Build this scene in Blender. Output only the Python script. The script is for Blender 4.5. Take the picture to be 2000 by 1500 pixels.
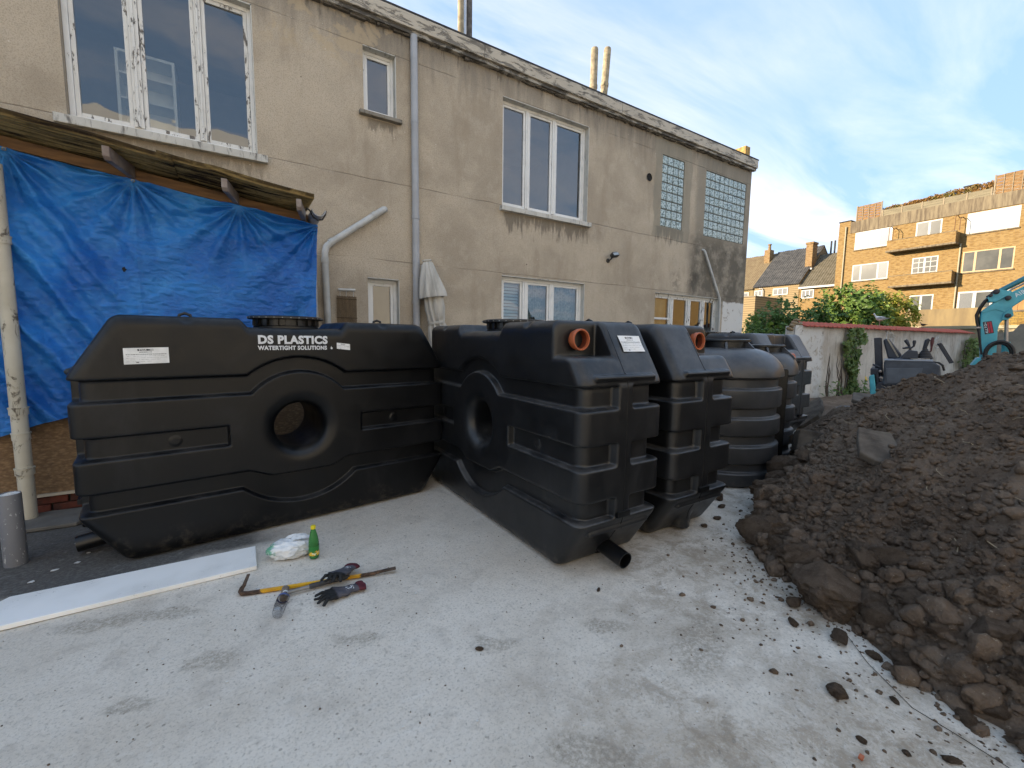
import bpy, bmesh, math, random
import numpy as np
from mathutils import Vector, Matrix, noise as mnoise

for _o in list(bpy.data.objects):
    bpy.data.objects.remove(_o)
scene = bpy.context.scene
COL = scene.collection
PI = math.pi
rnd = random.Random(7)

# ------------------------------------------------------------------ camera
# world: X runs along the rendered wall (to the right), Y towards that wall, Z up
cam_d = bpy.data.cameras.new('camera')
cam_d.sensor_fit = 'HORIZONTAL'
cam_d.sensor_width = 36.0
cam_d.lens = 36.0 * 850.83 / 2000.0
cam_d.clip_start = 0.05
cam_d.clip_end = 3000.0
cam = bpy.data.objects.new('camera', cam_d)
COL.objects.link(cam)
_pit, _roll, _yaw = math.radians(-5.8206), math.radians(0.6758), math.radians(32.5374)
_fw = Vector((math.sin(_yaw) * math.cos(_pit), math.cos(_yaw) * math.cos(_pit), math.sin(_pit)))
_rt = Vector((math.cos(_yaw), -math.sin(_yaw), 0))
_up = _rt.cross(_fw)
_r2 = _rt * math.cos(_roll) + _up * math.sin(_roll)
_u2 = -_rt * math.sin(_roll) + _up * math.cos(_roll)
cam.matrix_world = Matrix(((_r2.x, _u2.x, -_fw.x, 0.0), (_r2.y, _u2.y, -_fw.y, 0.0), (_r2.z, _u2.z, -_fw.z, 1.5), (0, 0, 0, 1)))
scene.camera = cam

# ------------------------------------------------------------------ sky and sun
SUN_EL = math.radians(15.0)
SUN_AZ = Vector((-0.88, 0.475, 0)).normalized()          # towards the sun: left, behind the rendered building
world = bpy.data.worlds.new('World')
scene.world = world
world.use_nodes = True
nt = world.node_tree
for n_ in list(nt.nodes):
    nt.nodes.remove(n_)
def wn(t, **k):
    n = nt.nodes.new(t)
    for a, b in k.items():
        setattr(n, a, b)
    return n
w_out = wn('ShaderNodeOutputWorld')
w_bg = wn('ShaderNodeBackground')
w_bg.inputs['Strength'].default_value = 0.15
sky = wn('ShaderNodeTexSky')
sky.sky_type = 'NISHITA'
sky.sun_disc = False
sky.sun_elevation = SUN_EL
sky.sun_rotation = math.atan2(SUN_AZ.x, SUN_AZ.y)
sky.altitude = 10
sky.air_density = 1.0
sky.dust_density = 0.7
sky.ozone_density = 1.0
# thin high veil: evens out the clear-sky gradient over the whole dome
gam = wn('ShaderNodeGamma')
gam.inputs[1].default_value = 0.22
nt.links.new(sky.outputs[0], gam.inputs[0])
veil = wn('ShaderNodeMixRGB', blend_type='MULTIPLY')
veil.inputs[0].default_value = 1.0
veil.inputs[2].default_value = (0.80, 1.12, 1.56, 1)
nt.links.new(gam.outputs[0], veil.inputs[1])
tc = wn('ShaderNodeTexCoord')
sep = wn('ShaderNodeSeparateXYZ')
nt.links.new(tc.outputs['Generated'], sep.inputs[0])
def wmath(op, a, b=None, clamp=False):
    n = wn('ShaderNodeMath', operation=op, use_clamp=clamp)
    for i, v in enumerate((a, b)):
        if v is None:
            continue
        if isinstance(v, (int, float)):
            n.inputs[i].default_value = v
        else:
            nt.links.new(v, n.inputs[i])
    return n.outputs[0]
zz = wmath('ADD', wmath('MAXIMUM', sep.outputs[2], 0.0), 0.12)
comb = wn('ShaderNodeCombineXYZ')
nt.links.new(wmath('DIVIDE', sep.outputs[0], zz), comb.inputs[0])
nt.links.new(wmath('DIVIDE', sep.outputs[1], zz), comb.inputs[1])
mp = wn('ShaderNodeMapping')
mp.inputs['Rotation'].default_value = (0, 0, math.radians(35))
mp.inputs['Scale'].default_value = (0.45, 1.5, 1)
mp.inputs['Location'].default_value = (0.4, 3.3, 0)
nt.links.new(comb.outputs[0], mp.inputs[0])
cn1 = wn('ShaderNodeTexNoise')
cn1.inputs['Scale'].default_value = 1.5
cn1.inputs['Detail'].default_value = 9
cn1.inputs['Roughness'].default_value = 0.58
cn1.inputs['Distortion'].default_value = 0.6
nt.links.new(mp.outputs[0], cn1.inputs['Vector'])
cn2 = wn('ShaderNodeTexNoise')
cn2.inputs['Scale'].default_value = 0.45
cn2.inputs['Detail'].default_value = 3
nt.links.new(comb.outputs[0], cn2.inputs['Vector'])
cmask = wmath('MULTIPLY', wmath('MULTIPLY', wmath('SUBTRACT', cn1.outputs['Fac'], 0.43), 3.6, True),
              wmath('MULTIPLY', wmath('SUBTRACT', cn2.outputs['Fac'], 0.28), 3.4, True), True)
cloud = wn('ShaderNodeMixRGB')
cloud.inputs[1].default_value = (0, 0, 0, 1)
# cloud light: the same sky, desaturated and brighter
bw = wn('ShaderNodeRGBToBW')
nt.links.new(veil.outputs[0], bw.inputs[0])
lum = wmath('ADD', wmath('MULTIPLY', bw.outputs[0], 1.95), 0.0)
crgb = wn('ShaderNodeCombineXYZ')
nt.links.new(wmath('MULTIPLY', lum, 1.04), crgb.inputs[0])
nt.links.new(wmath('MULTIPLY', lum, 1.0), crgb.inputs[1])
nt.links.new(wmath('MULTIPLY', lum, 1.02), crgb.inputs[2])
nt.links.new(wmath('MULTIPLY', cmask, 0.92), cloud.inputs[0])
nt.links.new(veil.outputs[0], cloud.inputs[1])
nt.links.new(crgb.outputs[0], cloud.inputs[2])
nt.links.new(cloud.outputs[0], w_bg.inputs['Color'])
nt.links.new(w_bg.outputs[0], w_out.inputs[0])

sun_d = bpy.data.lights.new('sun', 'SUN')
sun_d.energy = 3.0
sun_d.angle = math.radians(0.5)
sun_d.color = (1.0, 0.85, 0.65)
sun = bpy.data.objects.new('sun', sun_d)
COL.objects.link(sun)
sun.location = (-20, 20, 20)
_sd = Vector((SUN_AZ.x * math.cos(SUN_EL), SUN_AZ.y * math.cos(SUN_EL), math.sin(SUN_EL)))
sun.rotation_euler = _sd.to_track_quat('Z', 'Y').to_euler()

scene.view_settings.view_transform = 'Standard'
scene.view_settings.look = 'None'
scene.view_settings.gamma = 1.0
scene.view_settings.use_curve_mapping = False
scene.view_settings.exposure = 1.95
scene.render.engine = 'CYCLES'
scene.cycles.use_denoising = True
scene.cycles.use_adaptive_sampling = True
scene.cycles.adaptive_threshold = 0.02
scene.cycles.max_bounces = 5
scene.cycles.diffuse_bounces = 3
scene.cycles.glossy_bounces = 3
scene.cycles.transmission_bounces = 4
scene.cycles.transparent_max_bounces = 8
scene.cycles.caustics_reflective = False
scene.cycles.caustics_refractive = False
scene.cycles.sample_clamp_indirect = 6.0

# ------------------------------------------------------------------ material helpers
def lin(h):
    if isinstance(h, str):
        h = h.lstrip('#')
        c = [int(h[i:i + 2], 16) / 255 for i in (0, 2, 4)]
        return tuple(x / 12.92 if x <= 0.04045 else ((x + 0.055) / 1.055) ** 2.4 for x in c)
    return tuple(h)

class NT:
    """small node-graph writer for one material"""
    def __init__(s, name, rough=0.7, metallic=0.0, spec=0.5):
        s.m = bpy.data.materials.new(name)
        s.m.use_nodes = True
        s.t = s.m.node_tree
        s.b = s.t.nodes['Principled BSDF']
        s.b.inputs['Roughness'].default_value = rough
        s.b.inputs['Metallic'].default_value = metallic
        s.b.inputs['Specular IOR Level'].default_value = spec
        c = s.n('ShaderNodeTexCoord')
        s.co = c.outputs['Object']
        s.gen = c.outputs['Generated']
        s._xyz = None
    def n(s, t, **k):
        x = s.t.nodes.new(t)
        for a, b in k.items():
            setattr(x, a, b)
        return x
    def inp(s, sock, v):
        if v is None:
            return
        if hasattr(v, 'is_linked'):
            s.t.links.new(v, sock)
        elif isinstance(v, (tuple, list)):
            sock.default_value = tuple(v) + (1,) if (len(v) == 3 and sock.type == 'RGBA') else tuple(v)
        else:
            sock.default_value = v
    def math(s, op, a, b=None, c=None, clamp=False):
        x = s.n('ShaderNodeMath', operation=op, use_clamp=clamp)
        for i, v in enumerate((a, b, c)):
            s.inp(x.inputs[i], v)
        return x.outputs[0]
    def mapped(s, scale=(1, 1, 1), loc=(0, 0, 0), rot=(0, 0, 0), vec=None):
        x = s.n('ShaderNodeMapping')
        x.inputs['Scale'].default_value = scale
        x.inputs['Location'].default_value = loc
        x.inputs['Rotation'].default_value = rot
        s.inp(x.inputs[0], s.co if vec is None else vec)
        return x.outputs[0]
    def noise(s, scale, detail=4, rough=0.55, dist=0.0, vec=None):
        x = s.n('ShaderNodeTexNoise')
        x.inputs['Scale'].default_value = scale
        x.inputs['Detail'].default_value = detail
        x.inputs['Roughness'].default_value = rough
        x.inputs['Distortion'].default_value = dist
        s.inp(x.inputs['Vector'], s.co if vec is None else vec)
        return x.outputs['Fac']
    def vor(s, scale, feature='F1', vec=None, out='Distance', rand=1.0):
        x = s.n('ShaderNodeTexVoronoi', feature=feature)
        x.inputs['Scale'].default_value = scale
        x.inputs['Randomness'].default_value = rand
        s.inp(x.inputs['Vector'], s.co if vec is None else vec)
        return x.outputs[out]
    def wave(s, scale, dist=0.0, dirn='X', vec=None, detail=2):
        x = s.n('ShaderNodeTexWave', bands_direction=dirn)
        x.inputs['Scale'].default_value = scale
        x.inputs['Distortion'].default_value = dist
        x.inputs['Detail'].default_value = detail
        s.inp(x.inputs['Vector'], s.co if vec is None else vec)
        return x.outputs['Fac']
    def ramp(s, v, lo, hi, a=0.0, b=1.0):
        x = s.n('ShaderNodeMapRange', clamp=True)
        x.interpolation_type = 'SMOOTHSTEP'
        s.inp(x.inputs[0], v)
        for i, q in zip((1, 2, 3, 4), (lo, hi, a, b)):
            x.inputs[i].default_value = q
        return x.outputs[0]
    def mix(s, f, a, b, mode='MIX'):
        x = s.n('ShaderNodeMixRGB', blend_type=mode)
        s.inp(x.inputs[0], f)
        s.inp(x.inputs[1], a)
        s.inp(x.inputs[2], b)
        return x.outputs[0]
    def xyz(s):
        if s._xyz is None:
            x = s.n('ShaderNodeSeparateXYZ')
            s.inp(x.inputs[0], s.co)
            s._xyz = x.outputs
        return s._xyz
    def box(s, axes, soft):
        """soft mask, 1 inside; axes = [(coordinate, lo, hi), ...]"""
        r = None
        for c, lo, hi in axes:
            a = s.math('MULTIPLY', s.ramp(c, lo - soft, lo + soft), s.ramp(c, hi - soft, hi + soft, 1, 0))
            r = a if r is None else s.math('MULTIPLY', r, a)
        return r
    def warp(s, amp, scale):
        """object coordinates pushed about by noise"""
        x = s.n('ShaderNodeTexNoise')
        x.inputs['Scale'].default_value = scale
        x.inputs['Detail'].default_value = 4
        s.inp(x.inputs['Vector'], s.co)
        a = s.n('ShaderNodeVectorMath', operation='MULTIPLY_ADD')
        s.inp(a.inputs[0], x.outputs['Color'])
        a.inputs[1].default_value = (amp * 2,) * 3
        v = s.n('ShaderNodeVectorMath', operation='SUBTRACT')
        s.inp(v.inputs[0], s.co)
        v.inputs[1].default_value = (amp,) * 3
        s.inp(a.inputs[2], v.outputs[0])
        q = s.n('ShaderNodeSeparateXYZ')
        s.inp(q.inputs[0], a.outputs[0])
        return q.outputs
    def bump(s, h, strength=0.3, dist=0.01):
        x = s.n('ShaderNodeBump')
        x.inputs['Strength'].default_value = strength
        x.inputs['Distance'].default_value = dist
        s.inp(x.inputs['Height'], h)
        s.inp(s.b.inputs['Normal'], x.outputs[0])
    def col(s, c):
        s.inp(s.b.inputs['Base Color'], c)
        return s
    def rough(s, c):
        s.inp(s.b.inputs['Roughness'], c)
        return s

def pmat(name, c, rough=0.7, var=0.25, scale=4.0, bump=0.0, bscale=40.0, metallic=0.0, spec=0.5, c2=None, stretch=(1, 1, 1)):
    g = NT(name, rough, metallic, spec)
    a = lin(c)
    b = lin(c2) if c2 else tuple(x * (1 - var) for x in a)
    v = g.mapped(stretch)
    f = g.ramp(g.noise(scale, 6, 0.6, vec=v), 0.32, 0.68)
    g.col(g.mix(f, b, a))
    if bump:
        g.bump(g.noise(bscale, 5, 0.6, vec=v), bump, 0.01)
    return g.m

# ------------------------------------------------------------------ mesh helpers
class MB:
    def __init__(s):
        s.v, s.f, s.mi = [], [], []
    def add(s, vs, fs, mi=0, M=None):
        o = len(s.v)
        if M is not None:
            vs = [M @ Vector(p) for p in vs]
        s.v.extend(tuple(p) for p in vs)
        for f in fs:
            s.f.append(tuple(i + o for i in f))
            s.mi.append(mi)
        return s
    def box(s, a, b, mi=0, M=None):
        x0, y0, z0 = a
        x1, y1, z1 = b
        vs = [(x0, y0, z0), (x1, y0, z0), (x1, y1, z0), (x0, y1, z0), (x0, y0, z1), (x1, y0, z1), (x1, y1, z1), (x0, y1, z1)]
        return s.add(vs, [(0, 3, 2, 1), (4, 5, 6, 7), (0, 1, 5, 4), (1, 2, 6, 5), (2, 3, 7, 6), (3, 0, 4, 7)], mi, M)
    def bar(s, p0, p1, w, h, mi=0, up=(0, 0, 1)):
        """rectangular bar from p0 to p1, w across, h along up"""
        p0, p1 = Vector(p0), Vector(p1)
        d = (p1 - p0).normalized()
        r = d.cross(Vector(up))
        if r.length < 1e-5:
            r = d.cross(Vector((1, 0, 0)))
        r.normalize()
        u = r.cross(d)
        vs = []
        for p in (p0, p1):
            for a, b in ((-1, -1), (1, -1), (1, 1), (-1, 1)):
                vs.append(p + r * (a * w / 2) + u * (b * h / 2))
        return s.add(vs, [(0, 3, 2, 1), (4, 5, 6, 7), (0, 1, 5, 4), (1, 2, 6, 5), (2, 3, 7, 6), (3, 0, 4, 7)], mi)
    def tube(s, pts, r, n=10, cap=True, mi=0):
        pts = [Vector(p) for p in pts]
        rs = r if isinstance(r, (list, tuple)) else [r] * len(pts)
        d0 = (pts[1] - pts[0]).normalized()
        u = d0.orthogonal().normalized()
        vs, fs = [], []
        for i, p in enumerate(pts):
            if i == 0:
                d = d0
            elif i == len(pts) - 1:
                d = (pts[i] - pts[i - 1]).normalized()
            else:
                d = ((pts[i + 1] - pts[i]).normalized() + (pts[i] - pts[i - 1]).normalized())
                d = d.normalized() if d.length > 1e-6 else d0
            u = (u - d * u.dot(d))
            u = u.normalized() if u.length > 1e-6 else d.orthogonal().normalized()
            w = d.cross(u)
            for k in range(n):
                a = 2 * PI * k / n
                vs.append(p + (u * math.cos(a) + w * math.sin(a)) * rs[i])
        for i in range(len(pts) - 1):
            for k in range(n):
                a, b = i * n + k, i * n + (k + 1) % n
                fs.append((a, b, b + n, a + n))
        if cap:
            fs.append(tuple(range(n - 1, -1, -1)))
            fs.append(tuple(range((len(pts) - 1) * n, len(pts) * n)))
        return s.add(vs, fs, mi)
    def lathe(s, prof, n=32, M=None, mi=0, fn=None):
        vs, fs = [], []
        for r, z in prof:
            for k in range(n):
                a = 2 * PI * k / n
                q = r if fn is None else fn(r, z, a)
                vs.append((q * math.cos(a), q * math.sin(a), z))
        for i in range(len(prof) - 1):
            for k in range(n):
                a, b = i * n + k, i * n + (k + 1) % n
                fs.append((a, b, b + n, a + n))
        return s.add(vs, fs, mi, M)
    def prism(s, poly, a, b, axis='y', mi=0, M=None):
        """closed polygon in the plane across axis, from a to b along it"""
        def P(q, t):
            return {'y': (q[0], t, q[1]), 'x': (t, q[0], q[1]), 'z': (q[0], q[1], t)}[axis]
        n = len(poly)
        vs = [P(q, a) for q in poly] + [P(q, b) for q in poly]
        fs = [tuple(range(n)), tuple(range(2 * n - 1, n - 1, -1))] + [(i, i + n, (i + 1) % n + n, (i + 1) % n) for i in range(n)]
        return s.add(vs, fs, mi, M)
    def build(s, name, mats, parent=None, smooth=0, bevel=0, seg=2, origin=None, fix=True):
        """origin: world point that becomes the object's own zero (top-level single-mesh things)"""
        me = bpy.data.meshes.new(name)
        vs = s.v
        if origin is not None:
            o = Vector(origin)
            vs = [(p[0] - o.x, p[1] - o.y, p[2] - o.z) for p in vs]
        me.from_pydata(vs, [], s.f)
        mats = mats if isinstance(mats, (list, tuple)) else [mats]
        for m in mats:
            me.materials.append(m)
        if len(mats) > 1:
            me.polygons.foreach_set('material_index', s.mi)
        if fix:
            bm = bmesh.new()
            bm.from_mesh(me)
            bmesh.ops.recalc_face_normals(bm, faces=bm.faces)
            bm.to_mesh(me)
            bm.free()
        if smooth:
            me.shade_smooth()
            if smooth < 180:
                me.set_sharp_from_angle(angle=math.radians(smooth))
        me.update()
        return link(name, me, parent, bevel, seg, origin)

def link(name, me, parent=None, bevel=0, seg=2, origin=None):
    o = bpy.data.objects.new(name, me)
    COL.objects.link(o)
    if origin is not None:
        o.location = origin
    if parent is not None:
        o.parent = parent
        if parent.get('_w'):
            o.location = -Vector(parent.location)
    if bevel:
        b = o.modifiers.new('bevel', 'BEVEL')
        b.width = bevel
        b.segments = seg
        b.limit_method = 'ANGLE'
        b.angle_limit = math.radians(35)
    return o

_roots = []
def thing(name, label, cat, loc=(0, 0, 0), rz=0.0, group=None, worldparts=False):
    o = bpy.data.objects.new(name, None)
    COL.objects.link(o)
    o.empty_display_size = 0.1
    o.location = loc
    o.rotation_euler = (0, 0, rz)
    o['label'] = label
    o['category'] = cat
    if group:
        o['group'] = group
    if worldparts:
        o['_w'] = 1            # parts are written in world coordinates
        _roots.append(o)
    return o
def tag(o, label, cat, group=None):
    o['label'] = label
    o['category'] = cat
    if group:
        o['group'] = group
    return o
def kind(o, k):
    o['kind'] = k
    return o

def fast_mesh(name, V, F, mats, smooth=True):
    """numpy vertices (n,3) and quads/tris (m,k)"""
    me = bpy.data.meshes.new(name)
    V = np.ascontiguousarray(V, dtype=np.float32)
    F = np.ascontiguousarray(F, dtype=np.int32)
    k = F.shape[1]
    me.vertices.add(len(V))
    me.vertices.foreach_set('co', V.ravel())
    me.loops.add(F.size)
    me.loops.foreach_set('vertex_index', F.ravel())
    me.polygons.add(len(F))
    me.polygons.foreach_set('loop_start', np.arange(0, F.size, k, dtype=np.int32))
    me.polygons.foreach_set('loop_total', np.full(len(F), k, dtype=np.int32))
    me.update(calc_edges=True)
    for m in (mats if isinstance(mats, (list, tuple)) else [mats]):
        me.materials.append(m)
    if smooth:
        me.shade_smooth()
    return me

def vnoise(x, y, seed=0):
    """smooth 2-D gradient noise on arrays, about -1..1"""
    xi, yi = np.floor(x).astype(np.int64), np.floor(y).astype(np.int64)
    xf, yf = x - xi, y - yi
    def g(ix, iy):
        h = (ix * 374761393 + iy * 668265263 + seed * 974711) & 0x7fffffff
        h = ((h ^ (h >> 13)) * 1274126177) & 0x7fffffff
        a = (h & 0xffff) / 65536.0 * 2 * np.pi
        return np.cos(a), np.sin(a)
    u, v = xf * xf * xf * (xf * (xf * 6 - 15) + 10), yf * yf * yf * (yf * (yf * 6 - 15) + 10)
    def d(ix, iy, dx, dy):
        a, b = g(ix, iy)
        return a * dx + b * dy
    n00, n10 = d(xi, yi, xf, yf), d(xi + 1, yi, xf - 1, yf)
    n01, n11 = d(xi, yi + 1, xf, yf - 1), d(xi + 1, yi + 1, xf - 1, yf - 1)
    return ((n00 * (1 - u) + n10 * u) * (1 - v) + (n01 * (1 - u) + n11 * u) * v) * 1.5
def fbm(x, y, octs=5, seed=0, gain=0.5):
    r, a = 0, 1.0
    for i in range(octs):
        r = r + a * vnoise(x * 2 ** i, y * 2 ** i, seed + i * 17)
        a *= gain
    return r
def worley(x, y, seed=0):
    xi, yi = np.floor(x).astype(np.int64), np.floor(y).astype(np.int64)
    best = np.full(x.shape, 9.0)
    for dx in (-1, 0, 1):
        for dy in (-1, 0, 1):
            ix, iy = xi + dx, yi + dy
            h = (ix * 374761393 + iy * 668265263 + seed * 974711) & 0x7fffffff
            h = ((h ^ (h >> 13)) * 1274126177) & 0x7fffffff
            px, py = (h & 0xfff) / 4096.0, ((h >> 12) & 0xfff) / 4096.0
            best = np.minimum(best, (ix + px - x) ** 2 + (iy + py - y) ** 2)
    return np.sqrt(best)
# ================================================================== ground
def concrete_mat():
    g = NT('concrete_slab', 0.85, 0, 0.3)
    big = g.noise(0.55, 4, 0.6)
    mid = g.noise(3.2, 6, 0.65, 0.4)
    base = g.mix(g.ramp(big, 0.35, 0.65), lin('#c9beae'), lin('#ded5c7'))
    base = g.mix(g.math('MULTIPLY', g.ramp(mid, 0.50, 0.72), 0.55), base, lin('#ada294'))
    # broom-streaked pale laitance
    st = g.noise(6.0, 5, 0.7, 1.0, g.mapped((0.5, 1.6, 1), rot=(0, 0, 0.5)))
    base = g.mix(g.math('MULTIPLY', g.ramp(st, 0.55, 0.75), 0.35), base, lin('#dedad2'))
    # brown dirt walked off the soil heap
    X, Y, Z = g.xyz()
    far = g.ramp(g.math('ADD', X, g.math('MULTIPLY', Y, -0.9)), -0.7, 0.9)
    dirt = g.math('MULTIPLY', g.ramp(g.noise(1.7, 7, 0.74, 0.5), 0.42, 0.60), far)
    base = g.mix(g.math('MULTIPLY', dirt, 0.45), base, lin('#93836d'))
    fine_d = g.math('MULTIPLY', g.ramp(g.noise(6.5, 8, 0.8, 0.4), 0.44, 0.60), g.math('MULTIPLY', far, g.ramp(g.noise(0.8, 3), 0.35, 0.55)))
    base = g.mix(g.math('MULTIPLY', fine_d, 0.6), base, lin('#84735d'))
    # fine pits and dark grit
    sp = g.noise(75, 4, 0.75)
    base = g.mix(g.math('MULTIPLY', g.ramp(sp, 0.50, 0.66), 0.55), base, lin('#968d80'))
    base = g.mix(g.math('MULTIPLY', g.ramp(g.noise(48, 4, 0.75, 0.3), 0.54, 0.66), 0.22), base, lin('#e2ded6'))
    base = g.mix(g.math('MULTIPLY', g.ramp(g.noise(14, 6, 0.75), 0.5, 0.68), 0.35), base, lin('#a2998c'))
    sp2 = g.noise(33, 2, 0.5)
    base = g.mix(g.math('MULTIPLY', g.ramp(sp2, 0.66, 0.74), 0.45), base, lin('#6b655b'))
    grit = g.math('MULTIPLY', g.ramp(g.vor(19), 0.10, 0.15, 1, 0), g.ramp(g.noise(5, 3), 0.47, 0.56))
    base = g.mix(g.math('MULTIPLY', grit, 0.45), base, lin('#5d564c'))
    # dirty boot prints and smears
    wx, wy, wz = g.warp(0.075, 10)
    prints = None
    for cx, cy, ax, ay, rot in ((0.46, 2.13, .12, .05, -0.5), (-0.15, 2.33, .13, .07, -0.45), (-0.38, 2.87, .2, .06, -0.4),
                                (-0.66, 2.95, .22, .07, -0.3), (1.03, 1.74, .13, .06, -0.5), (-0.42, 2.2, .1, .05, -.4), (1.60, 1.55, .14, .06, -.6), (1.05, 1.05, .2, .08, -.7), (1.9, 1.2, .3, .12, .5)):
        c, s_ = math.cos(rot), math.sin(rot)
        dx, dy = g.math('SUBTRACT', wx, cx), g.math('SUBTRACT', wy, cy)
        u = g.math('MULTIPLY', g.math('ADD', g.math('MULTIPLY', dx, c), g.math('MULTIPLY', dy, s_)), 1 / ax)
        v = g.math('MULTIPLY', g.math('ADD', g.math('MULTIPLY', dx, -s_), g.math('MULTIPLY', dy, c)), 1 / ay)
        r = g.math('ADD', g.math('MULTIPLY', u, u), g.math('MULTIPLY', v, v))
        e = g.ramp(r, 0.3, 1.35, 1, 0)
        prints = e if prints is None else g.math('MAXIMUM', prints, e)
    pn = g.ramp(g.noise(48, 5, 0.75), 0.34, 0.62)
    base = g.mix(g.math('MULTIPLY', g.math('MULTIPLY', prints, pn), 0.5), base, lin('#6d6250'))
    # old dark asphalt strip along the lean-to
    edge = g.math('ADD', Y, g.math('MULTIPLY', g.noise(1.6, 5, 0.6), 0.45))
    asp = g.math('MULTIPLY', g.ramp(edge, 3.62, 3.78), g.ramp(g.math('ADD', X, g.math('MULTIPLY', g.noise(2.0, 5), 0.6)), 0.25, 0.75, 1, 0))
    asph = g.mix(g.ramp(g.noise(40, 4, 0.7), 0.35, 0.7), lin('#3b3a39'), lin('#5a5957'))
    asph = g.mix(g.math('MULTIPLY', g.ramp(g.noise(9, 5, 0.7), 0.57, 0.66), 0.35), asph, lin('#8a8986'))
    base = g.mix(g.math('MULTIPLY', asp, 0.93), base, asph)
    g.col(base)
    h = g.math('ADD', g.math('MULTIPLY', g.noise(55, 5, 0.7), 0.7), g.math('MULTIPLY', g.noise(9, 4), 1.2))
    g.bump(h, 0.35, 0.012)
    return g.m
def grid_mesh(x0, x1, y0, y1, nx, ny, fz):
    X, Y = np.meshgrid(np.linspace(x0, x1, nx), np.linspace(y0, y1, ny), indexing='ij')
    Z = fz(X, Y)
    V = np.stack([X, Y, Z], -1).reshape(-1, 3)
    i = np.arange(nx * ny).reshape(nx, ny)
    F = np.stack([i[:-1, :-1], i[1:, :-1], i[1:, 1:], i[:-1, 1:]], -1).reshape(-1, 4)
    return V, F
V, F = grid_mesh(-14, 12.6, -9, 7.2, 134, 82, lambda X, Y: 0.004 * fbm(X * .6, Y * .6, 2, 3))
o = link('concrete_yard', fast_mesh('concrete_yard', V, F, concrete_mat()))
kind(o, 'structure')
g = NT('bare_earth', 0.95, 0, 0.1)
g.col(g.mix(g.ramp(g.noise(0.8, 7, 0.7), 0.4, 0.62), lin('#5d5142'), lin('#55603a')))
g.bump(g.noise(6, 6, 0.7), 0.6, 0.05)
mb = MB()
mb.add([(-400, -400, -0.06), (500, -400, -0.06), (500, 500, -0.06), (-400, 500, -0.06)], [(0, 1, 2, 3)])
kind(mb.build('ground', g.m), 'structure')

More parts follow.
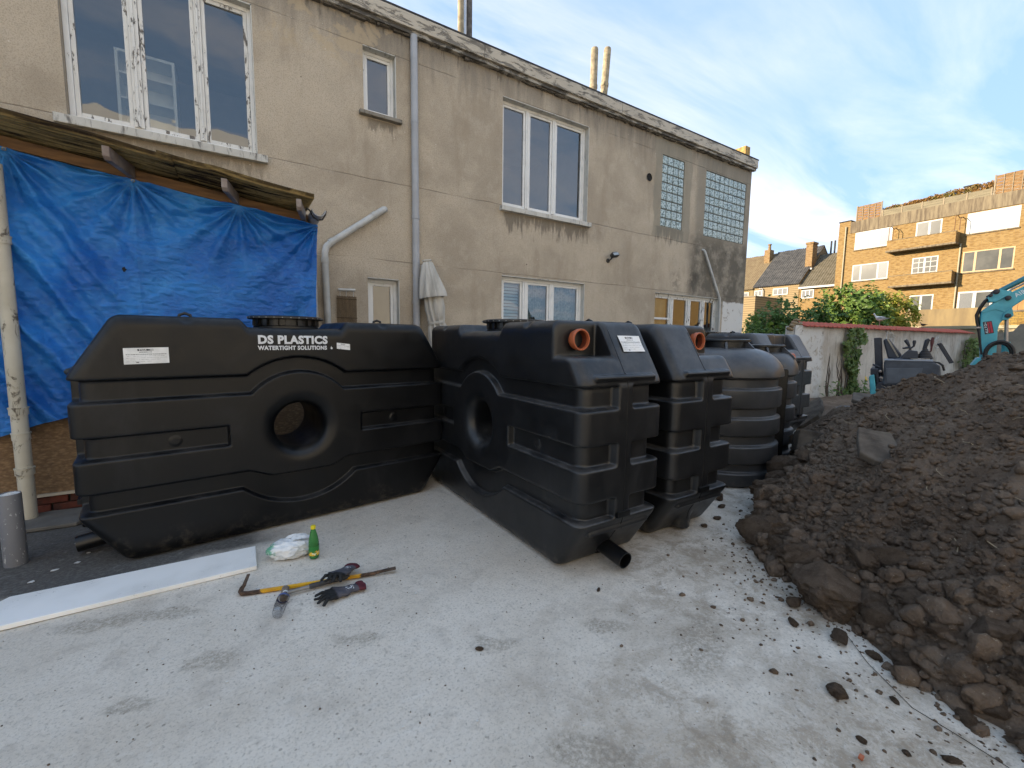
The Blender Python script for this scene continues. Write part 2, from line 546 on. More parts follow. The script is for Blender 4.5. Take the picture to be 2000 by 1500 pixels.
# ================================================================== rendered building
WY = 7.031
def render_mat():
    g = NT('grey_brown_render', 0.92, 0, 0.2)
    X, Y, Z = g.xyz()
    big = g.noise(0.7, 5, 0.6, 0.3)
    mid = g.noise(3.0, 6, 0.65)
    c = g.mix(g.ramp(big, 0.34, 0.66), lin('#a99c89'), lin('#c2b49f'))
    c = g.mix(g.math('MULTIPLY', g.ramp(mid, 0.48, 0.70), 0.45), c, lin('#c6b9a6'))
    c = g.mix(g.math('MULTIPLY', g.ramp(g.noise(70, 4, 0.75), 0.46, 0.64), 0.5), c, lin('#877b6c'))
    c = g.mix(g.math('MULTIPLY', g.ramp(g.noise(1.9, 6, 0.7, 0.2, g.mapped((1.5, 1, .35))), 0.50, 0.70), 0.40), c, lin('#948571'))
    wx, wy, wz = g.warp(0.16, 1.7)
    fx, fy, fz = g.warp(0.05, 7)
    # grey-green runs under the eaves and below the sills
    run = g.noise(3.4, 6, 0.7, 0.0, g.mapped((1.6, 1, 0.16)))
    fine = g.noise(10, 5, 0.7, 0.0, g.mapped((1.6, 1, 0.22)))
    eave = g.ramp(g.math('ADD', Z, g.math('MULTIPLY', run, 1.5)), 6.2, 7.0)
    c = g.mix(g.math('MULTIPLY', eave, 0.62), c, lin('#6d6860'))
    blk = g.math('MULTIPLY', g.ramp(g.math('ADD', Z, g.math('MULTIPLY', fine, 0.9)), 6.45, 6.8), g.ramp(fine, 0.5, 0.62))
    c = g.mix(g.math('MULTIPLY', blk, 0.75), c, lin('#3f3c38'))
    def run_below(x0, x1, ztop, ln, amt, col):
        nonlocal c
        down = g.math('SUBTRACT', ztop, Z)
        prof = g.math('MULTIPLY', g.ramp(down, 0.0, 0.02), g.ramp(g.math('SUBTRACT', down, g.math('MULTIPLY', g.math('SUBTRACT', fine, 0.42), ln * 3.2)), 0.0, ln * 0.55, 1, 0))
        side = g.box([(fx, x0, x1)], 0.05)
        c = g.mix(g.math('MULTIPLY', g.math('MULTIPLY', prof, side), amt), c, lin(col))
    run_below(4.25, 6.3, 3.83, 0.40, 0.66, '#5a544b')
    run_below(1.85, 2.3, 4.81, 0.25, 0.6, '#5a544b')
    run_below(8.4, 9.4, 4.19, 0.40, 0.7, '#55504a')
    run_below(-1.5, 0.5, 3.83, 0.3, 0.4, '#5d564b')
    # newer mortar round the glass bricks, darker damp corner
    patch = g.box([(wx, 8.28, 9.62), (wz, 3.95, 6.3)], 0.02)
    c = g.mix(g.math('MULTIPLY', patch, 0.62), c, lin('#8a8577'))
    patch = g.box([(wx, 9.85, 12.6), (wz, 2.6, 6.3)], 0.10)
    c = g.mix(g.math('MULTIPLY', patch, 0.55), c, lin('#817c70'))
    damp = g.math('MULTIPLY', g.box([(wx, 9.7, 13), (wz, 2.3, 4.15)], 0.3), g.ramp(g.noise(2.1, 6, 0.7), 0.36, 0.58))
    c = g.mix(g.math('MULTIPLY', damp, 0.8), c, lin('#5d584f'))
    sp = g.math('MULTIPLY', g.box([(wx, 9.05, 9.35), (wz, 2.75, 3.15)], 0.14), g.ramp(g.noise(5, 5, .7), .38, .55))
    c = g.mix(g.math('MULTIPLY', sp, 0.6), c, lin('#6b665d'))
    sp = g.math('MULTIPLY', g.box([(wx, 9.7, 10.1), (wz, 2.75, 3.35)], 0.18), g.ramp(g.noise(5, 5, .7), .38, .55))
    c = g.mix(g.math('MULTIPLY', sp, 0.7), c, lin('#4e4a43'))
    # yellowish bare plaster at the top left
    pl = g.math('MULTIPLY', g.box([(wx, 0.4, 2.3), (wz, 5.5, 6.6)], 0.2), g.ramp(g.noise(2.6, 6, 0.7, 0.6), 0.48, 0.56))
    c = g.mix(g.math('MULTIPLY', pl, 0.6), c, lin('#b9a688'))
    # flaking white paint at the corner by the door
    wp = g.math('MULTIPLY', g.box([(fx, 11.22, 12.5), (fz, 0.0, 2.58)], 0.02), g.ramp(g.noise(4.2, 7, 0.72, 0.4), 0.60, 0.63, 1, 0))
    c = g.mix(g.math('MULTIPLY', wp, 0.9), c, lin('#d8d6d0'))
    # chipped pale specks and a few nail holes
    ch = g.math('MULTIPLY', g.ramp(g.vor(6.5), 0.035, 0.05, 1, 0), g.ramp(g.noise(1.3, 2), 0.46, 0.52))
    c = g.mix(ch, c, lin('#d9d2c3'))
    hl = g.math('MULTIPLY', g.ramp(g.vor(3.1, vec=g.mapped(loc=(4.4, 1, 2))), 0.03, 0.04, 1, 0), g.ramp(g.noise(0.9, 2, vec=g.mapped(loc=(9, 2, 4))), 0.50, 0.55))
    c = g.mix(hl, c, lin('#2c2823'))
    # hairline day joints
    jn = None
    wob = g.math('MULTIPLY', g.math('SUBTRACT', g.noise(1.2, 4), 0.5), 0.05)
    for zj in (5.815, 3.925, 2.72):
        d = g.math('ABSOLUTE', g.math('SUBTRACT', g.math('ADD', Z, wob), zj))
        e = g.ramp(d, 0.003, 0.009, 1, 0)
        jn = e if jn is None else g.math('MAXIMUM', jn, e)
    jm = g.math('MULTIPLY', jn, g.ramp(g.noise(0.8, 3), 0.36, 0.5))
    c = g.mix(g.math('MULTIPLY', jm, 0.38), c, lin('#5a5246'))
    g.col(c)
    h = g.math('SUBTRACT', g.math('ADD', g.math('MULTIPLY', g.noise(38, 5, 0.7), 0.6), g.math('MULTIPLY', g.noise(5, 4), 0.8)), g.math('MULTIPLY', jm, 0.8))
    g.bump(h, 0.7, 0.014)
    return g.m
RENDER = render_mat()

def peel_mat(name, paint, wood, lo, hi, scale=7.0, stretch=(0.35, 1, 1), rough=0.6):
    g = NT(name, rough, 0, 0.35)
    v = g.mapped(stretch)
    n = g.noise(scale, 7, 0.72, 0.5, v)
    f = g.ramp(n, lo, hi)
    w = g.mix(g.ramp(g.noise(scale * 3, 4, 0.6, vec=v), 0.3, 0.7), tuple(x * 0.6 for x in lin(wood)), lin(wood))
    p = g.mix(g.math('MULTIPLY', g.ramp(g.noise(scale * .5, 5, 0.6), 0.45, 0.75), 0.4), lin(paint), tuple(x * 0.62 for x in lin(paint)))
    g.col(g.mix(f, p, w))
    g.bump(g.math('ADD', g.math('MULTIPLY', f, -1.0), g.math('MULTIPLY', g.noise(scale * 8, 4), 0.3)), 0.6, 0.006)
    return g.m
FASCIA = peel_mat('flaking_cream_paint', '#bcb2a0', '#857d70', 0.50, 0.56, 4.2, (0.55, 1, 2.2))
FRAME = peel_mat('white_window_paint', '#e6e5e1', '#8f8a80', 0.66, 0.70, 9, (1, 1, 0.35), 0.5)
FRAME_OLD = peel_mat('old_flaking_window_paint', '#dedcd6', '#77716a', 0.56, 0.60, 9, (1.6, 1, 0.45), 0.55)
SILL = peel_mat('weathered_stone_sill', '#c9c6bd', '#84807a', 0.53, 0.68, 8, (1.6, 1, 0.3), 0.85)
SILL_GREY = peel_mat('grey_stone_sill', '#8a8377', '#645f56', 0.5, 0.7, 8, (1, 1, 0.6), 0.9)
FELT = pmat('roofing_felt', '#3d3c3b', 0.9, 0.4, 5, 0.4, 60)
PIPE = pmat('grey_plastic_pipe', '#acaeb2', 0.42, 0.10, 2.5, 0.03, 30, c2='#9c9d9f')
PIPE_PALE = pmat('pale_plastic_pipe', '#c2c2be', 0.5, 0.15, 3, 0.05, 30, c2='#a9a8a2')
DARK_ROOM = pmat('dim_room_plaster', '#a8a093', 0.95, 0.2, 0.8)

def glass_mat(name, tint=(0.82, 0.86, 0.87), refl=1.0):
    m = bpy.data.materials.new(name)
    m.use_nodes = True
    t = m.node_tree
    t.nodes.clear()
    out = t.nodes.new('ShaderNodeOutputMaterial')
    mixs = t.nodes.new('ShaderNodeMixShader')
    tr = t.nodes.new('ShaderNodeBsdfTransparent')
    tr.inputs[0].default_value = tint + (1,)
    gl = t.nodes.new('ShaderNodeBsdfGlossy')
    gl.inputs['Roughness'].default_value = 0.015
    fr = t.nodes.new('ShaderNodeFresnel')
    fr.inputs[0].default_value = 1.55
    mu = t.nodes.new('ShaderNodeMath')
    mu.operation = 'MULTIPLY_ADD'
    mu.use_clamp = True
    mu.inputs[1].default_value = refl * 2.2
    mu.inputs[2].default_value = 0.07
    # rolled old panes are not quite flat
    co = t.nodes.new('ShaderNodeTexCoord')
    nz = t.nodes.new('ShaderNodeTexNoise')
    nz.inputs['Scale'].default_value = 1.7
    bp = t.nodes.new('ShaderNodeBump')
    bp.inputs['Strength'].default_value = 0.08
    bp.inputs['Distance'].default_value = 0.05
    t.links.new(co.outputs['Object'], nz.inputs['Vector'])
    t.links.new(nz.outputs['Fac'], bp.inputs['Height'])
    t.links.new(bp.outputs[0], gl.inputs['Normal'])
    t.links.new(fr.outputs[0], mu.inputs[0])
    t.links.new(mu.outputs[0], mixs.inputs[0])
    t.links.new(tr.outputs[0], mixs.inputs[1])
    t.links.new(gl.outputs[0], mixs.inputs[2])
    t.links.new(mixs.outputs[0], out.inputs[0])
    return m
GLASS = glass_mat('window_glass')

house = thing('rendered_building', 'two-storey grey-brown rendered building with peeling eaves behind the tanks', 'building', (-1.5, 7.3, 0), worldparts=True)
OPEN = [(-1.455, 0.39, 3.94, 5.80), (1.80, 2.297, 4.885, 5.81), (4.225, 6.275, 3.93, 5.80), (4.233, 6.263, 1.0, 2.685),
        (8.48, 11.05, 0.95, 2.66), (1.803, 2.305, 1.05, 2.44), (8.54, 9.34, 4.19, 5.79), (10.2, 12.0, 4.19, 5.785)]
def wall_with_holes(x0, x1, z0, z1, y, depth, holes, mb):
    xs = sorted({x0, x1, *[h[0] for h in holes], *[h[1] for h in holes]})
    zs = sorted({z0, z1, *[h[2] for h in holes], *[h[3] for h in holes]})
    for i in range(len(xs) - 1):
        for j in range(len(zs) - 1):
            cx, cz = (xs[i] + xs[i + 1]) / 2, (zs[j] + zs[j + 1]) / 2
            if any(h[0] < cx < h[1] and h[2] < cz < h[3] for h in holes):
                continue
            a, b, c, d = xs[i], xs[i + 1], zs[j], zs[j + 1]
            mb.add([(a, y, c), (b, y, c), (b, y, d), (a, y, d)], [(0, 1, 2, 3)])
            mb.add([(a, y + depth, c), (b, y + depth, c), (b, y + depth, d), (a, y + depth, d)], [(3, 2, 1, 0)])
    for a, b, c, d in holes:
        y2 = y + depth
        mb.add([(a, y, c), (b, y, c), (b, y, d), (a, y, d), (a, y2, c), (b, y2, c), (b, y2, d), (a, y2, d)],
               [(0, 4, 5, 1), (1, 5, 6, 2), (2, 6, 7, 3), (3, 7, 4, 0)])
mb = MB()
wall_with_holes(-26, 12.22, -0.05, 6.3, WY, 0.30, OPEN, mb)
# side, back and roof close the volume
mb.add([(12.22, WY, -.05), (12.22, 15, -.05), (12.22, 15, 6.3), (12.22, WY, 6.3)], [(0, 1, 2, 3)])
mb.add([(-26, 15, -.05), (12.22, 15, -.05), (12.22, 15, 6.3), (-26, 15, 6.3)], [(3, 2, 1, 0)])
mb.add([(-26, WY, -.05), (-26, 15, -.05), (-26, 15, 6.3), (-26, WY, 6.3)], [(3, 2, 1, 0)])
mb.build('wall', RENDER, house, fix=False)
mb = MB()
mb.box((-26.1, 6.9, 6.425), (12.30, 15.1, 6.455))
mb.box((-26.05, 7.04, 6.3), (12.2, 15.0, 6.42))
roof = mb.build('roof', FELT, house)
mb = MB()
mb.box((12.0, 7.12, 6.46), (12.22, 15.0, 6.83))
mb.build('parapet', pmat('golden_lit_brickwork', '#c29a55', 0.9, 0.4, 12, 0.5, 40, c2='#7e6a45'), roof)  # golden sunlight tone put into the brick colour
# fascia in boards with butt joints, soffit strip under it
jx = [-26, -9.0, -3.2, 0.35, 3.78, 7.05, 9.8, 12.28]
for i in range(len(jx) - 1):
    mb = MB()
    a, b = jx[i] + 0.003, jx[i + 1] - 0.003
    dy, dz = rnd.uniform(-.006, .006), rnd.uniform(-.006, .006)
    mb.box((a, 6.90 + dy, 6.215 + dz), (b, 7.0, 6.42))
    mb.build('fascia_board', FASCIA, house, bevel=0.006)
mb = MB()
mb.box((-26, 6.935, 6.155), (12.26, 7.028, 6.213))
mb.build('soffit', peel_mat('flaking_soffit_paint', '#aaa498', '#57524a', 0.44, 0.54, 4.0, (0.5, 1, 1.5)), house, bevel=0.004)
# ragged plaster hanging below the soffit
mb = MB()
for i in range(150):
    x = rnd.uniform(-2, 12.0)
    w, h = rnd.uniform(.03, .16), rnd.uniform(.008, .035)
    mb.box((x, 6.965 + rnd.uniform(0, .02), 6.156 - h), (x + w, 7.028, 6.158))
kind(mb.build('ragged_plaster', pmat('loose_plaster', '#6e675d', 0.95, 0.4, 9, 0.5, 40), house), 'stuff')

def window(rect, muls, fw, mat, sill=None, sill_mat=None, recess=0.10, old=(), interior='dark', name='window', casement=0.045):
    """outer frame with mullions; panes and sill hang under it"""
    x0, x1, z0, z1 = rect
    y0, y1 = WY + recess, WY + recess + 0.07
    mb = MB()
    e = 0.002
    mb.box((x0 + e, y0, z0 + e), (x0 + fw, y1, z1 - e))
    mb.box((x1 - fw, y0, z0 + e), (x1 - e, y1, z1 - e))
    mb.box((x0 + fw, y0 + .001, z1 - fw), (x1 - fw, y1 - .001, z1 - e))
    mb.box((x0 + fw, y0 + .001, z0 + e), (x1 - fw, y1 - .001, z0 + fw))
    f = mb.build(name, mat, house, bevel=0.006)
    edges = [x0 + fw] + [q for m in muls for q in m] + [x1 - fw]
    for k, (a, b) in enumerate(muls):
        mb = MB()
        mb.box((a, y0 - 0.012, z0 + fw + .001), (b, y1, z1 - fw - .001))
        if k in old:                                   # grooved double stile
            mb.box((a + (b - a) * .30, y0 - 0.028, z0 + fw + .004), (a + (b - a) * .62, y0 - .0125, z1 - fw - .004))
        else:
            mb.box((a + (b - a) * .4, y0 - 0.022, z0 + fw + .004), (a + (b - a) * .6, y0 - .0125, z1 - fw - .004))
        mb.build('mullion', FRAME_OLD if k in old else mat, f, bevel=0.004)
    for k in range(0, len(edges), 2):
        a, b = edges[k], edges[k + 1]
        mb = MB()
        c = casement
        ya, yb = y0 + .012, y1 - .012
        za, zb = z0 + fw, z1 - fw
        mb.box((a + .002, ya, za + .002), (a + c, yb, zb - .002))
        mb.box((b - c, ya, za + .002), (b - .002, yb, zb - .002))
        mb.box((a + c, ya + .001, zb - c), (b - c, yb - .001, zb - .002))
        mb.box((a + c, ya + .001, za + .002), (b - c, yb - .001, za + c))
        mb.build('casement', FRAME_OLD if old else mat, f, bevel=0.004)
        mb = MB()
        yg = y0 + .036
        mb.add([(a + c - .004, yg, za + c - .004), (b - c + .004, yg, za + c - .004), (b - c + .004, yg, zb - c + .004), (a + c - .004, yg, zb - c + .004)], [(0, 1, 2, 3)])
        mb.build('pane', GLASS, f, fix=False)
    mb = MB()                                          # painted jamb and head lining
    mb.box((x1 - .012, WY - .002, z0 + .002), (x1 - .001, y0 - .001, z1 - .013))
    mb.box((x0 + .002, WY - .002, z1 - .012), (x1 - .013, y0 - .001, z1 - .001))
    mb.build('reveal_lining', SILL if name == 'window' else mat, f)
    if sill:
        a, b, c, d = sill
        mb = MB()
        mb.prism([(WY - .085, c), (WY + recess + .01, c), (WY + recess + .01, d - .004), (WY - .085, d - .018)], a, b, 'x')
        mb.build('sill', sill_mat or SILL, f, bevel=0.006)
    return f
W1 = window(OPEN[0], [(-0.885, -0.79), (-0.24, -0.168)], 0.055, FRAME, (-1.555, 0.50, 3.825, 3.938), SILL, 0.10, old=(0, 1))
W2 = window(OPEN[1], [], 0.05, FRAME, (1.725, 2.365, 4.812, 4.883), SILL_GREY, 0.12)
W3 = window(OPEN[2], [(4.80, 4.87), (5.43, 5.51)], 0.055, FRAME, (4.175, 6.335, 3.828, 3.928), SILL, 0.12)
W4 = window(OPEN[3], [(4.76, 4.86), (5.41, 5.50)], 0.07, FRAME, (4.175, 6.335, 0.9, 0.998), SILL, 0.10)
W5 = window(OPEN[4], [(9.14, 9.24), (9.83, 9.93), (10.42, 10.52)], 0.07, FRAME_OLD, (8.4, 11.1, 0.85, 0.948), SILL, 0.08)
W6 = window(OPEN[5], [], 0.065, FRAME, None, None, 0.12)
# rooms behind the panes
for rect in OPEN[:6]:
    x0, x1, z0, z1 = rect
    a, b, c, d = x0 - .7, x1 + .7, (2.9 if z0 > 3 else 0.02), (6.1 if z0 > 3 else 2.85)
    if rect is OPEN[1]:
        a, b = x0 - .5, x1 + .5
    if rect is OPEN[5]:
        a, b = x0 - .5, x1 + .5
    y, y2 = WY + .302, WY + 3.4
    mb = MB()
    mb.add([(a, y, c), (b, y, c), (b, y, d), (a, y, d), (a, y2, c), (b, y2, c), (b, y2, d), (a, y2, d)],
           [(4, 5, 6, 7), (0, 4, 7, 3), (1, 2, 6, 5), (0, 1, 5, 4), (3, 7, 6, 2)])
    mb.build('room', DARK_ROOM, house, fix=False)
# curtains and a blind in the ground-floor windows
def curtain(x0, x1, z0, z1, y, mat, parent, waves=9, amp=0.02, name='curtain'):
    n = 60
    mb = MB()
    vs, fs = [], []
    for i in range(n + 1):
        t = i / n
        x = x0 + (x1 - x0) * t
        dy = amp * math.sin(t * waves * 2 * PI) + amp * .5 * math.sin(t * waves * 4.7 + 1)
        vs += [(x, y + dy, z0), (x, y + dy * .6, z1)]
        if i:
            k = 2 * i
            fs.append((k - 2, k, k + 1, k - 1))
    mb.add(vs, fs)
    return mb.build(name, mat, parent, smooth=180, fix=False)
LACE = pmat('grey_lace_curtain', '#8f938f', 0.9, 0.6, 16, c2='#4c524f', stretch=(1, 1, 1))
CREAM = pmat('cream_curtain', '#c9b892', 0.9, 0.2, 3)
curtain(4.88, 5.40, 1.05, 2.62, WY + .30, LACE, W4)
curtain(5.52, 6.2, 1.05, 2.62, WY + .30, LACE, W4)
BLIND = pmat('pale_blind_slat', '#c6d3d6', 0.5, 0.08, 4)
for k in range(24):
    z = 2.60 - k * 0.062
    mb = MB()
    mb.bar((4.31, WY + .26, z), (4.755, WY + .26, z), 0.05, 0.004, up=(0, -0.85, 0.5))
    mb.build('blind_slat', BLIND, W4)
curtain(8.55, 9.13, 1.9, 2.58, WY + .2, CREAM, W5, 3, 0.008, 'roller_blind')
mb = MB()
mb.box((8.53, WY + .07, 2.03), (9.15, WY + .13, 2.08))
mb.build('transom', FRAME_OLD, W5, bevel=.004)
# glass-block panels: mortar bed with every block set in it
MORTAR = pmat('grey_block_mortar', '#62645e', 0.9, 0.2, 20)
g = NT('glass_block', 0.14, 0, 0.6)
oi = g.n('ShaderNodeObjectInfo')
gv = g.mapped((1, 1, 1), vec=g.co)
gn = g.n('ShaderNodeTexNoise', noise_dimensions='4D')
gn.inputs['Scale'].default_value = 26
gn.inputs['Detail'].default_value = 3
g.inp(gn.inputs['Vector'], g.co)
g.inp(gn.inputs['W'], g.math('MULTIPLY', oi.outputs['Random'], 40))
cc = g.mix(g.ramp(gn.outputs['Fac'], 0.46, 0.60), lin('#bccac7'), lin('#66746f'))
cc = g.mix(g.math('MULTIPLY', oi.outputs['Random'], 0.35), cc, lin('#8b9a95'))
g.col(cc)
g.bump(gn.outputs['Fac'], 0.5, 0.01)
GBLOCK = g.m
blk = None
for rect, nx, nz in ((OPEN[6], 4, 8), (OPEN[7], 9, 8)):
    x0, x1, z0, z1 = rect
    mb = MB()
    mb.box((x0 + .002, WY + .022, z0 + .002), (x1 - .002, WY + .075, z1 - .002))
    pn = mb.build('glass_block_panel', MORTAR, house)
    px, pz = (x1 - x0) / nx, (z1 - z0) / nz
    for i in range(nx):
        for j in range(nz):
            if blk is None:
                mb = MB()
                s = 0.0885
                mb.box((-s, 0, -s), (s, .05, s))
                ob = mb.build('glass_block', GBLOCK, pn, bevel=0.012, seg=2)
                blk = ob.data
            else:
                ob = link('glass_block', blk, pn, 0.012)
            ob.location = (x0 + px * (i + .5), WY + .008, z0 + pz * (j + .5))
# round vent hole: socket ring closed by a flat dark disc
mb = MB()
Mh = Matrix.Translation((8.10, WY + .002, 5.19)) @ Matrix.Rotation(PI / 2, 4, 'X')
mb.lathe([(0.085, 0.016), (0.075, 0.018), (0.062, 0.012), (0.06, 0.006), (0.0, 0.006)], 20, Mh)
mb.build('vent_hole', pmat('dark_vent', '#1c1a18', 0.95, 0.3, 8), house, smooth=40)
# downpipes
mb = MB()
mb.tube([(2.565, 6.965, 6.16), (2.565, 6.965, 0.0)], 0.056, 20)
dp = mb.build('downpipe', PIPE, house, smooth=60)
for z in (3.44, 2.10, 4.9):
    mb = MB()
    mb.tube([(2.565, 6.965, z - .03), (2.565, 6.965, z + .03)], 0.064 if z < 4.5 else .060, 20)
    mb.build('pipe_collar', PIPE, dp, smooth=60, bevel=.003)
mb = MB()
mb.tube([(2.09, 7.03, 3.50), (2.06, 6.98, 3.485), (2.02, 6.955, 3.455), (1.27, 6.955, 2.885), (1.205, 6.955, 2.82), (1.18, 6.955, 2.73), (1.18, 6.955, 2.6), (1.215, 6.955, 0.0)], 0.046, 18)
wp = mb.build('waste_pipe', PIPE_PALE, house, smooth=60)
for p, q in (((1.93, 6.955, 3.387), (1.88, 6.955, 3.349)), ((1.30, 6.955, 2.908), (1.255, 6.955, 2.872)), ((1.18, 6.955, 2.66), (1.18, 6.955, 2.58))):
    mb = MB()
    mb.tube([p, q], 0.053, 18)
    mb.build('pipe_collar', PIPE_PALE, wp, smooth=60)
mb = MB()
mb.tube([(1.055, 6.98, 0), (1.04, 6.98, 2.35)], 0.024, 12)
mb.build('thin_pipe', PIPE_PALE, house, smooth=60)
mb = MB()
mb.tube([(10.19, 7.03, 3.83), (10.20, 6.985, 3.82), (10.23, 6.97, 3.78), (10.97, 6.97, 2.66), (11.0, 6.97, 2.5), (11.02, 6.97, 0.0)], 0.028, 12)
mb.build('overflow_pipe', PIPE_PALE, house, smooth=60)
mb = MB()
for x in (0.4, 1.9, 2.85):
    mb.tube([(x, WY - .03, 2.32), (x + .02, WY + .02, 2.32)], .008, 6)
kind(mb.build('wall_hooks', PIPE_PALE, house), 'stuff')
# flues standing on the roof
FLUE = pmat('fibre_cement_flue', '#b0a083', 0.95, 0.35, 9, 0.4, 30, c2='#80755f')
FLUED = pmat('sooty_flue', '#6f6a64', 0.95, 0.4, 9, 0.4, 30, c2='#4b4744')
for p, q, r, m in (((4.015, 8.3, 6.45), (4.015, 8.3, 9.4), .062, FLUE), ((4.19, 8.3, 6.45), (4.20, 8.3, 9.2), .060, FLUED),
                   ((7.485, 8.3, 6.45), (7.50, 8.3, 8.36), .085, FLUE), ((7.76, 8.3, 6.45), (7.915, 8.3, 8.50), .085, FLUE)):
    mb = MB()
    p, q = Vector(p), Vector(q)
    d = (q - p).normalized()
    mb.tube([p, q - d * .03, q], [r, r, r * .9], 16)
    mb.tube([q - d * .9, q - d * .82], r * 1.12, 16)
    mb.build('flue', m, roof, smooth=50)
mb = MB()
mb.tube([(4.105, 8.3, 6.45), (4.105, 8.3, 9.1)], .012, 8)
mb.build('mast', PIPE, roof)

# white shelf unit standing inside, seen through the big upper window
cab = thing('shelf_unit', 'white shelf unit standing inside behind the big upper window', 'shelf', (-0.80, 7.85, 2.905), worldparts=True)
SHELFW = pmat('white_shelf_board', '#e6e8e4', .5, .05, 3)
mb = MB()
for x in (-1.10, -0.53):
    mb.box((x, 7.62, 2.905), (x + .035, 7.98, 5.05))
mb.box((-1.10, 7.62, 5.05), (-0.495, 7.98, 5.085))
mb.build('carcass', SHELFW, cab, bevel=.004)
for z in (3.3, 3.75, 4.2, 4.5, 4.8):
    mb = MB()
    mb.box((-1.064, 7.63, z), (-0.531, 7.975, z + .025))
    mb.build('shelf', SHELFW, cab)
mb = MB()
mb.box((-1.064, 7.96, 2.91), (-0.531, 7.978, 5.049))
mb.build('back_panel', SHELFW, cab)
# unseen houses behind camera, made pale and near to bounce sunlight; panes mirror them
opp = thing('opposite_bounce_houses', 'tall unseen houses across the yard, cream to bounce sunlight, showing only as reflections in the panes', 'houses', (0, -10, 0), worldparts=True)
OPPB = pmat('cream_bounce_render', '#e2dccf', .92, .10, 1.2, .2, 12)
mb = MB()
mb.prism([(-9.5, 0), (-9.5, 9.0), (-13, 11.5), (-16.5, 9.0), (-16.5, 0)], -26, 14, 'x')
mb.build('wall', OPPB, opp)
for k in range(8):
    x = -20 + k * 4.6
    for z in (1.0, 3.9, 6.7):
        mb = MB()
        mb.box((x, -9.5, z), (x + 1.2, -9.45, z + 1.5))
        w = mb.build('window', FRAME, opp)
        mb = MB()
        mb.box((x + .1, -9.45, z + .1), (x + 1.1, -9.445, z + 1.4))
        mb.build('pane', pmat('dark_opposite_pane', '#3a3d40', .2, .2, 3) if 'dark_opposite_pane' not in bpy.data.materials else bpy.data.materials['dark_opposite_pane'], w)
# ================================================================== lean-to with tarpaulin
lean = thing('lean_to', 'low timber lean-to with mossy corrugated roof sheets under the big window', 'shed', (-1.4, 5.6, 0), worldparts=True)
TIMBER = pmat('orange_brown_beam', '#8d6a45', 0.85, 0.4, 5, 0.3, 40, stretch=(0.3, 1, 3), c2='#5f4630')
TIMBER_GREY = pmat('grey_painted_rafter', '#968d86', 0.85, 0.35, 5, 0.3, 40, c2='#75645a')
def rz(x):                       # roof falls to the right
    return 2.795 - 0.118 * (x - 0.70)
def sheet_mat():
    g = NT('mossy_corrugated_sheet', 0.9, 0, 0.2)
    n = g.noise(4.0, 6, 0.7, 0.5, g.mapped((0.35, 7.5, 1)))
    m = g.noise(1.6, 4, 0.6)
    f = g.ramp(g.math('ADD', n, g.math('MULTIPLY', g.math('SUBTRACT', m, 0.5), 0.55)), 0.42, 0.60)
    c = g.mix(f, lin('#a08a5c'), lin('#2a2119'))
    X, Y, Z = g.xyz()
    val = g.math('SINE', g.math('MULTIPLY', Y, 2 * PI / 0.055))
    hollow_dark = g.math('MULTIPLY', g.ramp(val, -.2, .7), g.ramp(g.noise(3.0, 5, .7, .6, g.mapped((.5, 1, 1))), .34, .52))
    c = g.mix(g.math('MULTIPLY', hollow_dark, .85), c, lin('#221a13'))  # dark tone along the hollows: dirt that also paints in their weak shading
    c = g.mix(g.math('MULTIPLY', g.ramp(g.noise(30, 4, 0.7), 0.5, 0.7), 0.5), c, lin('#5c4c32'))
    g.col(c)
    g.bump(g.noise(24, 5, 0.7), 0.4, 0.01)
    return g.m
SHEET = sheet_mat()
# overlapping sheets, corrugations running down the fall
for x0, x1, lift in ((-4.6, -2.35, 0.014), (-2.45, -0.35, 0.0), (-0.45, 0.70, 0.014)):
    nx, ny = 10, 260
    V, F = grid_mesh(x0, x1, 4.58, 7.0, nx, ny, lambda X, Y: rz(X) + lift + 0.020 * np.sin(Y * 2 * np.pi / 0.055) + 0.012 * fbm(X * 2, Y * 3, 3, 5))
    me = fast_mesh('roof_sheet', V, F, SHEET)
    s_ = link('roof_sheet', me, lean)
    so = s_.modifiers.new('thickness', 'SOLIDIFY')
    so.thickness = 0.007
def fall_bar(name, x0, x1, y0, y1, dz0, dz1, mat, parent):
    mb = MB()
    vs = [(x, y, rz(x) + dz) for x in (x0, x1) for y in (y0, y1) for dz in (dz0, dz1)]
    mb.add(vs, [(0, 1, 3, 2), (4, 6, 7, 5), (0, 4, 5, 1), (2, 3, 7, 6), (0, 2, 6, 4), (1, 5, 7, 3)])
    return mb.build(name, mat, parent, bevel=0.004)
fall_bar('beam', -4.6, 0.70, 5.02, 5.09, -0.132, -0.048, TIMBER, lean)
for x in (-3.0, -0.665, 0.085, 0.660):                    # rafter ends poking out towards the yard
    mb = MB()
    w = .022
    z = rz(x)
    sec = [(4.60, z - .026), (4.60, z - .10), (4.63, z - .125), (5.018, z - .125), (5.018, z - .026)]
    mb.prism(sec, x - w, x + w, 'x')
    mb.v = [(p[0] - .22 * (5.018 - p[1]), p[1], p[2]) for p in mb.v]
    mb.build('rafter_end', TIMBER_GREY, lean, bevel=0.004)
for y in (5.9, 6.8):
    fall_bar('purlin', -4.6, 0.66, y - .035, y + .035, -0.15, -0.028, TIMBER, lean)
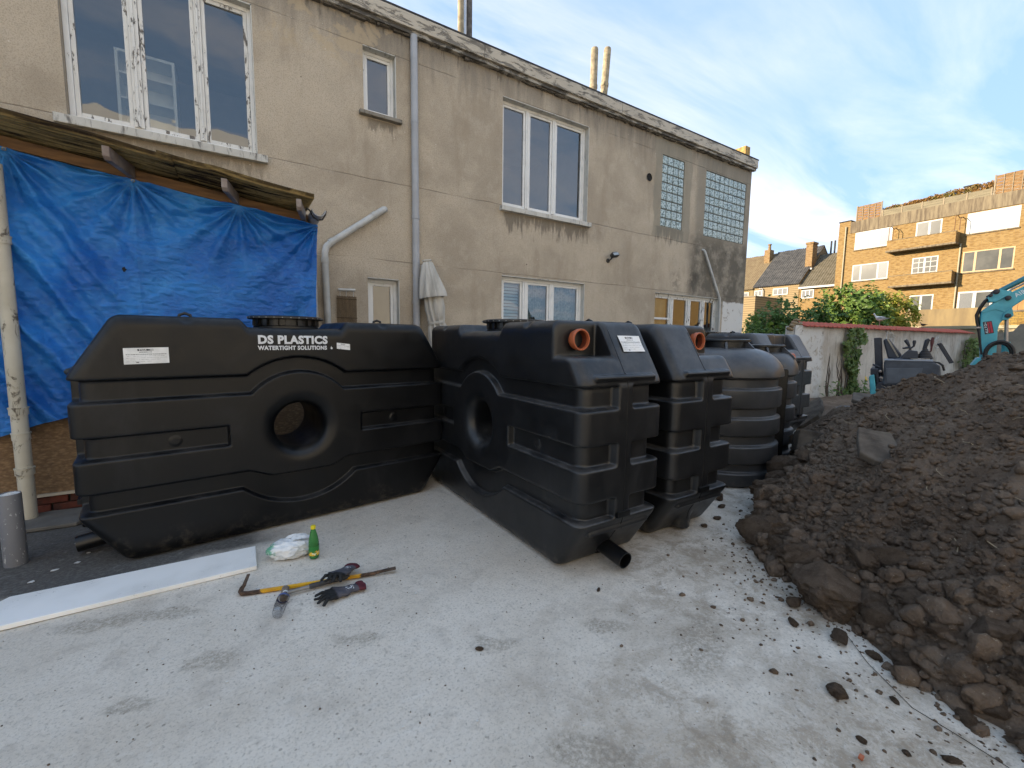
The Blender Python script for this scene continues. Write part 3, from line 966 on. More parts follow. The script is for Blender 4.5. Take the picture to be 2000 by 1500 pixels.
# half-round gutter at the low end, seen end on
mb = MB()
prof = [(0.062 * math.cos(a), 0.062 * math.sin(a)) for a in np.linspace(PI, 2 * PI, 13)]
prof = [(0.76 + p[0], 2.735 + p[1]) for p in prof]
inner = [(0.76 + (p[0] - .76) * .9, 2.735 + (p[1] - 2.735) * .9) for p in prof]
mb.prism(prof + inner[::-1], 4.72, 6.98, 'y')
gut = mb.build('gutter', PIPE, lean, smooth=40)
mb = MB()
mb.tube([(0.835, 4.80, 2.755), (0.83, 4.80, 2.715), (0.80, 4.80, 2.665), (0.76, 4.80, 2.655), (0.72, 4.80, 2.675), (0.69, 4.80, 2.735), (0.66, 4.80, 2.755)], 0.008, 6)
mb.build('gutter_bracket', FELT, gut)
# OSB boarding, its pale bottom strip and the brick plinth
g = NT('strand_board', 0.85, 0, 0.25)
s1 = g.noise(20, 4, 0.7, 1.2, g.mapped((1, 1, 2.5)))
s2 = g.vor(26, vec=g.mapped((1, 1, 2.2)))
c = g.mix(g.ramp(s1, 0.35, 0.65), lin('#75604a'), lin('#94795a'))
c = g.mix(g.math('MULTIPLY', g.ramp(s2, 0.25, 0.6), 0.5), c, lin('#5c4733'))
g.col(c)
g.bump(s1, 0.4, 0.008)
OSB = g.m
jo = [-4.6, -2.3, -1.05, 0.2, 0.70]
for i in range(4):
    mb = MB()
    mb.box((jo[i] + .002, 5.10, 0.165), (jo[i + 1] - .002, 5.118, 2.60))
    mb.build('strand_board', OSB, lean)
mb = MB()
mb.box((-4.6, 5.085, 0.140), (0.70, 5.119, 0.163))
mb.build('bottom_strip', FASCIA, lean)
mb = MB()
mb.box((0.66, 5.12, 0.0), (0.70, 7.02, 2.63))
mb.build('side_boarding', OSB, lean)
BRICKRED = pmat('dark_red_brick', '#6a3527', 0.9, 0.45, 9, 0.5, 30, c2='#43281f')
brick_me = None
for row in range(2):
    for i in range(13):
        x = -2.6 + i * 0.225 + (0.11 if row else 0)
        if brick_me is None:
            mb = MB()
            mb.box((-.105, -.05, 0), (.105, .05, .060))
            ob = mb.build('brick', BRICKRED, lean, bevel=.006)
            brick_me = ob.data
        else:
            ob = link('brick', brick_me, lean, .006)
        ob.location = Vector((x, 5.155 + rnd.uniform(-.006, .006), 0.004 + row * 0.068)) - Vector(lean.location)
mb = MB()
mb.box((-4.6, 5.13, -.02), (0.66, 5.22, 0.139))
mb.build('plinth', pmat('plinth_mortar', '#3f3833', 0.95, 0.4, 9), lean)

def tarp_mat():
    g = NT('blue_tarpaulin', 0.30, 0, 0.5)
    n = g.noise(1.1, 5, 0.6, 0.4)
    c = g.mix(g.ramp(n, 0.35, 0.68), lin('#1b66bd'), lin('#358fe2'))
    c = g.mix(g.math('MULTIPLY', g.ramp(g.noise(7, 6, 0.7, 0.5), 0.5, 0.72), 0.35), c, lin('#53a8ec'))
    g.col(c)
    cr1 = g.noise(11, 6, 0.68, 1.6, g.mapped((1.0, 1, 1.7), rot=(0, 0.35, 0)))
    cr2 = g.noise(34, 4, 0.6, 0.8, g.mapped((0.8, 1, 1.6)))
    weave = g.math('ADD', g.wave(60, 0, 'X'), g.wave(60, 0, 'Z'))
    g.bump(g.math('ADD', g.math('ADD', g.math('MULTIPLY', cr1, 1.0), g.math('MULTIPLY', cr2, 0.25)), g.math('MULTIPLY', weave, 0.02)), 0.5, 0.035)
    # a little light comes through the woven film
    t = g.t
    tr = g.n('ShaderNodeBsdfTranslucent')
    g.inp(tr.inputs[0], c)
    mx = g.n('ShaderNodeMixShader')
    mx.inputs[0].default_value = 0.18
    out = t.nodes['Material Output']
    t.links.new(g.b.outputs[0], mx.inputs[1])
    t.links.new(tr.outputs[0], mx.inputs[2])
    t.links.new(mx.outputs[0], out.inputs[0])
    return g.m
nx, nz = 300, 240
U, Wv = np.meshgrid(np.linspace(0, 1, nx), np.linspace(0, 1, nz), indexing='ij')
xt = -2.6 + U * (0.785 + 2.6)
ztop = 2.795 - 0.118 * (xt - 0.70) - 0.134
sag = np.zeros_like(xt)
grom = [-2.5, -1.40, -0.66, 0.10, 0.775]
for a, b in zip(grom[:-1], grom[1:]):
    m = (xt >= a) & (xt <= b)
    tt = np.clip((xt - a) / (b - a), 0, 1)
    sag = np.where(m, 0.009 * np.sin(np.pi * tt), sag)
ztop = ztop - sag
zbot = np.interp(xt, [-2.6, -1.6, -1.42, -1.18, -0.6, 0.1, 0.45, 0.80], [0.66, 0.70, 0.75, 0.80, 0.93, 0.98, 1.15, 1.62]) + 0.012 * np.sin(xt * 9)
Zt = ztop + (zbot - ztop) * Wv
Xt = xt - 0.04 * Wv * (U > .9) * (U - .9) * 10
dep = np.zeros_like(xt)
for gx in grom:
    gz = 2.795 - 0.118 * (gx - 0.70) - 0.145
    dx, dz = Xt - gx, gz - Zt
    r = np.sqrt(dx * dx + dz * dz) + 1e-4
    ang = np.arctan2(dx, dz)
    dep += 0.034 * np.sin(ang * 13 + gx * 7) * np.exp(-r / 0.8) * np.clip(r / 0.12, 0, 1)
    dep += 0.014 * np.sin(ang * 27 + gx * 3) * np.exp(-r / 0.35) * np.clip(r / 0.12, 0, 1)
# long slack folds pulled from the top left corner down to the right
q = (Xt + 1.45) * 0.85 + (Zt - 2.8) * 0.53
fold = 0.9 * (1 - np.abs(np.sin(q * 10.5 + 0.9 * fbm(Xt * 1.2, Zt * 1.2, 3, 11)))) + np.sin(q * 39 + 1.3 * fbm(Xt * 1.5, Zt * 1.5, 3, 21)) * 0.3
dep += 0.075 * fold * np.clip((-0.55 - Xt) / 0.55, 0, 1) * np.clip((2.75 - Zt) / 0.5, 0.15, 1)
q2 = (Xt - 0.8) * 0.8 - (Zt - 2.65) * 0.6
dep += 0.014 * np.sin(q2 * 30 + fbm(Xt * 2, Zt * 2, 3, 31)) * np.clip((Xt - 0.2) / 0.5, 0, 1) * np.clip((2.7 - Zt) / 0.3, 0, 1)
# crumpled film: small creases everywhere
cre = np.abs(fbm(Xt * 5 + 0.6 * Zt, Zt * 9, 4, 41, 0.6))
dep += 0.016 * cre + 0.012 * fbm(Xt * 1.6, Zt * 1.2, 3, 51)
# welded seam
dep += 0.008 * np.exp(-((Xt + 0.665) / 0.012) ** 2)
Yt = 5.005 - dep + 0.035 * Wv
V = np.stack([Xt, Yt, Zt], -1).reshape(-1, 3)
org = np.array([-0.9, 5.0, 0.7])
i = np.arange(nx * nz).reshape(nx, nz)
F = np.stack([i[:-1, :-1], i[:-1, 1:], i[1:, 1:], i[1:, :-1]], -1).reshape(-1, 4)
tarp = thing('tarpaulin', 'creased blue tarpaulin hung from the lean-to beam behind the lettered tank', 'tarp', tuple(org))
link('sheet', fast_mesh('sheet', V - org, F, tarp_mat()), tarp)
for gx in grom:
    mb = MB()
    z = 2.795 - 0.118 * (gx - 0.70) - 0.152
    Mg = Matrix.Translation(Vector((gx, 4.992, z)) - Vector(org)) @ Matrix.Rotation(PI / 2, 4, 'X')
    mb.lathe([(0.006, 0.0), (0.007, .004), (0.012, .005), (0.015, .002), (0.015, 0.0)], 14, Mg)
    mb.build('eyelet', pmat('dull_eyelet', '#8d9296', 0.4, 0.2, 9, metallic=.8), tarp, smooth=50)

mb = MB()
_r = random.Random(2)
mb.add([(-0.755 - org[0] + .018 * _r.uniform(.5, 1) * math.cos(a), 4.955 - org[1], 2.055 - org[2] + .026 * _r.uniform(.5, 1) * math.sin(a)) for a in [k * PI / 5 for k in range(10)]], [tuple(range(10))])
mb.build('tear', pmat('shadowed_tear', '#14171c', .9, .2, 9), tarp, fix=False)
# cream downpipe at the left, gray stump, slab offcut
DIRTY = NT('dirty_cream_pipe', 0.6, 0, 0.4)
dn = DIRTY.noise(9, 6, 0.72, 0.8, DIRTY.mapped((1, 1, 0.6)))
DIRTY.col(DIRTY.mix(DIRTY.ramp(dn, 0.54, 0.64), DIRTY.mix(DIRTY.ramp(DIRTY.noise(2, 4), .4, .7), lin('#c2bcab'), lin('#aaa391')), lin('#5e564b')))
DIRTY.bump(dn, 0.15, 0.005)
t = thing('downpipe_post', 'dirty cream plastic downpipe standing against the blue tarpaulin', 'downpipe', (-1.439, 4.90, 0))
mb = MB()
mb.tube([(0, 0, 0.0), (0, 0, 2.75)], 0.048, 22)
mb.build('pipe', DIRTY.m, t, smooth=60)
for z, r in ((0.90, .055), (0.42, .056), (0.70, .053), (2.2, .055)):
    mb = MB()
    mb.tube([(0, 0, z - .028), (0, 0, z + .02)], r, 22)
    mb.tube([(0, 0, z + .02), (0, 0, z + .03)], r + .004, 22)
    mb.build('joint_collar', DIRTY.m, t, smooth=50)
t = thing('pipe_stump', 'short grey plastic pipe stump with white filled top on the dark ground', 'pipe', (-1.262, 4.02, 0))
g = NT('scuffed_grey_pipe', 0.5, 0, 0.4)
g.col(g.mix(g.ramp(g.noise(38, 4, 0.7, vec=g.mapped((1, 1, .5))), 0.60, 0.66), lin('#6f7074'), lin('#b9b9b7')))
mb = MB()
mb.lathe([(0.0, 0.002), (0.056, 0.002), (0.056, 0.470), (0.053, 0.478), (0.050, 0.47)], 28)
mb.build('pipe', g.m, t, smooth=50)
mb = MB()
V = [(0.0501 * (r / 6) * math.cos(a), 0.0501 * (r / 6) * math.sin(a), 0.472 + 0.012 * math.sin(a * 2 + r) * (1 - r / 7)) for r in range(0, 7) for a in [k * 2 * PI / 24 for k in range(24)]]
mb.add(V, [(r * 24 + k, r * 24 + (k + 1) % 24, (r + 1) * 24 + (k + 1) % 24, (r + 1) * 24 + k) for r in range(6) for k in range(24)])
mb.build('plug', pmat('white_foam', '#dcdcd9', 0.9, 0.2, 20, .4, 60), t, smooth=180)
mb = MB()
mb.prism([(-1.46, 4.62), (-1.10, 4.60), (-0.96, 4.83), (-1.00, 4.98), (-1.36, 5.02), (-1.50, 4.90)], 0.006, 0.035, 'z')
tag(mb.build('slab_offcut', pmat('grey_slab', '#6f6c66', 0.9, 0.25, 6, .3, 30), bevel=.006, origin=(-1.2, 4.8, 0)), 'flat grey slab offcut on the ground by the cream downpipe', 'slab')

# ================================================================== tanks
def smax(a, b, k):
    h = np.maximum(k - np.abs(a - b), 0) / k
    return np.maximum(a, b) + h * h * k * 0.25
def smin(a, b, k):
    return -smax(-a, -b, k)
def S(t):
    t = np.clip(t, 0, 1)
    return t * t * (3 - 2 * t)
TL, TW, TH = 1.315, 0.37, 1.63
def tank_f(x, y, z):
    """implicit slim tank: length along x, width along y; negative inside"""
    ax, ay = np.abs(x), np.abs(y)
    rec = S((0.395 - ax) / 0.07)
    top = z - (TH - 0.062 * rec)
    # end chamfers above z 1.22 and below .36
    nxu, nzu = 0.395, 0.236
    L = math.hypot(nxu, nzu)
    cu = ((ax - TL) * nxu + (z - 1.235) * nzu) / L
    nxl, nzl = 0.34, 0.222
    L2 = math.hypot(nxl, nzl)
    cl = ((ax - TL) * nxl - (z - 0.34) * nzl) / L2
    side = smax(ax - TL, smax(cu, cl, 0.02), 0.025)
    f = smax(smax(side, top, 0.045), -z, 0.045)
    f = smax(f, ay - TW, 0.085)
    r = np.sqrt(x * x + (z - 0.79) ** 2)
    w = 0.015
    g1 = np.minimum(np.minimum(z - 1.075, r - 0.44), np.maximum(1.213 - z, 0.555 - r))
    g2 = np.minimum(np.minimum(z - 0.705, 0.85 - z), ax - 0.49)
    g3 = np.minimum(np.minimum(0.49 - z, np.maximum(0.425 - z, (ax - 0.22 - (z - 0.425) * 2.3) * 0.4)), np.maximum(z - 0.36, 0.60 - r))
    gm = S((np.maximum(np.maximum(g1, g2), g3) + w * .5) / w)
    pillar = S((ax - 1.16) / 0.04) * S((0.085 - ay) / 0.03)
    f = f + 0.054 * gm * (1 - pillar)
    # swelling ring round the through-hole, which is funnelled
    f = smax(f, 0.180 - r, 0.12)
    # little bosses in the short grooves
    rb = np.sqrt((ax - 0.80) ** 2 + (z - 0.775) ** 2)
    f = f - 0.006 * S((0.038 - rb) / 0.010)
    # pocket for the pipe socket at both ends, on the -y side
    pk = np.maximum(np.maximum(1.03 - ax, y + 0.02), 1.395 - z)
    f = smax(f, -pk, 0.035)
    # half-round bars across the end chamfers, mould ridge down the ends
    for zb, xb in ((1.268, 1.300), (0.283, 1.283)):
        yy = np.maximum(ay - 0.255, 0)
        c = np.sqrt((ax - xb) ** 2 + yy ** 2 + (z - zb) ** 2) - 0.020
        f = smin(f, c, 0.012)
    # boss at the foot of the blind end
    c = np.maximum(np.sqrt((x + 1.125) ** 2 + y ** 2) - 0.075, np.abs(z - 0.11) - 0.09)
    f = smin(f, c, 0.03)
    # lifting-eye notches in the top edges
    rn = np.sqrt((ax - 0.70) ** 2 + (z - TH) ** 2 + (ay - TW) ** 2)
    f = smax(f, 0.042 - rn, 0.02)
    return f
def surface_nets(fn, lo, hi, h):
    n = [int(round((b - a) / h)) + 1 for a, b in zip(lo, hi)]
    ax = [np.linspace(a, a + h * (k - 1), k, dtype=np.float32) for a, k in zip(lo, n)]
    X, Y, Z = np.meshgrid(*ax, indexing='ij')
    Fv = fn(X, Y, Z).astype(np.float32)
    I = Fv < 0
    cs = [k - 1 for k in n]
    cnt = np.zeros(cs, np.int8)
    def sub(A, dx, dy, dz):
        return A[dx:dx + cs[0], dy:dy + cs[1], dz:dz + cs[2]]
    for dx in (0, 1):
        for dy in (0, 1):
            for dz in (0, 1):
                cnt += sub(I, dx, dy, dz)
    act = (cnt > 0) & (cnt < 8)
    ai = np.argwhere(act)
    idx = np.full(cs, -1, np.int64)
    idx[act] = np.arange(len(ai))
    P = np.zeros((len(ai), 3))
    C = np.zeros(len(ai))
    corners = [(a, b, c) for a in (0, 1) for b in (0, 1) for c in (0, 1)]
    for p in corners:
        for axn in range(3):
            if p[axn]:
                continue
            q = list(p)
            q[axn] = 1
            fa = Fv[ai[:, 0] + p[0], ai[:, 1] + p[1], ai[:, 2] + p[2]]
            fb = Fv[ai[:, 0] + q[0], ai[:, 1] + q[1], ai[:, 2] + q[2]]
            m = (fa < 0) != (fb < 0)
            t = np.where(m, fa / np.where(m, fa - fb, 1), 0)
            for k in range(3):
                P[:, k] += np.where(m, p[k] + (t if k == axn else 0), 0)
            C += m
    P = P / C[:, None] + ai
    V = P * h + np.array(lo)
    quads = []
    for axn in range(3):
        s0 = [slice(None)] * 3
        s1 = [slice(None)] * 3
        s0[axn], s1[axn] = slice(0, -1), slice(1, None)
        a, b = I[tuple(s0)], I[tuple(s1)]
        e = np.argwhere(a != b)
        u, v = (axn + 1) % 3, (axn + 2) % 3
        ok = (e[:, u] > 0) & (e[:, v] > 0) & (e[:, u] < cs[u]) & (e[:, v] < cs[v])
        e = e[ok]
        flip = a[tuple(e.T)]
        def cell(du, dv):
            c = e.copy()
            c[:, u] -= du
            c[:, v] -= dv
            return idx[tuple(c.T)]
        q = np.stack([cell(1, 1), cell(0, 1), cell(0, 0), cell(1, 0)], 1)
        q[~flip] = q[~flip][:, ::-1]
        quads.append(q)
    return V, np.concatenate(quads)
def plastic_mat(name, base='#0f1011', dust=0.35, spec=0.5):
    g = NT(name, 0.42, 0, spec)
    n = g.noise(2.4, 6, 0.65, 0.4)
    X, Y, Z = g.xyz()
    c = g.mix(g.ramp(n, 0.4, 0.7), lin(base), tuple(x * 1.35 for x in lin(base)))
    geo = g.n('ShaderNodeNewGeometry')
    nz_ = g.n('ShaderNodeSeparateXYZ')
    g.inp(nz_.inputs[0], geo.outputs['Normal'])
    # dust and painted-in sky sheen on upward faces, a few pale scuffs
    du = g.math('MULTIPLY', g.math('MULTIPLY', g.ramp(nz_.outputs[2], 0.1, 0.9), g.ramp(g.noise(5, 6, 0.7), 0.35, 0.65)), dust)
    c = g.mix(g.math('MULTIPLY', du, 0.5), c, lin('#6d6a66'))
    mud = g.math('MULTIPLY', g.ramp(g.math('ADD', Z, g.math('MULTIPLY', g.noise(3.5, 6, .7), .5)), 0.22, 0.42, 1, 0), g.ramp(g.noise(16, 5, .75), .45, .62))
    c = g.mix(g.math('MULTIPLY', mud, .22), c, lin('#7d7466'))
    film = g.ramp(g.noise(1.6, 6, .7, .8, g.mapped((1, 1, .5))), .5, .72)
    c = g.mix(g.math('MULTIPLY', film, .035), c, lin('#8a8a8c'))
    sc = g.math('MULTIPLY', g.ramp(g.noise(14, 6, 0.75, 2.0, g.mapped((0.5, 1, 2.2), rot=(0.3, 0.5, 0.2))), 0.70, 0.74), g.ramp(g.noise(1.3, 2), 0.48, 0.6))
    c = g.mix(g.math('MULTIPLY', sc, 0.5), c, lin('#8b8a88'))
    g.col(c)
    g.rough(g.math('ADD', g.ramp(g.noise(6, 5, 0.6), 0.3, 0.7, 0.30, 0.44), g.math('MULTIPLY', du, 0.10)))
    g.bump(g.noise(150, 3, 0.6), 0.05, 0.004)
    return g.m
PLASTIC = plastic_mat('black_moulded_plastic', '#07080a', .35, .34)
PLASTIC_DUSTY_SHEEN = plastic_mat('dusty_sheen_black_plastic', '#131416', .9)  # lighter base and extra dust also carry sky sheen on end-on tanks
PLASTIC_GREY = plastic_mat('dusty_sheen_charcoal_plastic', '#38393b', .9)  # greyer base and heavy dust tone also stand in for sky reflection
DULLBOLT = pmat('dull_bolt', '#8d8d8c', .5, .2, 9)
RIM = pmat('black_rim_plastic', '#141516', 0.4, 0.3, 9)
ORANGE = pmat('terracotta_pvc', '#b5603a', 0.45, 0.12, 6)
ORANGE_IN = pmat('terracotta_pvc_inside', '#7a3a24', 0.6, 0.2, 6)
BLACKPIPE = pmat('black_pe_pipe', '#0c0c0d', 0.35, 0.3, 9)
Vt, Ft = surface_nets(tank_f, (-1.38, -0.44, -0.03), (1.38, 0.44, 1.68), 0.0086)
Vt[:, 2] -= Vt[:, 2].min()
TANK_ME = fast_mesh('body', Vt, Ft, PLASTIC)
def tank_y(x, z, sgn=1):
    """surface of the long face at (x, z)"""
    lo_, hi_ = 0.18, 0.45
    for _ in range(24):
        m = (lo_ + hi_) / 2
        if tank_f(np.array(x), np.array(m * sgn), np.array(z)) < 0:
            lo_ = m
        else:
            hi_ = m
    return hi_ * sgn
def tank_x(y, z, sgn=1):
    lo_, hi_ = 0.9, 1.40
    for _ in range(24):
        m = (lo_ + hi_) / 2
        if tank_f(np.array(m * sgn), np.array(y), np.array(z)) < 0:
            lo_ = m
        else:
            hi_ = m
    return hi_ * sgn
def lid_meshes(t):
    mb = MB()
    n = 64
    mb.lathe([(0.245, 1.545), (0.245, 1.585), (0.228, 1.592), (0.228, 1.645)], n)
    mb.lathe([(0.278, 1.642), (0.285, 1.646), (0.285, 1.660), (0.262, 1.668), (0.10, 1.672), (0.0, 1.672)], n)
    mb.lathe([(0.0, 1.640), (0.278, 1.6415)], n)
    lid = mb.build('lid', RIM, t, smooth=40)
    mb = MB()
    for k in range(18):
        a = 2 * PI * k / 18
        Mk = Matrix.Rotation(a, 4, 'Z')
        mb.box((0.226, -.016, 1.59), (0.250, .016, 1.6415), 0, Mk)
    kind(mb.build('lid_teeth', RIM, lid), 'stuff')
    mb = MB()
    for k in range(30):
        a = 2 * PI * k / 30
        Mk = Matrix.Translation((0.2835 * math.cos(a), 0.2835 * math.sin(a), 1.653)) @ Matrix.Rotation(a, 4, 'Z') @ Matrix.Rotation(PI / 2, 4, 'Y')
        mb.lathe([(0.005, -.002), (0.005, .004), (0.0, .004)], 8, Mk)
    kind(mb.build('lid_bolts', DULLBOLT, lid), 'stuff')
_socket = None
def socket(t, x, y, z, sx):
    mb = MB()
    Mk = Matrix.Translation((x, y, z)) @ Matrix.Rotation(PI / 2 * sx, 4, 'Y')
    mb.lathe([(0.062, -.05), (0.062, 0.035), (0.070, 0.037), (0.072, 0.062), (0.069, 0.072), (0.061, 0.072), (0.057, 0.055)], 36, Mk)
    so_ = mb.build('pipe_socket', ORANGE, t, smooth=40)
    mb = MB()
    mb.lathe([(0.057, 0.055), (0.056, -.02), (0.0, -.03)], 36, Mk)
    mb.build('socket_bore', ORANGE_IN, so_, smooth=40)
    mb = MB()
    mb.lathe([(0.083, -.012), (0.083, .006), (0.066, .012)], 36, Mk)
    mb.build('rubber_seal', BLACKPIPE, so_, smooth=40)
def sticker_mat(name):
    """printed white label: bold heading, lines of small print, a bar-code block"""
    g = NT(name, 0.45, 0, 0.4)
    s = g.n('ShaderNodeSeparateXYZ')
    g.inp(s.inputs[0], g.n('ShaderNodeUVMap').outputs[0])
    u, v = s.outputs[0], s.outputs[1]
    def rect(a, b, c, d):
        return g.box([(u, a, b), (v, c, d)], 0.004)
    uv = g.n('ShaderNodeUVMap').outputs[0]
    words = g.ramp(g.noise(1.0, 2, 0.8, vec=g.mapped((60, 5, 1), vec=uv)), 0.44, 0.5)
    ink = None
    for a, b, c, d, dens in ((0.30, 0.66, 0.80, 0.92, 1), (0.34, 0.62, 0.70, 0.75, .8), (0.05, 0.95, 0.56, 0.62, .8), (0.05, 0.90, 0.47, 0.50, .5), (0.05, 0.95, 0.36, 0.39, .45), (0.05, 0.8, 0.25, 0.28, .45), (0.05, 0.6, 0.14, 0.17, .45), (0.25, 0.34, 0.06, 0.13, .9)):
        e = g.math('MULTIPLY', g.math('MULTIPLY', rect(a, b, c, d), words), dens)
        ink = e if ink is None else g.math('MAXIMUM', ink, e)
    c = g.mix(g.ramp(g.noise(9, 4), .4, .7), lin('#e4e4e2'), lin('#cfcfcc'))
    g.col(g.mix(ink, c, lin('#2b2b2d')))
    g.bump(g.noise(16, 5, .6, 1.0), 0.3, 0.01)
    return g.m
STICKER = sticker_mat('printed_label')
def sticker(t, P, nu=10, nv=6, name='label_sticker'):
    """P(u, v) -> point on the tank's skin"""
    V = [P(i / nu, j / nv) for i in range(nu + 1) for j in range(nv + 1)]
    F = [(i * (nv + 1) + j, (i + 1) * (nv + 1) + j, (i + 1) * (nv + 1) + j + 1, i * (nv + 1) + j + 1) for i in range(nu) for j in range(nv)]
    me = bpy.data.meshes.new(name)
    me.from_pydata(V, [], F)
    me.materials.append(STICKER)
    uvl = me.uv_layers.new(name='UVMap')
    for lp in me.loops:
        k = lp.vertex_index
        uvl.data[lp.index].uv = ((k // (nv + 1)) / nu, (k % (nv + 1)) / nv)
    me.shade_smooth()
    o = link(name, me, t)
    return o
def lettering(t, text, width, place, name, mat, embolden=0.012, sx=1.0):
    cu = bpy.data.curves.new(name, 'FONT')
    cu.body = text
    cu.size = 1.0
    cu.offset = embolden
    cu.space_character = 1.08
    cu.resolution_u = 3
    ob = bpy.data.objects.new(name, cu)
    COL.objects.link(ob)
    dg = bpy.context.evaluated_depsgraph_get()
    me0 = bpy.data.meshes.new_from_object(ob.evaluated_get(dg))
    bpy.data.objects.remove(ob)
    bm = bmesh.new()
    bm.from_mesh(me0)
    xs = [v.co.x for v in bm.verts]
    x0, x1 = min(xs), max(xs)
    h = max(v.co.y for v in bm.verts)
    bmesh.ops.triangulate(bm, faces=bm.faces)
    bmesh.ops.subdivide_edges(bm, edges=[e for e in bm.edges if e.calc_length() > .12], cuts=3, use_grid_fill=False)
    bmesh.ops.triangulate(bm, faces=bm.faces)
    for v in bm.verts:
        v.co = place((v.co.x - x0) / (x1 - x0), v.co.y / h)
    me = bpy.data.meshes.new(name)
    bm.to_mesh(me)
    bm.free()
    bpy.data.meshes.remove(me0)
    me.materials.append(mat)
    return link(name, me, t)
g = NT('worn_white_stencil', 0.6, 0, 0.3)
wn_ = g.noise(60, 5, 0.75, 0.8)
g.col(g.mix(g.ramp(wn_, 0.62, 0.70), lin('#d2d3d4'), lin('#3a3b3c')))
STENCIL = g.m

SEAM_ME = {}
for sx in (1, -1):
    mb = MB()
    mb.tube([(tank_x(0.012, z, sx) - .001 * sx, 0.012, z) for z in np.linspace(.10, 1.57, 60)], .0042, 5)
    _o = mb.build('mould_seam', PLASTIC, smooth=180)
    SEAM_ME[sx] = _o.data
    bpy.data.objects.remove(_o)
mb = MB()
for sx in (1, -1):
    _x = tank_x(0, .40, sx)
    mb.box((_x - .02, -.06, .365), (_x + .018, .055, .40)) if sx > 0 else mb.box((_x - .018, -.055, .365), (_x + .02, .06, .40))
_o = mb.build('seam_clip', PLASTIC, bevel=.004)
CLIP_ME = _o.data
bpy.data.objects.remove(_o)
def slim_tank(label, loc, rz, pipe=True, sockets=(1, -1), group='slim black tanks in the yard', skin=None):
    t = thing('slim_tank', label, 'tank', loc, rz, group)
    bd = link('body', TANK_ME, t)
    if skin:
        bd.material_slots[0].link = 'OBJECT'
        bd.material_slots[0].material = skin
    for sx in (1, -1):                        # raised mould seam and closing clip down each end
        link('mould_seam', SEAM_ME[sx], t)
    link('seam_clip', CLIP_ME, t)
    lid_meshes(t)
    for sx in sockets:
        socket(t, 1.018 * sx, -0.190, 1.505, sx)
    if pipe:
        mb = MB()
        mb.lathe([(0.0, .0), (0.080, .0), (0.080, .012), (0.062, .016), (0.062, .03), (0.055, .032), (0.055, 0.245), (0.049, 0.245), (0.048, 0.06), (0.0, .06)], 32,
                 Matrix.Translation((1.115, 0, 0.105)) @ Matrix.Rotation(PI / 2 + .12, 4, 'Y'))
        mb.build('drain_pipe', BLACKPIPE, t, smooth=40)
    for sx in (-.70, .70):
        mb = MB()
        mb.tube([(sx - .035, 0.22, 1.62), (sx - .03, 0.22, 1.645), (sx, 0.22, 1.657), (sx + .03, 0.22, 1.645), (sx + .035, 0.22, 1.62)], .011, 8)
        mb.build('lifting_eye', RIM, t, smooth=60)
    return t
T1 = slim_tank('long black slim tank with white stencilled lettering in front of the blue tarp', (0.385, 4.160, 0), PI + math.radians(7.4))
T2 = slim_tank('black slim tank end-on with a drain pipe and crumpled label', (2.09, 3.235, 0), -PI / 2, skin=PLASTIC_DUSTY_SHEEN)
T3 = slim_tank('black slim tank with its socket on the right, beside the round tank', (2.985, 3.255, 0), PI / 2, pipe=False, skin=PLASTIC_DUSTY_SHEEN)
T5 = slim_tank('far black slim tank just behind the small round tank', (6.50, 4.45, 0), PI / 2, pipe=False, sockets=(), skin=PLASTIC_GREY)
T6 = slim_tank('farthest black slim tank nearest the ivy-covered wall', (7.35, 4.55, 0), -PI / 2, pipe=False, sockets=(), skin=PLASTIC_GREY)
# printing on the lettered tank (its front is local +y, seen from there x runs to the left)
def onface(x, z, lift=0.0026):
    return Vector((x, tank_y(x, z) + lift, z))
lettering(T1, 'DS PLASTICS', 0, lambda u, v: onface(0.281 - u * 0.498, 1.450 + v * 0.062), 'lettering', STENCIL, 0.05)
lettering(T1, 'WATERTIGHT SOLUTIONS', 0, lambda u, v: onface(0.285 - u * 0.495, 1.402 + v * 0.031), 'lettering', STENCIL, 0.045)
mb = MB()
for (a, b) in (((-0.247, 1.403), 0.0085),):
    vs = [onface(a[0] + b * math.cos(q), a[1] + .009 + b * math.sin(q)) for q in [k * PI / 6 for k in range(12)]] + [onface(a[0] + .002, a[1] + .029)]
    mb.add(vs, [tuple(range(12)), (1, 3, 12)])
mb.build('drop_emblem', STENCIL, T1, fix=False)
sticker(T1, lambda u, v: onface(1.035 - u * 0.228, 1.313 + v * 0.104 + u * .006, .0022))
sticker(T1, lambda u, v: onface(-0.289 - u * 0.108, 1.408 + v * 0.050 - u * .012, .0022))
def onend(y, z, lift=.002):
    return Vector((tank_x(y, z) + lift * 1.2, y, z))
sticker(T2, lambda u, v: onend(0.075 + u * 0.205, 1.43 + v * 0.105, 0.0065 + .0028 * math.sin(u * 9 + v * 4)))

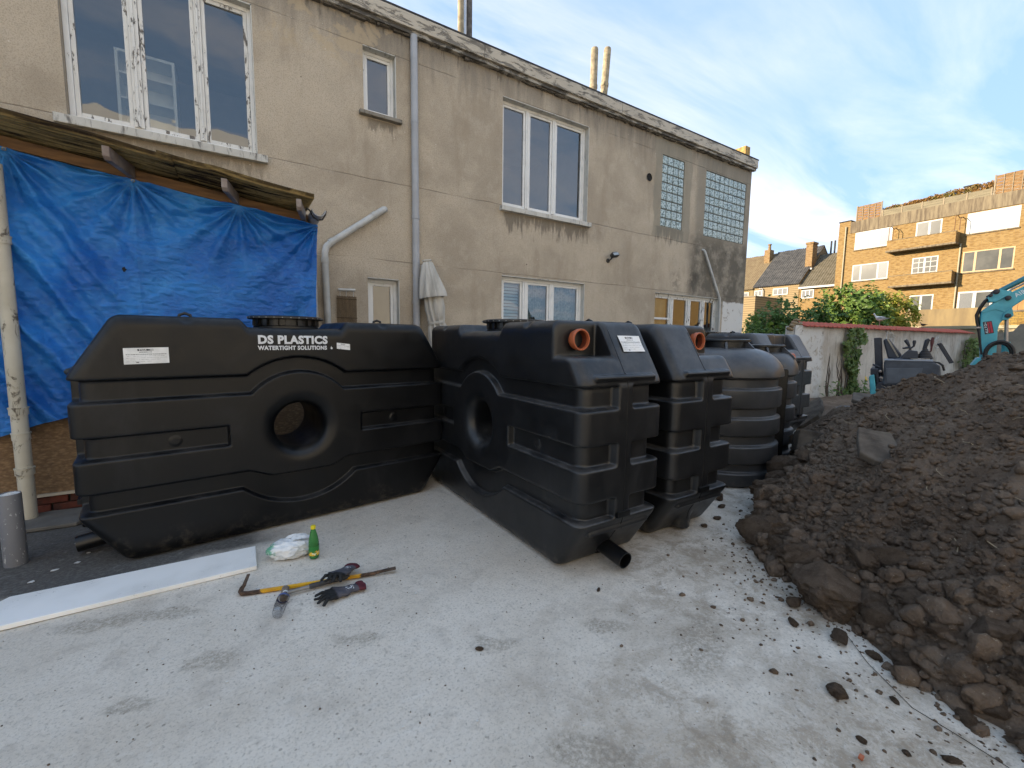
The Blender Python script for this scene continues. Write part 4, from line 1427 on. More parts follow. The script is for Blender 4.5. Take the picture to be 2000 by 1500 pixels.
def round_tank(label, loc, r, ztop, bands, rzr, flange=True, nm='round_tank'):
    t = thing(nm, label, 'tank', loc, rzr)
    prof = [(0.0, 0.0), (r * .90, 0.0), (r * .97, .015), (r, .05)]
    zs = bands
    dome0 = zs[-1]
    for k in range(0, len(zs) - 1, 2):
        a, b = zs[k], zs[k + 1]            # groove from a to b
        prof += [(r, a - .016), (r - .008, a - .004), (r - .034, a + .006), (r - .04, a + .014), (r - .04, b - .014), (r - .034, b - .006), (r - .006, b + .004), (r + .002, b + .02)]
    for k in range(13):
        q = k / 12 * PI / 2
        prof.append((0.24 + (r + .012 - 0.24) * math.cos(q), dome0 + .02 + (ztop - dome0) * math.sin(q)))
    mb = MB()
    mb.lathe(prof, 96)
    mb.build('body', PLASTIC_GREY, t, smooth=28)
    mb = MB()
    zt = ztop
    mb.lathe([(0.235, zt - .02), (0.235, zt + .085), (0.27, zt + .09), (0.27, zt + .108), (0.255, zt + .114), (0.0, zt + .114)], 64)
    nk = mb.build('neck', RIM, t, smooth=40)
    for k in range(6):
        mb = MB()
        Mk = Matrix.Rotation(2 * PI * k / 6 + .35, 4, 'Z')
        mb.prism([(0.22, zt - .04), (0.40, zt - .06), (0.37, zt - .02), (0.262, zt + .086), (0.22, zt + .086)], -.012, .012, 'y', 0, Mk)
        mb.build('gusset', PLASTIC_GREY, nk, bevel=.004)
    return t
T4 = round_tank('ribbed round black tank with domed shoulder between the slim tanks', (4.66, 2.88, 0), 0.595, 1.42, (0.157, 0.157 + .096, .437, .543, .727, .828, 1.027, 1.129), 0.3)
mb = MB()                                     # flat moulded fin on its far side
mb.prism([(0.52, 0.05), (0.655, 0.06), (0.66, 1.20), (0.645, 1.22), (0.53, 1.215)], -.025, .025, 'y', 0, Matrix.Rotation(-0.86 - .3, 4, 'Z'))
mb.build('side_fin', PLASTIC, T4, bevel=.008)
T7 = round_tank('small round black tank squeezed behind the ribbed round tank', (5.71, 3.02, 0), 0.42, 1.36, (0.157, .25, .437, .543, .727, .828, 1.027, 1.10), -0.64)
so_M = 1
socket(T7, 0.33, 0.0, 1.30, 1)
# ================================================================== soil heap
YT = [-6, -4, -2, -0.5, 0.3, 0.66, 0.96, 1.46, 1.80, 2.09, 2.35, 2.75, 3.3, 4.5, 6]
XT = [2.6, 2.6, 2.25, 2.30, 2.44, 2.62, 2.70, 3.02, 3.50, 4.25, 5.25, 6.0, 7.9, 8.6, 9.2]
YR = [-6, -4, -2, -0.5, 0.4, 0.75, 1.06, 1.3, 1.62, 1.93, 2.25, 2.6, 3.2, 4, 6]
HR = [1.0, 1.3, 1.75, 1.78, 1.60, 1.46, 1.36, 1.20, 1.03, 0.86, 0.70, 0.52, 0.34, 0.22, 0.16]
XR = [5.5, 5.5, 5.5, 5.5, 5.5, 5.5, 5.5, 5.5, 5.6, 5.8, 6.1, 6.7, 8.8, 9.8, 10.5]
def soil_h(X, Y, detail=True):
    Yw = Y + 0.10 * vnoise(X * 1.7, Y * 1.7, 77)
    xt_, hr, xr = np.interp(Yw, YT, XT), np.interp(Yw, YR, HR), np.interp(Yw, YR, XR)
    xt_ = xt_ + 0.08 * fbm(X * 0 + 3.1, Y * 2.2, 3, 5)
    t = (X - xt_) / np.maximum(xr - xt_, 0.3)
    front = np.where(t > 0, np.clip(t, 0, 1) ** 0.80, t * 1.5)
    back = np.clip((X - xr) / 3.2, 0, 1)
    back = back * back * (3 - 2 * back)
    h = hr * front
    h = np.where(X > xr, hr * (1 - back) + 0.10 * back, h)
    if not detail:
        return h
    k = np.clip(h / 0.25, 0, 1)
    h = h + k * (0.075 * fbm(X * 1.3, Y * 1.3, 4, 1) + 0.03 * fbm(X * 5, Y * 5, 4, 2))
    cl = worley(X * 6.0, Y * 6.0, 3)
    h = h + k * 0.050 * np.clip(1.15 - h * 1.25, 0.05, 1) * (np.sqrt(np.maximum(0, 1 - (cl * 1.5) ** 2)) - 0.35) * np.clip(0.5 + 1.6 * vnoise(X * 0.9, Y * 0.9, 9), 0.1, 1)
    cl = worley(X * 15, Y * 15, 4)
    h = h + k * 0.020 * np.clip(1.3 - h * .95, .22, 1) * (np.sqrt(np.maximum(0, 1 - (cl * 1.45) ** 2)) - 0.35)
    h = h + k * 0.014 * fbm(X * 22, Y * 22, 3, 6)
    st = fbm((X * .94 - Y * .34) * 1.6, (X * .34 + Y * .94) * 7, 4, 61)
    h = h + k * 0.035 * np.clip(h - .35, 0, 1) * st
    return h
def soil_mat(name, tone=1.0):
    g = NT(name, 0.97, 0, 0.08)
    n = g.noise(1.4, 7, 0.7, 0.3)
    c = g.mix(g.ramp(n, 0.36, 0.66), lin('#665648'), lin('#867463'))
    c = g.mix(g.math('MULTIPLY', g.ramp(g.noise(9, 6, 0.72), 0.48, 0.7), 0.45), c, lin('#928170'))
    c = g.mix(g.math('MULTIPLY', g.ramp(g.noise(55, 3, 0.7), 0.62, 0.7), 0.5), c, lin('#b5a794'))
    c = g.mix(g.math('MULTIPLY', g.ramp(g.noise(4, 5, 0.7, 0.6), 0.56, 0.68), 0.6), c, lin('#50443a'))
    oi = g.n('ShaderNodeObjectInfo')
    c = g.mix(g.math('MULTIPLY', oi.outputs['Random'], 0.3), c, lin('#6a5b4d'))
    g.col(c)
    g.bump(g.math('ADD', g.math('ADD', g.math('MULTIPLY', g.noise(28, 6, 0.78), 1.0), g.math('MULTIPLY', g.vor(34), 0.5)), g.math('MULTIPLY', g.noise(90, 4, 0.75), 0.45)), 1.0, 0.025)
    return g.m
SOIL = soil_mat('dark_topsoil')
def soil_patch(x0, x1, y0, y1, step):
    nx, ny = int((x1 - x0) / step) + 1, int((y1 - y0) / step) + 1
    V, F = grid_mesh(x0, x1, y0, y1, nx, ny, lambda X, Y: soil_h(X, Y))
    keep = (V[F, 2].max(1) > -0.02)
    return V, F[keep]
V1, F1 = soil_patch(2.0, 7.6, -3.0, 3.8, 0.0175)
o = link('soil_heap', fast_mesh('soil_heap', V1, F1, SOIL))
kind(o, 'structure')
V2, F2 = grid_mesh(7.58, 30, -6, 5.1, 230, 120, lambda X, Y: soil_h(X, Y) * 0.96 - 0.005)
o = link('rough_soil', fast_mesh('rough_soil', V2, F2, SOIL))
kind(o, 'structure')

def clod_proto(seed, sub, flat=0.7):
    bm = bmesh.new()
    bmesh.ops.create_icosphere(bm, subdivisions=sub, radius=1.0)
    off = Vector((seed * 7.3, seed * 3.1, seed * 1.7))
    rr = random.Random(seed)
    planes = [(Vector((rr.gauss(0, 1), rr.gauss(0, 1), rr.gauss(0, 1))).normalized(), rr.uniform(.55, .9)) for _ in range(6)]
    for v in bm.verts:
        p = v.co.copy()
        d = 1 + 0.26 * mnoise.noise(p * 1.2 + off) + 0.24 * mnoise.noise(p * 2.6 + off) + 0.17 * mnoise.noise(p * 6 + off) + .11 * mnoise.noise(p * 13 + off) + .06 * mnoise.noise(p * 27 + off)
        q = p * d
        for n_, k in planes:                  # broken facets
            e = q.dot(n_) - k
            if e > 0:
                q -= n_ * e * 0.88
        v.co = Vector((q.x, q.y * 0.8, q.z * flat))
    me = bpy.data.meshes.new('soil_clod')
    bm.to_mesh(me)
    bm.free()
    me.materials.append(SOIL)
    me.shade_smooth()
    return me
BIG = [clod_proto(k, 5) for k in range(1, 8)]
# clods big enough to point at: (x, y, radius)
spots = [(3.50, 1.74, .13), (3.24, 1.60, .17), (3.08, 1.42, .085), (3.00, 1.24, .12), (2.80, 1.00, .20), (3.02, .93, .11), (2.75, 1.05, .07),
         (2.72, .74, .075), (2.55, .60, .055), (2.80, .80, .09), (2.68, .50, .085), (2.72, .36, .11), (2.80, .62, .10), (2.50, .30, .06), (2.64, .22, .10),
         (2.58, .05, .12), (2.52, -.12, .09), (2.75, .10, .13), (3.75, 1.86, .11), (4.05, 1.98, .15), (4.30, 2.02, .12), (4.55, 2.12, .17), (4.85, 2.20, .13),
         (3.05, .80, .12), (2.90, .42, .09), (4.5, 1.85, .12), (5.3, 2.25, .14), (5.6, 2.4, .16), (6.1, 2.6, .17), (2.85, -.1, .12), (2.35, -.05, .05), (2.30, .12, .05)]
for k, (x, y, r) in enumerate(spots):
    o = link('soil_clod', BIG[k % 7])
    z = max(float(soil_h(np.array([x]), np.array([y]), False)[0]), 0.0)
    sz = r * rnd.uniform(.85, 1.1)
    o.scale = (sz * rnd.uniform(.9, 1.25), sz, sz * rnd.uniform(.75, 1))
    o.rotation_euler = (rnd.uniform(-.3, .3), rnd.uniform(-.3, .3), rnd.uniform(0, 6.28))
    o.location = (x, y, z + sz * (0.45 if z < .05 else .36))
    own = {0: 'soil clod at the heap corner nearest the slim tank with the right-hand socket', 1: 'long flat soil clod at the heap corner, behind the drain pipe end',
           4: 'biggest rounded soil boulder at the front foot of the heap', 21: 'large soil clod pressed against the foot of the ribbed round tank',
           15: 'big soil clod nearest the bottom right corner of the picture'}.get(k)
    tag(o, own or 'lumpy dark brown soil clod half sunk along the foot of the soil heap', 'clod', 'large soil clods at the foot of the heap')
loose = [(2.52, .84, .05), (2.12, .70, .042), (2.40, .36, .045), (2.44, .20, .05), (2.65, 1.11, .045), (2.46, 1.03, .028), (3.68, 2.20, .032), (3.40, 2.06, .028), (3.17, 2.03, .03),
         (3.86, 2.33, .055), (2.12, .34, .022), (2.53, .70, .03), (1.79, 1.81, .014), (0.94, 1.74, .016), (1.94, .55, .018), (2.02, .44, .014), (2.28, .55, .02), (2.30, .10, .03)]
for k, (x, y, r) in enumerate(loose):
    o = link('soil_lump', BIG[(k * 3 + 1) % 7])
    o.scale = (r * rnd.uniform(1, 1.4), r, r * rnd.uniform(.6, .9))
    o.rotation_euler = (0, 0, rnd.uniform(0, 6.28))
    o.location = (x, y, r * .45)
    tag(o, 'small loose dark soil lump lying out on the pale concrete', 'soil lump', 'small loose soil lumps on the concrete')
# countless smaller clods and crumbs
def scatter(name, protos, pts, label=None):
    Vs, Fs, off = [], [], 0
    pv = []
    for me in protos:
        v = np.zeros(len(me.vertices) * 3, np.float32)
        me.vertices.foreach_get('co', v)
        f = np.zeros(len(me.polygons) * 3, np.int32)
        me.loops.foreach_get('vertex_index', f)
        pv.append((v.reshape(-1, 3), f.reshape(-1, 3)))
    for k, (x, y, z, r, a) in enumerate(pts):
        v, f = pv[k % len(pv)]
        ca, sa = math.cos(a), math.sin(a)
        R_ = np.array([[ca, -sa, 0], [sa, ca, 0], [0, 0, 1]]) * r
        Vs.append(v @ R_.T + np.array([x, y, z]))
        Fs.append(f + off)
        off += len(v)
    return kind(link(name, fast_mesh(name, np.concatenate(Vs), np.concatenate(Fs), SOIL, smooth=False)), 'stuff')
MID = [clod_proto(k + 20, 3) for k in range(6)]
SML = [clod_proto(k + 40, 2) for k in range(6)]
rs = np.random.RandomState(4)
def soil_pts(n, rlo, rhi, pw, area, sink, near):
    x = rs.uniform(area[0], area[1], n * 4)
    y = rs.uniform(area[2], area[3], n * 4)
    h = soil_h(x, y)
    prob = np.where(h > 0.02, near(x, y, h), 0)
    ok = rs.uniform(0, 1, n * 4) < prob
    x, y, h = x[ok][:n], y[ok][:n], h[ok][:n]
    r = rlo + (rhi - rlo) * rs.uniform(0, 1, len(x)) ** pw
    return [(a, b, c + q * sink, q, rs.uniform(0, 6.28)) for a, b, c, q in zip(x, y, h, r)]
pts = soil_pts(2300, .016, .060, 2.2, (2.2, 6.0, -1.2, 2.9), 0.12, lambda x, y, h: np.clip(1.15 - h * 1.5, .02, 1))
for _ in range(330):                     # the ragged toe of the heap
    y = rs.uniform(-1.4, 2.5)
    x = np.interp(y, YT, XT) + .06 + rs.normal(0, .09)
    r_ = .018 + .075 * rs.uniform(0, 1) ** 2.6
    if 1.6 < x < 3.4 and y > 1.75:
        continue
    z = max(float(soil_h(np.array([x]), np.array([y]))[0]), 0)
    pts.append((x, y, z + r_ * .3, r_, rs.uniform(0, 6.28)))
scatter('soil_clods', MID, pts)
pts = soil_pts(9000, .007, .028, 1.8, (2.2, 6.0, -1.2, 3.2), 0.2, lambda x, y, h: np.clip(1.2 - h * .7, .2, 1))
scatter('soil_crumbs', SML, pts)
# crumbs that rolled out over the concrete, thinning away from the heap
pts = []
while len(pts) < 1100:
    y = rs.uniform(-1.0, 2.2)
    d = rs.exponential(0.30)
    x = np.interp(y, YT, XT) - d + .05
    if x < 0.4 or (x > 1.7 and y > 2.0 and x < 3.35):
        continue
    r = rs.uniform(.0025, .005) + rs.exponential(.003)
    pts.append((x, y, r * .3, min(r, .022), rs.uniform(0, 6.28)))
for _ in range(350):
    x, y = rs.uniform(-1.2, 2.4), rs.uniform(.4, 3.6)
    r = rs.uniform(.002, .005)
    pts.append((x, y, r * .3, r, rs.uniform(0, 6.28)))
scatter('scattered_grit', SML, pts)
# roots and straw poking out of the soil
STRAW = pmat('dry_root', '#a8977b', 0.9, 0.3, 20)
mb = MB()
for k in range(70):
    x, y = rnd.uniform(3.0, 5.8), rnd.uniform(-.2, 2.4)
    z = float(soil_h(np.array([x]), np.array([y]))[0])
    if z < .06:
        continue
    a = rnd.uniform(0, 6.28)
    l = rnd.uniform(.04, .13)
    p = [Vector((x, y, z - .01))]
    for q in range(4):
        p.append(p[-1] + Vector((math.cos(a) * l * .3, math.sin(a) * l * .3, rnd.uniform(-.004, .02))))
        a += rnd.uniform(-.7, .7)
    mb.tube(p, rnd.uniform(.0015, .003), 4)
kind(mb.build('loose_roots', STRAW), 'stuff')
# broken slabs in the heap
SLAB = pmat('soiled_concrete_slab', '#62584c', 0.95, 0.4, 6, .5, 25, c2='#40372e')
def slab(px, py, sx, sy, th, rot, label, seed):
    rr = random.Random(seed)
    n = 9
    poly = []
    for k in range(n):
        a = 2 * PI * k / n
        e = max(abs(math.cos(a)), abs(math.sin(a)))
        poly.append((sx / 2 * math.cos(a) / e * rr.uniform(.86, 1), sy / 2 * math.sin(a) / e * rr.uniform(.86, 1)))
    mb = MB()
    mb.prism(poly, -th / 2, th / 2, 'z')
    o = mb.build('concrete_slab', SLAB, bevel=.012)
    z = float(soil_h(np.array([px]), np.array([py]), False)[0])
    o.location = (px, py, z + .06)
    o.rotation_euler = rot
    return tag(o, label, 'slab')
slab(4.08, 1.24, .42, .26, .06, (0.10, -0.50, .5), 'broken concrete slab half buried in the middle of the soil slope', 1)
slab(8.6, 3.75, 1.0, .75, .08, (-.55, -.35, .3), 'pale broken slab leaning on rubble under the ivy', 2)
slab(6.3, 2.06, .50, .3, .05, (.05, -.15, .4), 'flat brown slab on the crest in front of the digger', 3)
slab(5.05, 2.10, .32, .3, .22, (.2, .3, .8), 'grey lump of broken concrete beside the round tank', 4)

# ================================================================== things lying on the concrete
t = thing('white_board', 'long white scuffed board lying flat on the concrete', 'board', (-0.565, 3.29, 0))
g = NT('white_faced_board', 0.5, 0, 0.4)
scf = g.math('MULTIPLY', g.ramp(g.noise(22, 6, 0.75, 2.5), 0.60, 0.66), g.ramp(g.noise(2.2, 3), 0.5, 0.6))
g.col(g.mix(g.math('MULTIPLY', scf, .7), g.mix(g.ramp(g.noise(2, 4), .4, .7), lin('#f3f1ec'), lin('#e2e0da')), lin('#8b8985')))
mb = MB()
mb.prism([(-0.56, .17), (-0.66, .03), (-0.62, -.17), (0.628, -.158), (0.632, .158)], 0.004, .03, 'z')
mb.build('panel', g.m, t, bevel=.003)

# carrier bag
rs2 = random.Random(5)
bm = bmesh.new()
bmesh.ops.create_icosphere(bm, subdivisions=5, radius=1.0)
for v in bm.verts:
    p = v.co.copy()
    n1 = mnoise.noise(p * 1.6 + Vector((3, 1, 2)))
    rid = 1 - abs(mnoise.noise(p * 2.6 + Vector((1, 5, 2))) * 2.2)
    rid2 = 1 - abs(mnoise.noise(p * 6.0 + Vector((8, 2, 4))) * 2.2)
    d = 1 + .20 * n1 + .12 * rid + .05 * rid2
    q = Vector((p.x * .125 * d, p.y * .085 * d, p.z * .066 * d))
    if q.z < -.045:
        q.z = -.045 + (q.z + .045) * .08
    v.co = q + Vector((0, 0, .047))
zmin = min(v.co.z for v in bm.verts)
for v in bm.verts:
    v.co.z -= zmin - .002
me = bpy.data.meshes.new('bag_body')
bm.to_mesh(me)
bm.free()
g = NT('thin_white_plastic', 0.35, 0, 0.5)
X, Y, Z = g.xyz()
gr = g.math('MULTIPLY', g.ramp(X, -.10, -.075, 1, 0), g.ramp(g.noise(14, 4), .42, .56))
g.col(g.mix(g.math('MULTIPLY', gr, .85), g.mix(g.ramp(g.noise(14, 5), .4, .7), lin('#e4e6e6'), lin('#c8cbcc')), lin('#3c9a74')))
g.b.inputs['Subsurface Weight'].default_value = 0.15
g.b.inputs['Subsurface Radius'].default_value = (.02, .02, .02)
g.bump(g.noise(30, 5, .65, 1.5), 0.5, 0.012)
me.materials.append(g.m)
me.shade_smooth()
bag = thing('carrier_bag', 'crumpled white plastic carrier bag with green print on the concrete', 'plastic bag', (0.265, 3.235, 0), -.15)
link('bag_body', me, bag)
for k, (x, yy) in enumerate(((.05, -.01), (.02, .03))):
    pts = [(x + .075 * math.cos(a) + .02, yy + .012 * math.sin(3 * a), .085 + .045 * math.sin(a)) for a in np.linspace(0, PI, 9)]
    mb = MB()
    for i in range(8):
        a, b = Vector(pts[i]), Vector(pts[i + 1])
        w = Vector((0, .014 + .004 * math.sin(i * 2), .006))
        mb.add([a - w, b - w, b + w, a + w], [(0, 1, 2, 3)])
    mb.build('handle', g.m, bag, smooth=180, fix=False)

# green drink bottle, standing
def pet_mat(name, col, trans, rough=.06):
    g = NT(name, rough, 0, 0.5)
    g.col(lin(col))
    g.b.inputs['Transmission Weight'].default_value = trans
    g.b.inputs['IOR'].default_value = 1.2
    return g.m
b = thing('drink_bottle', 'green plastic drink bottle with yellow cap standing on the concrete', 'bottle', (0.40, 3.115, 0))
mb = MB()
mb.lathe([(0, .004), (.026, .003), (.031, .010), (.0325, .03), (.0325, .112), (.0315, .125), (.027, .152), (.021, .178), (.0155, .198), (.0135, .206), (.0135, .216)], 36)
mb.build('glass_body', pet_mat('green_plastic_bottle', '#5aa35e', .55, .1), b, smooth=60)
mb = MB()
mb.lathe([(.0155, .208), (.0162, .210), (.0162, .226), (.0145, .229), (0, .229)], 24)
mb.build('cap', pmat('yellow_cap', '#e3cf1f', .4, .1, 9), b, smooth=40)
g = NT('fruit_label', .4, 0, .4)
X, Y, Z = g.xyz()
nn = g.noise(30, 3, .5, .6)
g.col(g.mix(g.ramp(g.math('ADD', nn, g.math('MULTIPLY', Z, 6)), .78, .84), g.mix(g.ramp(g.noise(44, 3), .5, .6), lin('#e0b52a'), lin('#dfe2c6')), lin('#2d7a37')))
mb = MB()
mb.lathe([(.0332, .028), (.0334, .03), (.0334, .088), (.0332, .090)], 36)
mb.build('label_wrap', g.m, b, smooth=60)

# clear water bottle lying by the hammer
cl = thing('water_bottle', 'clear crushed plastic water bottle lying next to the hammer head', 'bottle', (0.158, 2.60, 0.0), math.radians(-106))
Mb = Matrix.Translation((-.11, 0, .030)) @ Matrix.Rotation(PI / 2, 4, 'Y')
prof = [(.011, 0), (.0135, .004), (.0135, .014), (.011, .016), (.012, .022), (.020, .038), (.0275, .052), (.029, .06)]
for k in range(9):
    z = .064 + k * .012
    prof += [(.029, z), (.0265, z + .006)]
prof += [(.029, .176), (.029, .198), (.024, .207), (.012, .203), (0, .202)]
CLEARP = bpy.data.materials.new('clear_bottle_plastic')
CLEARP.use_nodes = True
_t = CLEARP.node_tree
_t.nodes.clear()
_o, _m, _tr, _gl, _lw, _mm = [_t.nodes.new(k) for k in ('ShaderNodeOutputMaterial', 'ShaderNodeMixShader', 'ShaderNodeBsdfTransparent', 'ShaderNodeBsdfGlossy', 'ShaderNodeLayerWeight', 'ShaderNodeMath')]
_tr.inputs[0].default_value = (.95, .96, .98, 1)
_gl.inputs['Roughness'].default_value = .12
_lw.inputs[0].default_value = .35
_mm.operation = 'MULTIPLY_ADD'
_mm.inputs[1].default_value = .55
_mm.inputs[2].default_value = .10
_t.links.new(_lw.outputs['Facing'], _mm.inputs[0])
_t.links.new(_mm.outputs[0], _m.inputs[0])
_t.links.new(_tr.outputs[0], _m.inputs[1])
_t.links.new(_gl.outputs[0], _m.inputs[2])
_t.links.new(_m.outputs[0], _o.inputs[0])
def crush(r, z, a):
    return r * (1 - .10 * math.sin(a * 2 + z * 22) * (z > .05))
mb = MB()
mb.lathe(prof, 28, Mb, fn=crush)
mb.build('clear_body', CLEARP, cl, smooth=50)
mb = MB()
mb.lathe([(.0293, .050), (.0296, .052), (.0296, .060), (.0293, .062)], 28, Mb, fn=crush)
mb.build('blue_band', pmat('blue_band', '#4b5a8c', .4, .2, 20), cl, smooth=50)
mb = MB()
mb.lathe([(.0, -.004), (.0143, -.003), (.0148, .010), (.0138, .0105)], 20, Mb)
mb.build('bottle_cap', pmat('white_cap', '#d5d8da', .4, .1, 9), cl, smooth=40)

# crowbar
g = NT('chipped_yellow_bar', .55, 0, .4)
X, Y, Z = g.xyz()
nn = g.noise(26, 6, .7, .8, g.mapped((.5, 1, 1)))
zone = g.math('ADD', g.ramp(X, -.36, -.29, 1, 0), g.ramp(X, .20, .27))
m_ = g.ramp(g.math('ADD', nn, g.math('MULTIPLY', zone, .4)), .64, .68)
g.col(g.mix(m_, g.mix(g.ramp(g.noise(9, 4), .4, .7), lin('#d9a520'), lin('#b98415')), g.mix(g.ramp(g.noise(40, 4), .4, .6), lin('#3a2c22'), lin('#5f4a3a'))))
g.rough(g.ramp(m_, 0, 1, .4, .8))
cb = thing('crowbar', 'yellow chipped crowbar with rusty hooked end lying on the concrete', 'crowbar', (0.39, 2.75, 0), -0.235)
mb = MB()
path = [(-.425, .065, .034), (-.435, .045, .026), (-.437, .022, .018), (-.425, .004, .013), (-.40, 0, .012), (-.30, 0, .012), (0, 0, .012), (.22, 0, .012), (.30, .0, .014), (.37, .004, .020)]
mb.tube(path, [.010, .013, .0145, .0145, .0135, .0125, .0125, .0125, .012, .010], 6)
bar = mb.build('bar', g.m, cb, smooth=35)
RUST = pmat('rusty_steel', '#5a4a3d', .8, .4, 20, .4, 40, c2='#33281f')
mb = MB()
mb.add([(-.418, .060, .028), (-.435, .060, .028), (-.436, .060, .040), (-.419, .060, .042), (-.405, .118, .068), (-.423, .118, .069), (-.423, .118, .072), (-.405, .118, .072)],
       [(0, 1, 2, 3), (7, 6, 5, 4), (0, 4, 5, 1), (1, 5, 6, 2), (2, 6, 7, 3), (3, 7, 4, 0)])
mb.build('claw', RUST, cb, bevel=.003)
mb = MB()
mb.add([(.36, -.007, .012), (.36, .015, .012), (.36, .015, .026), (.36, -.007, .026), (.44, -.013, .022), (.44, .024, .022), (.44, .024, .027), (.44, -.013, .027)],
       [(0, 1, 2, 3), (7, 6, 5, 4), (0, 4, 5, 1), (1, 5, 6, 2), (2, 6, 7, 3), (3, 7, 4, 0)])
mb.build('chisel_end', RUST, cb, bevel=.003)

# lump hammer
hm = thing('hammer', 'short heavy hammer with dusty steel head beside the crowbar', 'hammer', (0.185, 2.712, 0), 0.02)
mb = MB()
mb.lathe([(0, -.058), (.018, -.058), (.021, -.052), (.021, -.022), (.018, -.016), (.018, .016), (.021, .022), (.021, .052), (.018, .058), (0, .058)], 14,
         Matrix.Translation((0, 0, .022)) @ Matrix.Rotation(-PI / 2 + .0, 4, 'X') @ Matrix.Rotation(.2, 4, 'Y'))
mb.build('head', pmat('cement_dusted_steel', '#8a7f72', .9, .35, 25, .5, 60, c2='#5c5148'), hm, smooth=40)
mb = MB()
mb.tube([(.012, 0, .022), (.13, 0, .021)], [.0105, .012], 12)
mb.build('shaft', pmat('bare_steel_shaft', '#8d8a86', .5, .2, 9, metallic=.4), hm, smooth=60)
mb = MB()
mb.tube([(.13, 0, .021), (.14, 0, .021), (.26, 0, .020), (.345, 0, .019), (.36, 0, .019)], [.013, .0155, .0145, .0165, .013], 12)
mb.build('grip', pmat('black_rubber_grip', '#3a3b3d', .7, .2, 9, .2, 60), hm, smooth=60)

# two work gloves, each five fingers, palm and cuff in one skin
def glove_f(curl):
    def cap(x, y, z, a, b, r0, r1, fl=0.72):
        ax, ay, az = a
        bx, by, bz = b
        dx, dy, dz = bx - ax, by - ay, bz - az
        L = dx * dx + dy * dy + dz * dz
        t = np.clip(((x - ax) * dx + (y - ay) * dy + (z - az) * dz) / L, 0, 1)
        r = r0 + (r1 - r0) * t
        return np.sqrt((x - ax - t * dx) ** 2 + (y - ay - t * dy) ** 2 + ((z - az - t * dz) / fl) ** 2) - r
    def f(x, y, z):
        d = cap(x, y, z, (0.02, -.018, .018), (.085, -.022, .018), .026, .026, .6)
        d = smin(d, cap(x, y, z, (0.02, .018, .018), (.085, .02, .018), .026, .024, .6), .02)
        d = smin(d, cap(x, y, z, (-.075, 0, .017), (.02, 0, .018), .036, .036, .45), .02)
        d = smin(d, cap(x, y, z, (-.085, .012, .017), (-.075, -.012, .017), .038, .038, .42), .01)
        for y0, ln, sp, c in ((-.036, .062, -.022, 1.0), (-.013, .078, -.006, .8), (.011, .074, .010, 1.1), (.034, .055, .026, 1.2)):
            m = (.10 + ln * .5, y0 + sp * .5, .020 + curl * .010 * c)
            e = (.10 + ln, y0 + sp, .014 + curl * .002)
            d = smin(d, cap(x, y, z, (.09, y0, .018), m, .0125, .0115), .004)
            d = smin(d, cap(x, y, z, m, e, .0115, .0095), .004)
        d = smin(d, cap(x, y, z, (.03, -.034, .018), (.075, -.062, .022), .014, .0125), .012)
        d = smin(d, cap(x, y, z, (.075, -.062, .022), (.108, -.066, .016), .0125, .010), .005)
        d = smax(d, -(x + .095), .003)
        d = smax(d, -cap(x, y, z, (-.14, 0, .017), (-.05, 0, .017), .031, .024, .34), .003)
        return d
    return f
g = NT('work_glove', .75, 0, .3)
X, Y, Z = g.xyz()
xx = g.math('ADD', X, g.math('MULTIPLY', g.math('SUBTRACT', g.noise(30, 4), .5), .012))
c = g.mix(g.ramp(xx, -.055, -.050), lin('#55242d'), lin('#4d4c52'))
c = g.mix(g.ramp(xx, .062, .078), c, lin('#232323'))
lt = g.math('MULTIPLY', g.box([(X, -.03, .018), (Y, -.012, .022)], .001), g.ramp(g.noise(1, 1, vec=g.mapped((130, 60, 1))), .5, .55))
c = g.mix(g.math('MULTIPLY', lt, .9), c, lin('#d6d6d6'))
g.col(c)
g.bump(g.noise(60, 5, .65, 1.0), .6, .006)
GLOVE = g.m
for nm, lab, curl, loc, rot in (('work_glove', 'grey and maroon work glove lying palm down beside the hammer grip', .8, (0.505, 2.560, .002), (0.0, 0.0, PI + .12)),
                                ('work_glove', 'grey and maroon work glove slumped over the crowbar', 1.6, (0.525, 2.725, .036), (0.06, -.16, PI + .82))):
    Vg, Fg = surface_nets(glove_f(curl), (-.12, -.09, -.012), (.20, .08, .055), .0042)
    rq = np.random.RandomState(3)
    Vg = Vg + .0022 * np.stack([np.sin(Vg[:, 1] * 130 + 2), np.sin(Vg[:, 0] * 90), np.sin(Vg[:, 0] * 120 + Vg[:, 1] * 80)], 1)
    Vg[:, 2] -= Vg[:, 2].min()
    o = link(nm, fast_mesh(nm, Vg, Fg, GLOVE))
    o.location = loc
    o.rotation_euler = rot
    tag(o, lab, 'glove', 'pair of work gloves')
    mb = MB()
    mb.box((-.112, .012, .012), (-.098, .026, .0135), 0, Matrix.Rotation(.3, 4, 'Z'))
    mb.build('size_tag', pmat('white_tag', '#dcdcdc', .6, .1, 9), o)

